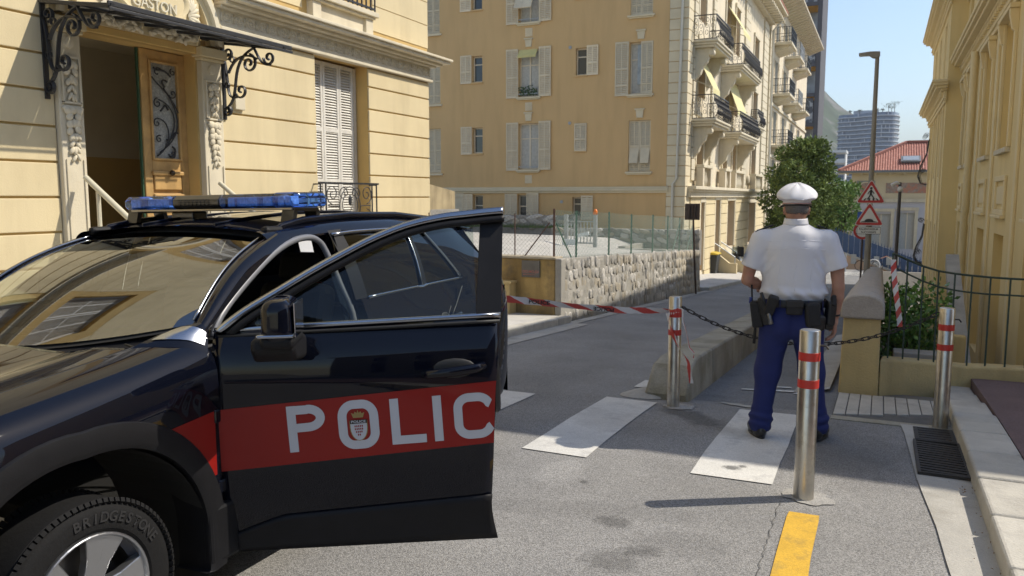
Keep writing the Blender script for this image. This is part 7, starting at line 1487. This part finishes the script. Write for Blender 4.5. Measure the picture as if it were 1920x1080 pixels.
# ------------------------------------------------------------------ officer seen from behind
OX, OY = -.582, 6.178; OZ = gz(6.19)
of = thing('person', 'officer in white short sleeve shirt, white cap and navy trousers seen from behind', 'person', (OX, OY, OZ), R(11))
OM = PM[of.name]
M_skin = mat('skin', (.40, .215, .145), .55, .1, 14, .08, 120, col2=(.45, .20, .14), c2scale=9); M_hair = mat('grey_hair', (.13, .12, .115), .8, .35, 140, .4, 260); M_shirt = mat('white_cotton', (.70, .70, .73), .85, .03, 4, .08, 300); M_navy = mat('navy_trousers', (.010, .019, .115), .8, .1, 8, .12, 300); M_blk2 = mat('black_leather', (.012, .012, .013), .45, .15, 30, .12, 140); M_nyl = mat('black_nylon', (.014, .014, .015), .75, .2, 40, .2, 200); M_piping = mat('pink_piping', (.50, .30, .28), .7, .05)
HC = np.array([.008, .015, 1.676])
def headf(p):
    d = elp(p, HC+[0, 0, .015], (.077, .098, .105)); d = smin(d, elp(p, HC+[0, .03, -.055], (.058, .065, .065)), .04); d = smin(d, rc(p, HC+[0, .088, .005], HC+[0, .108, -.022], .010, .015), .015)
    d = smin(d, elp(p, HC+[0, .085, -.052], (.024, .016, .010)), .012); d = np.maximum(d, -np.minimum(elp(p, HC+[-.032, .098, .005], (.016, .014, .010)), elp(p, HC+[.032, .098, .005], (.016, .014, .010))))
    for s in (-1, 1):
        d = smin(d, elp(p, HC+[s*.032, .088, .005], (.012, .010, .008)), .004); e = elp(p, HC+[s*.083, -.005, -.012], (.010, .020, .033)); d = smin(d, e, .012)
    return d
def handf(p, O, side, curl=1.):
    """relaxed hand hanging from wrist O; fingers point down, palm faces inwards, thumb leaves the front of the palm"""
    O = np.array(O); s = side; d = rc(p, O, O+[0, 0, -.03], .025, .026, .85, 1.1)
    d = smin(d, rbox(p-O, (-.003*s, 0, -.065), (.014, .038, .042), .013), .02)
    for yb, L, r in ((.030, .072, .0095), (.010, .080, .0098), (-.011, .074, .0092), (-.030, .058, .0082)):
        a = O+[0, yb, -.100]; b = a+[-.012*s*curl, yb*.1, -L*.42]; c = b+[-.024*s*curl, 0, -L*.27]; e = c+[-.022*s*curl, 0, -L*.16]; d = smin(d, chain(p, [(a, r*1.08), (b, r), (c, r*.93), (e, r*.8)], .004), .007)
    a = O+[-.004*s, .032, -.040]; b = O+[-.016*s, .058, -.072]; c = O+[-.022*s, .060, -.102]; d = smin(d, chain(p, [(a, .0135), (b, .0115), (c, .0095)], .005), .008)
    return d
RW = (.300, .015, .905); RE = (.308, -.02, 1.125); LE = (-.318, -.015, 1.165); LW = (-.155, .205, 1.075)
def bodyf(p):
    d = headf(p); d = smin(d, rc(p, (.004, -.012, 1.50), HC+[0, -.012, -.05], .060, .056), .03)
    d = smin(d, rc(p, (0, 0, 1.08), (0, 0, 1.44), .115, .115, 1.5, 1.), .05); d = smin(d, rc(p, (-.2, 0, 1.485), (.2, 0, 1.485), .05, .05), .05)
    for s, E_, W_2 in ((1, RE, RW), (-1, LE, LW)):
        d = smin(d, chain(p, [((s*.24, 0, 1.47), .058), ((s*.29, -.008, 1.30), .052), (E_, .041)], .02), .02); mid = (np.array(E_)*.68+np.array(W_2)*.32); d = smin(d, chain(p, [(E_, .041), (mid, .043), (W_2, .026)], .015), .012)
    for s, K, A in ((-1, (-.150, .0, .48), (-.20, -.01, .09)), (1, (.15, .02, .48), (.212, .03, .09))): d = smin(d, chain(p, [((s*.10, 0, .92), .10), (K, .06), (A, .04)], .03), .04)
    return d
def handL(p):      # left hand folded in front of the belt
    q = p-np.array(LW); Mx = np.array((Matrix.Rotation(R(95), 3, 'Y') @ Matrix.Rotation(R(30), 3, 'Z')).inverted()); return handf(q @ Mx.T, (0, 0, 0), -1, 1.2)
def join_into(o, others):
    bm = bmesh.new(); bm.from_mesh(o.data)
    for q in others: bm.from_mesh(q.data); me = q.data; bpy.data.objects.remove(q); bpy.data.meshes.remove(me)
    bm.to_mesh(o.data); bm.free(); o.data.polygons.foreach_set('use_smooth', [True]*len(o.data.polygons))
body = sdf_mesh('body', bodyf, (-.42, -.20, .04), (.40, .30, 1.80), .0095, M_skin, of, True, OM, 1)
h1 = sdf_mesh('h1', lambda p: handf(p, RW, 1, .9), (.20, -.07, .70), (.36, .10, .95), .0042, M_skin, None, True, None, 1); h2 = sdf_mesh('h2', handL, (-.24, .10, .93), (.06, .34, 1.16), .0045, M_skin, None, True, None, 1); hd = sdf_mesh('h3', headf, (-.11, -.12, 1.54), (.12, .16, 1.80), .0055, M_skin, None, True, None, 1)
join_into(body, [h1, h2, hd])
def opart(b, name, m, smooth=False, **kw): return inst(b.mesh(name, m, smooth), name, of, OM, **kw)
def hairf(p):
    d = elp(p, HC+[0, -.004, .015], (.082, .101, .108)); d = np.maximum(d, (p[:, 1]-HC[1])*.9-.03-.25*(p[:, 2]-HC[2])); d = np.maximum(d, HC[2]-.075+.35*(p[:, 1]-HC[1]+.06)*0-p[:, 2]); d = np.maximum(d, -elp(p, HC+[0, -.0, -.01], (.074, .094, .10))+.0); e = np.minimum(elp(p, HC+[-.083, .0, -.015], (.022, .024, .036)), elp(p, HC+[.083, .0, -.015], (.022, .024, .036))); return np.maximum(d, -e)+.0015*nz3(p, 260, 2)
sdf_mesh('hair', hairf, (-.1, -.12, 1.56), (.12, .08, 1.80), .005, M_hair, of, True, OM, 1)
# shirt
def shirtf(p):
    x, y, z = p[:, 0], p[:, 1], p[:, 2]
    d = rc(p, (.008, 0, 1.07), (.0, 0, 1.36), .142, .150, 1.52, 1.); d = smin(d, rc(p, (-.205, -.006, 1.462), (.205, -.006, 1.462), .064, .064), .10); d = smin(d, rc(p, (.002, -.012, 1.50), (.004, -.008, 1.575), .105, .070), .06); d = smin(d, rc(p, (0, -.03, 1.42), (0, -.03, 1.46), .11, .10, 1.5, 1.), .05)
    for s in (-1, 1):
        e = rc(p, (s*.222, -.004, 1.455), (s*.298, -.008, 1.235), .076, .081, 1., 1.08); ax = np.array([s*.077, 0, -.23]); ax = ax/np.linalg.norm(ax); cut = (p-np.array([s*.293, 0, 1.255])) @ ax; e = np.maximum(e, cut); inner = np.maximum(rc(p, (s*.222, -.004, 1.455), (s*.298, -.008, 1.2), .062, .072), -cut-.05); e = np.maximum(e, -inner); d = smin(d, e, .035)
    d += .0045*nz3(p*np.array([1, 1, .35]), 26, 4)+.0016*nz3(p*np.array([1, 1, .5]), 55, 8)
    # folds fanning from the armpits and blousing over the belt
    for s in (-1, 1): d += .0045*np.sin(((z-1.30)*.62+(s*x)*.8)*105+s)*np.exp(-((s*x-.18)/.045)**2-((z-1.28)/.09)**2)
    d += .005*np.sin(x*62+4*np.sin(z*18))*np.exp(-((z-1.08)/.05)**2); d -= .016*np.exp(-((z-1.085)/.03)**2); d += .0015*np.sin(z*90+x*19)*np.exp(-((z-1.12)/.04)**2)
    d = np.maximum(d, 1.02-z); d = np.maximum(d, -rc(p, (.004, -.012, 1.55), HC+[0, -.012, -.03], .062, .060)); d = np.maximum(d, z-(1.600-.25*(y+.06))); return d
shirt = sdf_mesh('shirt', shirtf, (-.46, -.24, 1.00), (.46, .24, 1.63), .0072, M_shirt, of, True, OM, 1)
def surf_y(f, x, z, y0=-.3, y1=0.):
    ys_ = np.linspace(y0, y1, 160); v = f(np.stack([np.full(160, x), ys_, np.full(160, z)], 1)); i = np.argmax(v < 0); return float(ys_[i])
def seam(pts, r=.0024, name='seam', m=None, f=shirtf, lift=.000): opart(MB().tube([(x, surf_y(f, x, z)-lift, z) for x, z in pts], r, 4), name, m or M_shirt, True)
for x_ in (-.105, .0, .112): seam([(x_+.008*math.sin(i*.4), 1.395-i*.018) for i in range(17)])
for zz in (1.462, 1.405): seam([(-.20+i*.02, zz-.012*abs(i-10)/10) for i in range(21)])
cl_ = MB()
def collar(u, w_): a = R(-200+220*u); r1 = .070+.010*w_; return (.004+r1*math.cos(a)*1.05, -.012+(r1+.004)*math.sin(a), 1.612-.045*w_+.006*math.sin(a))
opart(MB().grid(collar, 30, 4), 'collar', M_shirt, True, solid=.004)
for s in (-1, 1):
    Me = Matrix.Translation((s*.205, -.012, 1.536)) @ Matrix.Rotation(s*R(21), 4, 'Y'); ep = MB().box(-.062, .062, -.026, .026, -.002, .009); o = inst(ep.mesh('epaulette', M_nyl), 'epaulette', of, OM @ Me, bevel=.006)
    opart(MB().box(s*.268-.004, s*.268+.004, -.036, .018, 1.505, 1.518), 'epaulette_loop', M_blk2)
opart(MB().grid(lambda u, w_: (-.302-.055*math.cos(R(-75+110*u))-.034, -.004+.075*math.sin(R(-75+110*u)), 1.315+.07*w_+.02), 8, 3), 'sleeve_badge', M_nyl, True, solid=.003)
# trousers
def trouf(p):
    z = p[:, 2]; d = rc(p, (.006, .0, 1.0), (.004, .0, .90), .140, .150, 1.50, 1.); d = smin(d, elp(p, (-.075, -.065, .86), (.115, .105, .12)), .04); d = smin(d, elp(p, (.085, -.065, .86), (.115, .105, .12)), .04)
    L = chain(p, [((-.105, -.01, .86), .118), ((-.150, .005, .50), .084), ((-.188, .0, .15), .070), ((-.190, .0, .085), .075)], .06); Rr = chain(p, [((.108, -.01, .86), .118), ((.155, .02, .50), .083), ((.207, .035, .15), .070), ((.212, .035, .085), .075)], .06)
    L = L+.007*np.sin(z*95+p[:, 0]*18+2*np.sin(p[:, 1]*20))*np.exp(-((z-.15)/.07)**2); Rr = Rr+.007*np.sin(z*90-p[:, 0]*18+1)*np.exp(-((z-.15)/.07)**2)
    d = smin(d, np.minimum(L, Rr), .035); d += .003*nz3(p*np.array([1, 1, .45]), 30, 12); d += .004*np.sin((z*1.0+np.abs(p[:, 0]-.0)*.6)*70)*np.exp(-((z-.70)/.07)**2-((np.abs(p[:, 0])-.07)/.06)**2); d -= .0035*np.exp(-((p[:, 0]-.005)/.008)**2)*0
    return np.maximum(np.maximum(d, .055-z), z-1.035)
sdf_mesh('trousers', trouf, (-.36, -.24, .04), (.36, .24, 1.05), .0082, M_navy, of, True, OM, 1)
for s, px, py, rz in ((-1, -.205, .045, R(12)), (1, .228, .06, R(-24))):
    def shoef(p, px=px, py=py, rz=rz):
        q = p-np.array([px, py, 0]); c_, s_ = math.cos(rz), math.sin(rz); q = np.stack([q[:, 0]*c_+q[:, 1]*s_, -q[:, 0]*s_+q[:, 1]*c_, q[:, 2]], 1)
        d = elp(q, (0, .075, .045), (.05, .115, .048)); d = smin(d, elp(q, (0, -.07, .055), (.042, .062, .062)), .04); d = smin(d, rc(q, (0, -.06, .06), (0, -.055, .13), .045, .045), .03); return np.maximum(d, .012-q[:, 2])
    sdf_mesh('shoe', shoef, (px-.16, py-.2, -.01), (px+.16, py+.25, .17), .007, mat('shoe_leather', (.015, .014, .014), .3, .1, 20, coat=.3), of, True, OM, 1)
    pl = [(.050*math.cos(a)*(1 if math.sin(a) > 0 else .86), .185*math.sin(a)*(1 if math.sin(a) > 0 else .72)) for a in [2*PI*i/24 for i in range(24)]]; o = MB().prism(pl, lambda a, b_, d: (a, b_, d), .0, .022).mesh('shoe_sole', M_blk2); inst(o, 'shoe_sole', of, OM @ Matrix.Translation((px, py, 0)) @ Matrix.Rotation(rz, 4, 'Z'), bevel=.004)
# belt and kit
ring_ = lambda r, z0, z1, n=40, e=.0: [(.006+(r+.085)*math.copysign(abs(math.cos(a))**.9, math.cos(a)), .0+(r)*math.copysign(abs(math.sin(a))**.9, math.sin(a))) for a in [2*PI*i/n for i in range(n)]]
def beltg(u, w_): a = 2*PI*u; r = .158+.004*math.sin(PI*w_); return (.006+(r+.074)*math.copysign(abs(math.cos(a))**.92, math.cos(a)), r*math.copysign(abs(math.sin(a))**.92, math.sin(a)), .985+.055*w_)
opart(MB().grid(beltg, 48, 4), 'belt', M_blk2, True, solid=.006)
def pouch(c, h, rot=(0, 0, 0), r=.012, name='belt_pouch', m=None, seed=0):
    Mp = Euler(rot).to_matrix(); Mi = np.array(Mp.inverted()); c = np.array(c); hh = np.array(h)
    f_ = lambda p: rbox((p-c) @ Mi.T, (0, 0, 0), hh, r)+.0015*nz3(p, 90, seed); e = max(h)*1.35; sdf_mesh(name, f_, c-e, c+e, .007 if max(h) > .05 else .005, m or M_nyl, of, True, OM, 1)
pouch((.0, -.182, .995), (.056, .026, .052), seed=1); opart(MB().box(-.058, .058, -.215, -.207, 1.000, 1.045), 'pouch_flap', M_blk2, bevel=.006)
pouch((.125, -.175, .945), (.052, .032, .085), (0, R(-6), R(10)), .02, 'glove_pouch', seed=2); pouch((.165, -.165, .89), (.045, .03, .055), (R(8), 0, R(14)), .02, 'glove_pouch', M_blk2, 3)
pouch((.252, -.08, .95), (.030, .048, .085), (0, R(4), R(8)), .014, 'holster', M_blk2, 4); pouch((.268, -.10, 1.035), (.017, .034, .040), (R(-22), 0, 0), .012, 'pistol_grip', M_nyl, 5); pouch((.252, -.03, .875), (.028, .034, .05), (0, 0, 0), .012, 'holster', M_blk2, 6)
pouch((-.245, -.07, .925), (.040, .048, .095), (R(0), R(-8), R(-6)), .014, 'radio_pouch', seed=7); pouch((-.155, -.165, 1.005), (.036, .034, .070), (R(14), R(18), 0), .014, 'magazine_pouch', seed=8); pouch((-.20, -.135, .955), (.026, .022, .10), (0, R(-16), R(-20)), .012, 'torch_pouch', M_blk2, 9)
opart(MB().tube([(-.225, -.15, 1.09), (-.205, -.155, 1.03), (-.185, -.16, .99)], [.011, .015, .013], 10), 'torch', M_blk2, True); opart(MB().tube([(-.175, -.17, .96), (-.158, -.176, .90), (-.150, -.178, .87)], [.015, .014, .017], 10), 'key_bunch', mat('keys_steel', (.2, .2, .2), .35, .3, 50, metal=.8), True); opart(MB().tube([(-.292, -.06, 1.0), (-.292, -.06, 1.045)], .011, 8), 'radio_knob', mat('radio_blue', (.03, .05, .2), .4, 0), True); opart(MB().tube([(-.275, -.03, .95), (-.285, -.02, 1.13)], .006, 6), 'radio_aerial', M_nyl, True)
opart(MB().tube([(-.248, -.02, .90), (-.255, -.015, .70)], .011, 8), 'baton', M_blk2, True)
for i in range(5): opart(MB().bar((-.19+i*.095, -.162, .98), (-.19+i*.095, -.164, 1.045), .014, .004), 'belt_loop', M_navy)
opart(MB().tube([(RW[0]+.029*math.cos(a), RW[1]+.032*math.sin(a), RW[2]+.018+.004*math.cos(a)) for a in [2*PI*i/20 for i in range(20)]], .0075, 6, closed=True), 'wrist_watch', M_blk2, True)
# cap: band, piping, puffed crown with soft ridges, peak at the front
def capg(u, w_):
    a = 2*PI*u; prof = [(.0915, 1.706), (.095, 1.714), (.097, 1.732), (.124, 1.744), (.137, 1.762), (.134, 1.782), (.115, 1.806), (.078, 1.830), (.035, 1.843), (.001, 1.846)]; r, z = crom(prof, w_); k = max(0, min(1, (z-1.742)/.03)); rip = 1+.020*k*math.sin(a*9+1)*(1-max(0, (z-1.80)/.04))+.012*k*math.sin(a*5)
    return (HC[0]+r*math.cos(a)*rip*1.0, HC[1]+.004+r*1.13*math.sin(a)*rip, z+.028*k*math.sin(a)*(r/.13)+.004*k*math.sin(a*7+2)+.012*max(0, 1-r/.13)*k)
opart(MB().grid(capg, 72, 40), 'cap', M_shirt, True)
for nm, r_, z_, t_, m_ in (('cap_band', .0955, 1.704, .0055, M_blk2), ('cap_piping', .0965, 1.7155, .004, M_piping), ('cap_band_edge', .0975, 1.733, .0025, M_shirt)): opart(MB().tube([(HC[0]+r_*math.cos(2*PI*i/40), HC[1]+.004+r_*1.13*math.sin(2*PI*i/40), z_) for i in range(40)], t_, 6, closed=True), nm, m_, True)
opart(MB().grid(lambda u, w_: (HC[0]+(.094+.028*w_)*math.cos(R(25+130*u)), HC[1]+.004+(.106+.052*w_*math.sin(PI*u))*math.sin(R(25+130*u)), 1.708-.022*w_), 20, 4), 'cap_peak', M_blk2, True, solid=.003)
opart(MB().grid(lambda u, w_: (HC[0]+.066*math.cos(R(15+150*u)), HC[1]+.035+.085*math.sin(R(15+150*u)), 1.585+.055*w_), 20, 5), 'face_mask', M_nyl, True)
for s in (-1, 1): opart(MB().tube([(HC[0]+s*.066, HC[1]+.05, 1.635), (HC[0]+s*.086, HC[1]-.005, 1.672), (HC[0]+s*.090, HC[1]-.022, 1.655), (HC[0]+s*.075, HC[1]+.02, 1.605)], .0022, 5), 'mask_loop', M_nyl, True)
# the car leans slightly with the camber of the road
pc.rotation_euler = (0, R(-1.0), 0); pc.location = (XC+.0176, YC, -.0155)
of.scale = (1.02, 1.02, 1.03)
# air between here and the hills
hz = bpy.data.materials.new('haze'); hz.use_nodes = True; hn = hz.node_tree.nodes; hn.remove(hn['Principled BSDF']); pv_ = hn.new('ShaderNodeVolumePrincipled'); pv_.inputs['Color'].default_value = (.56, .59, .65, 1); pv_.inputs['Density'].default_value = .00034; pv_.inputs['Anisotropy'].default_value = .2
hz.node_tree.links.new(pv_.outputs[0], hn['Material Output'].inputs['Volume'])
tag(MB().box(-4200, 4200, -600, 4200, -60, 215).build('haze', hz), 'thin bluish daylight haze lying over the distant hills', 'haze', kind='stuff')
rq = random.Random(21); M_lit = mat('dry_leaf', (.20, .12, .05), .9, .3, 30); b = MB()
for _ in range(70):
    x_ = .60-abs(rq.gauss(0, .05)) if rq.random() < .8 else rq.uniform(.3, .6); y_ = rq.uniform(4.0, 7.0); z_ = gz(y_)+.016; a = rq.uniform(0, 6.3); L = rq.uniform(.008, .02); b.add([(x_, y_, z_), (x_+L*math.cos(a), y_+L*math.sin(a), z_+.004), (x_+L*.7*math.cos(a+.7), y_+L*.7*math.sin(a+.7), z_+.008)], [(0, 1, 2)])
tag(b.build('leaf_litter', M_lit), 'scraps of dry leaves lying along the right kerb', 'litter', kind='stuff')
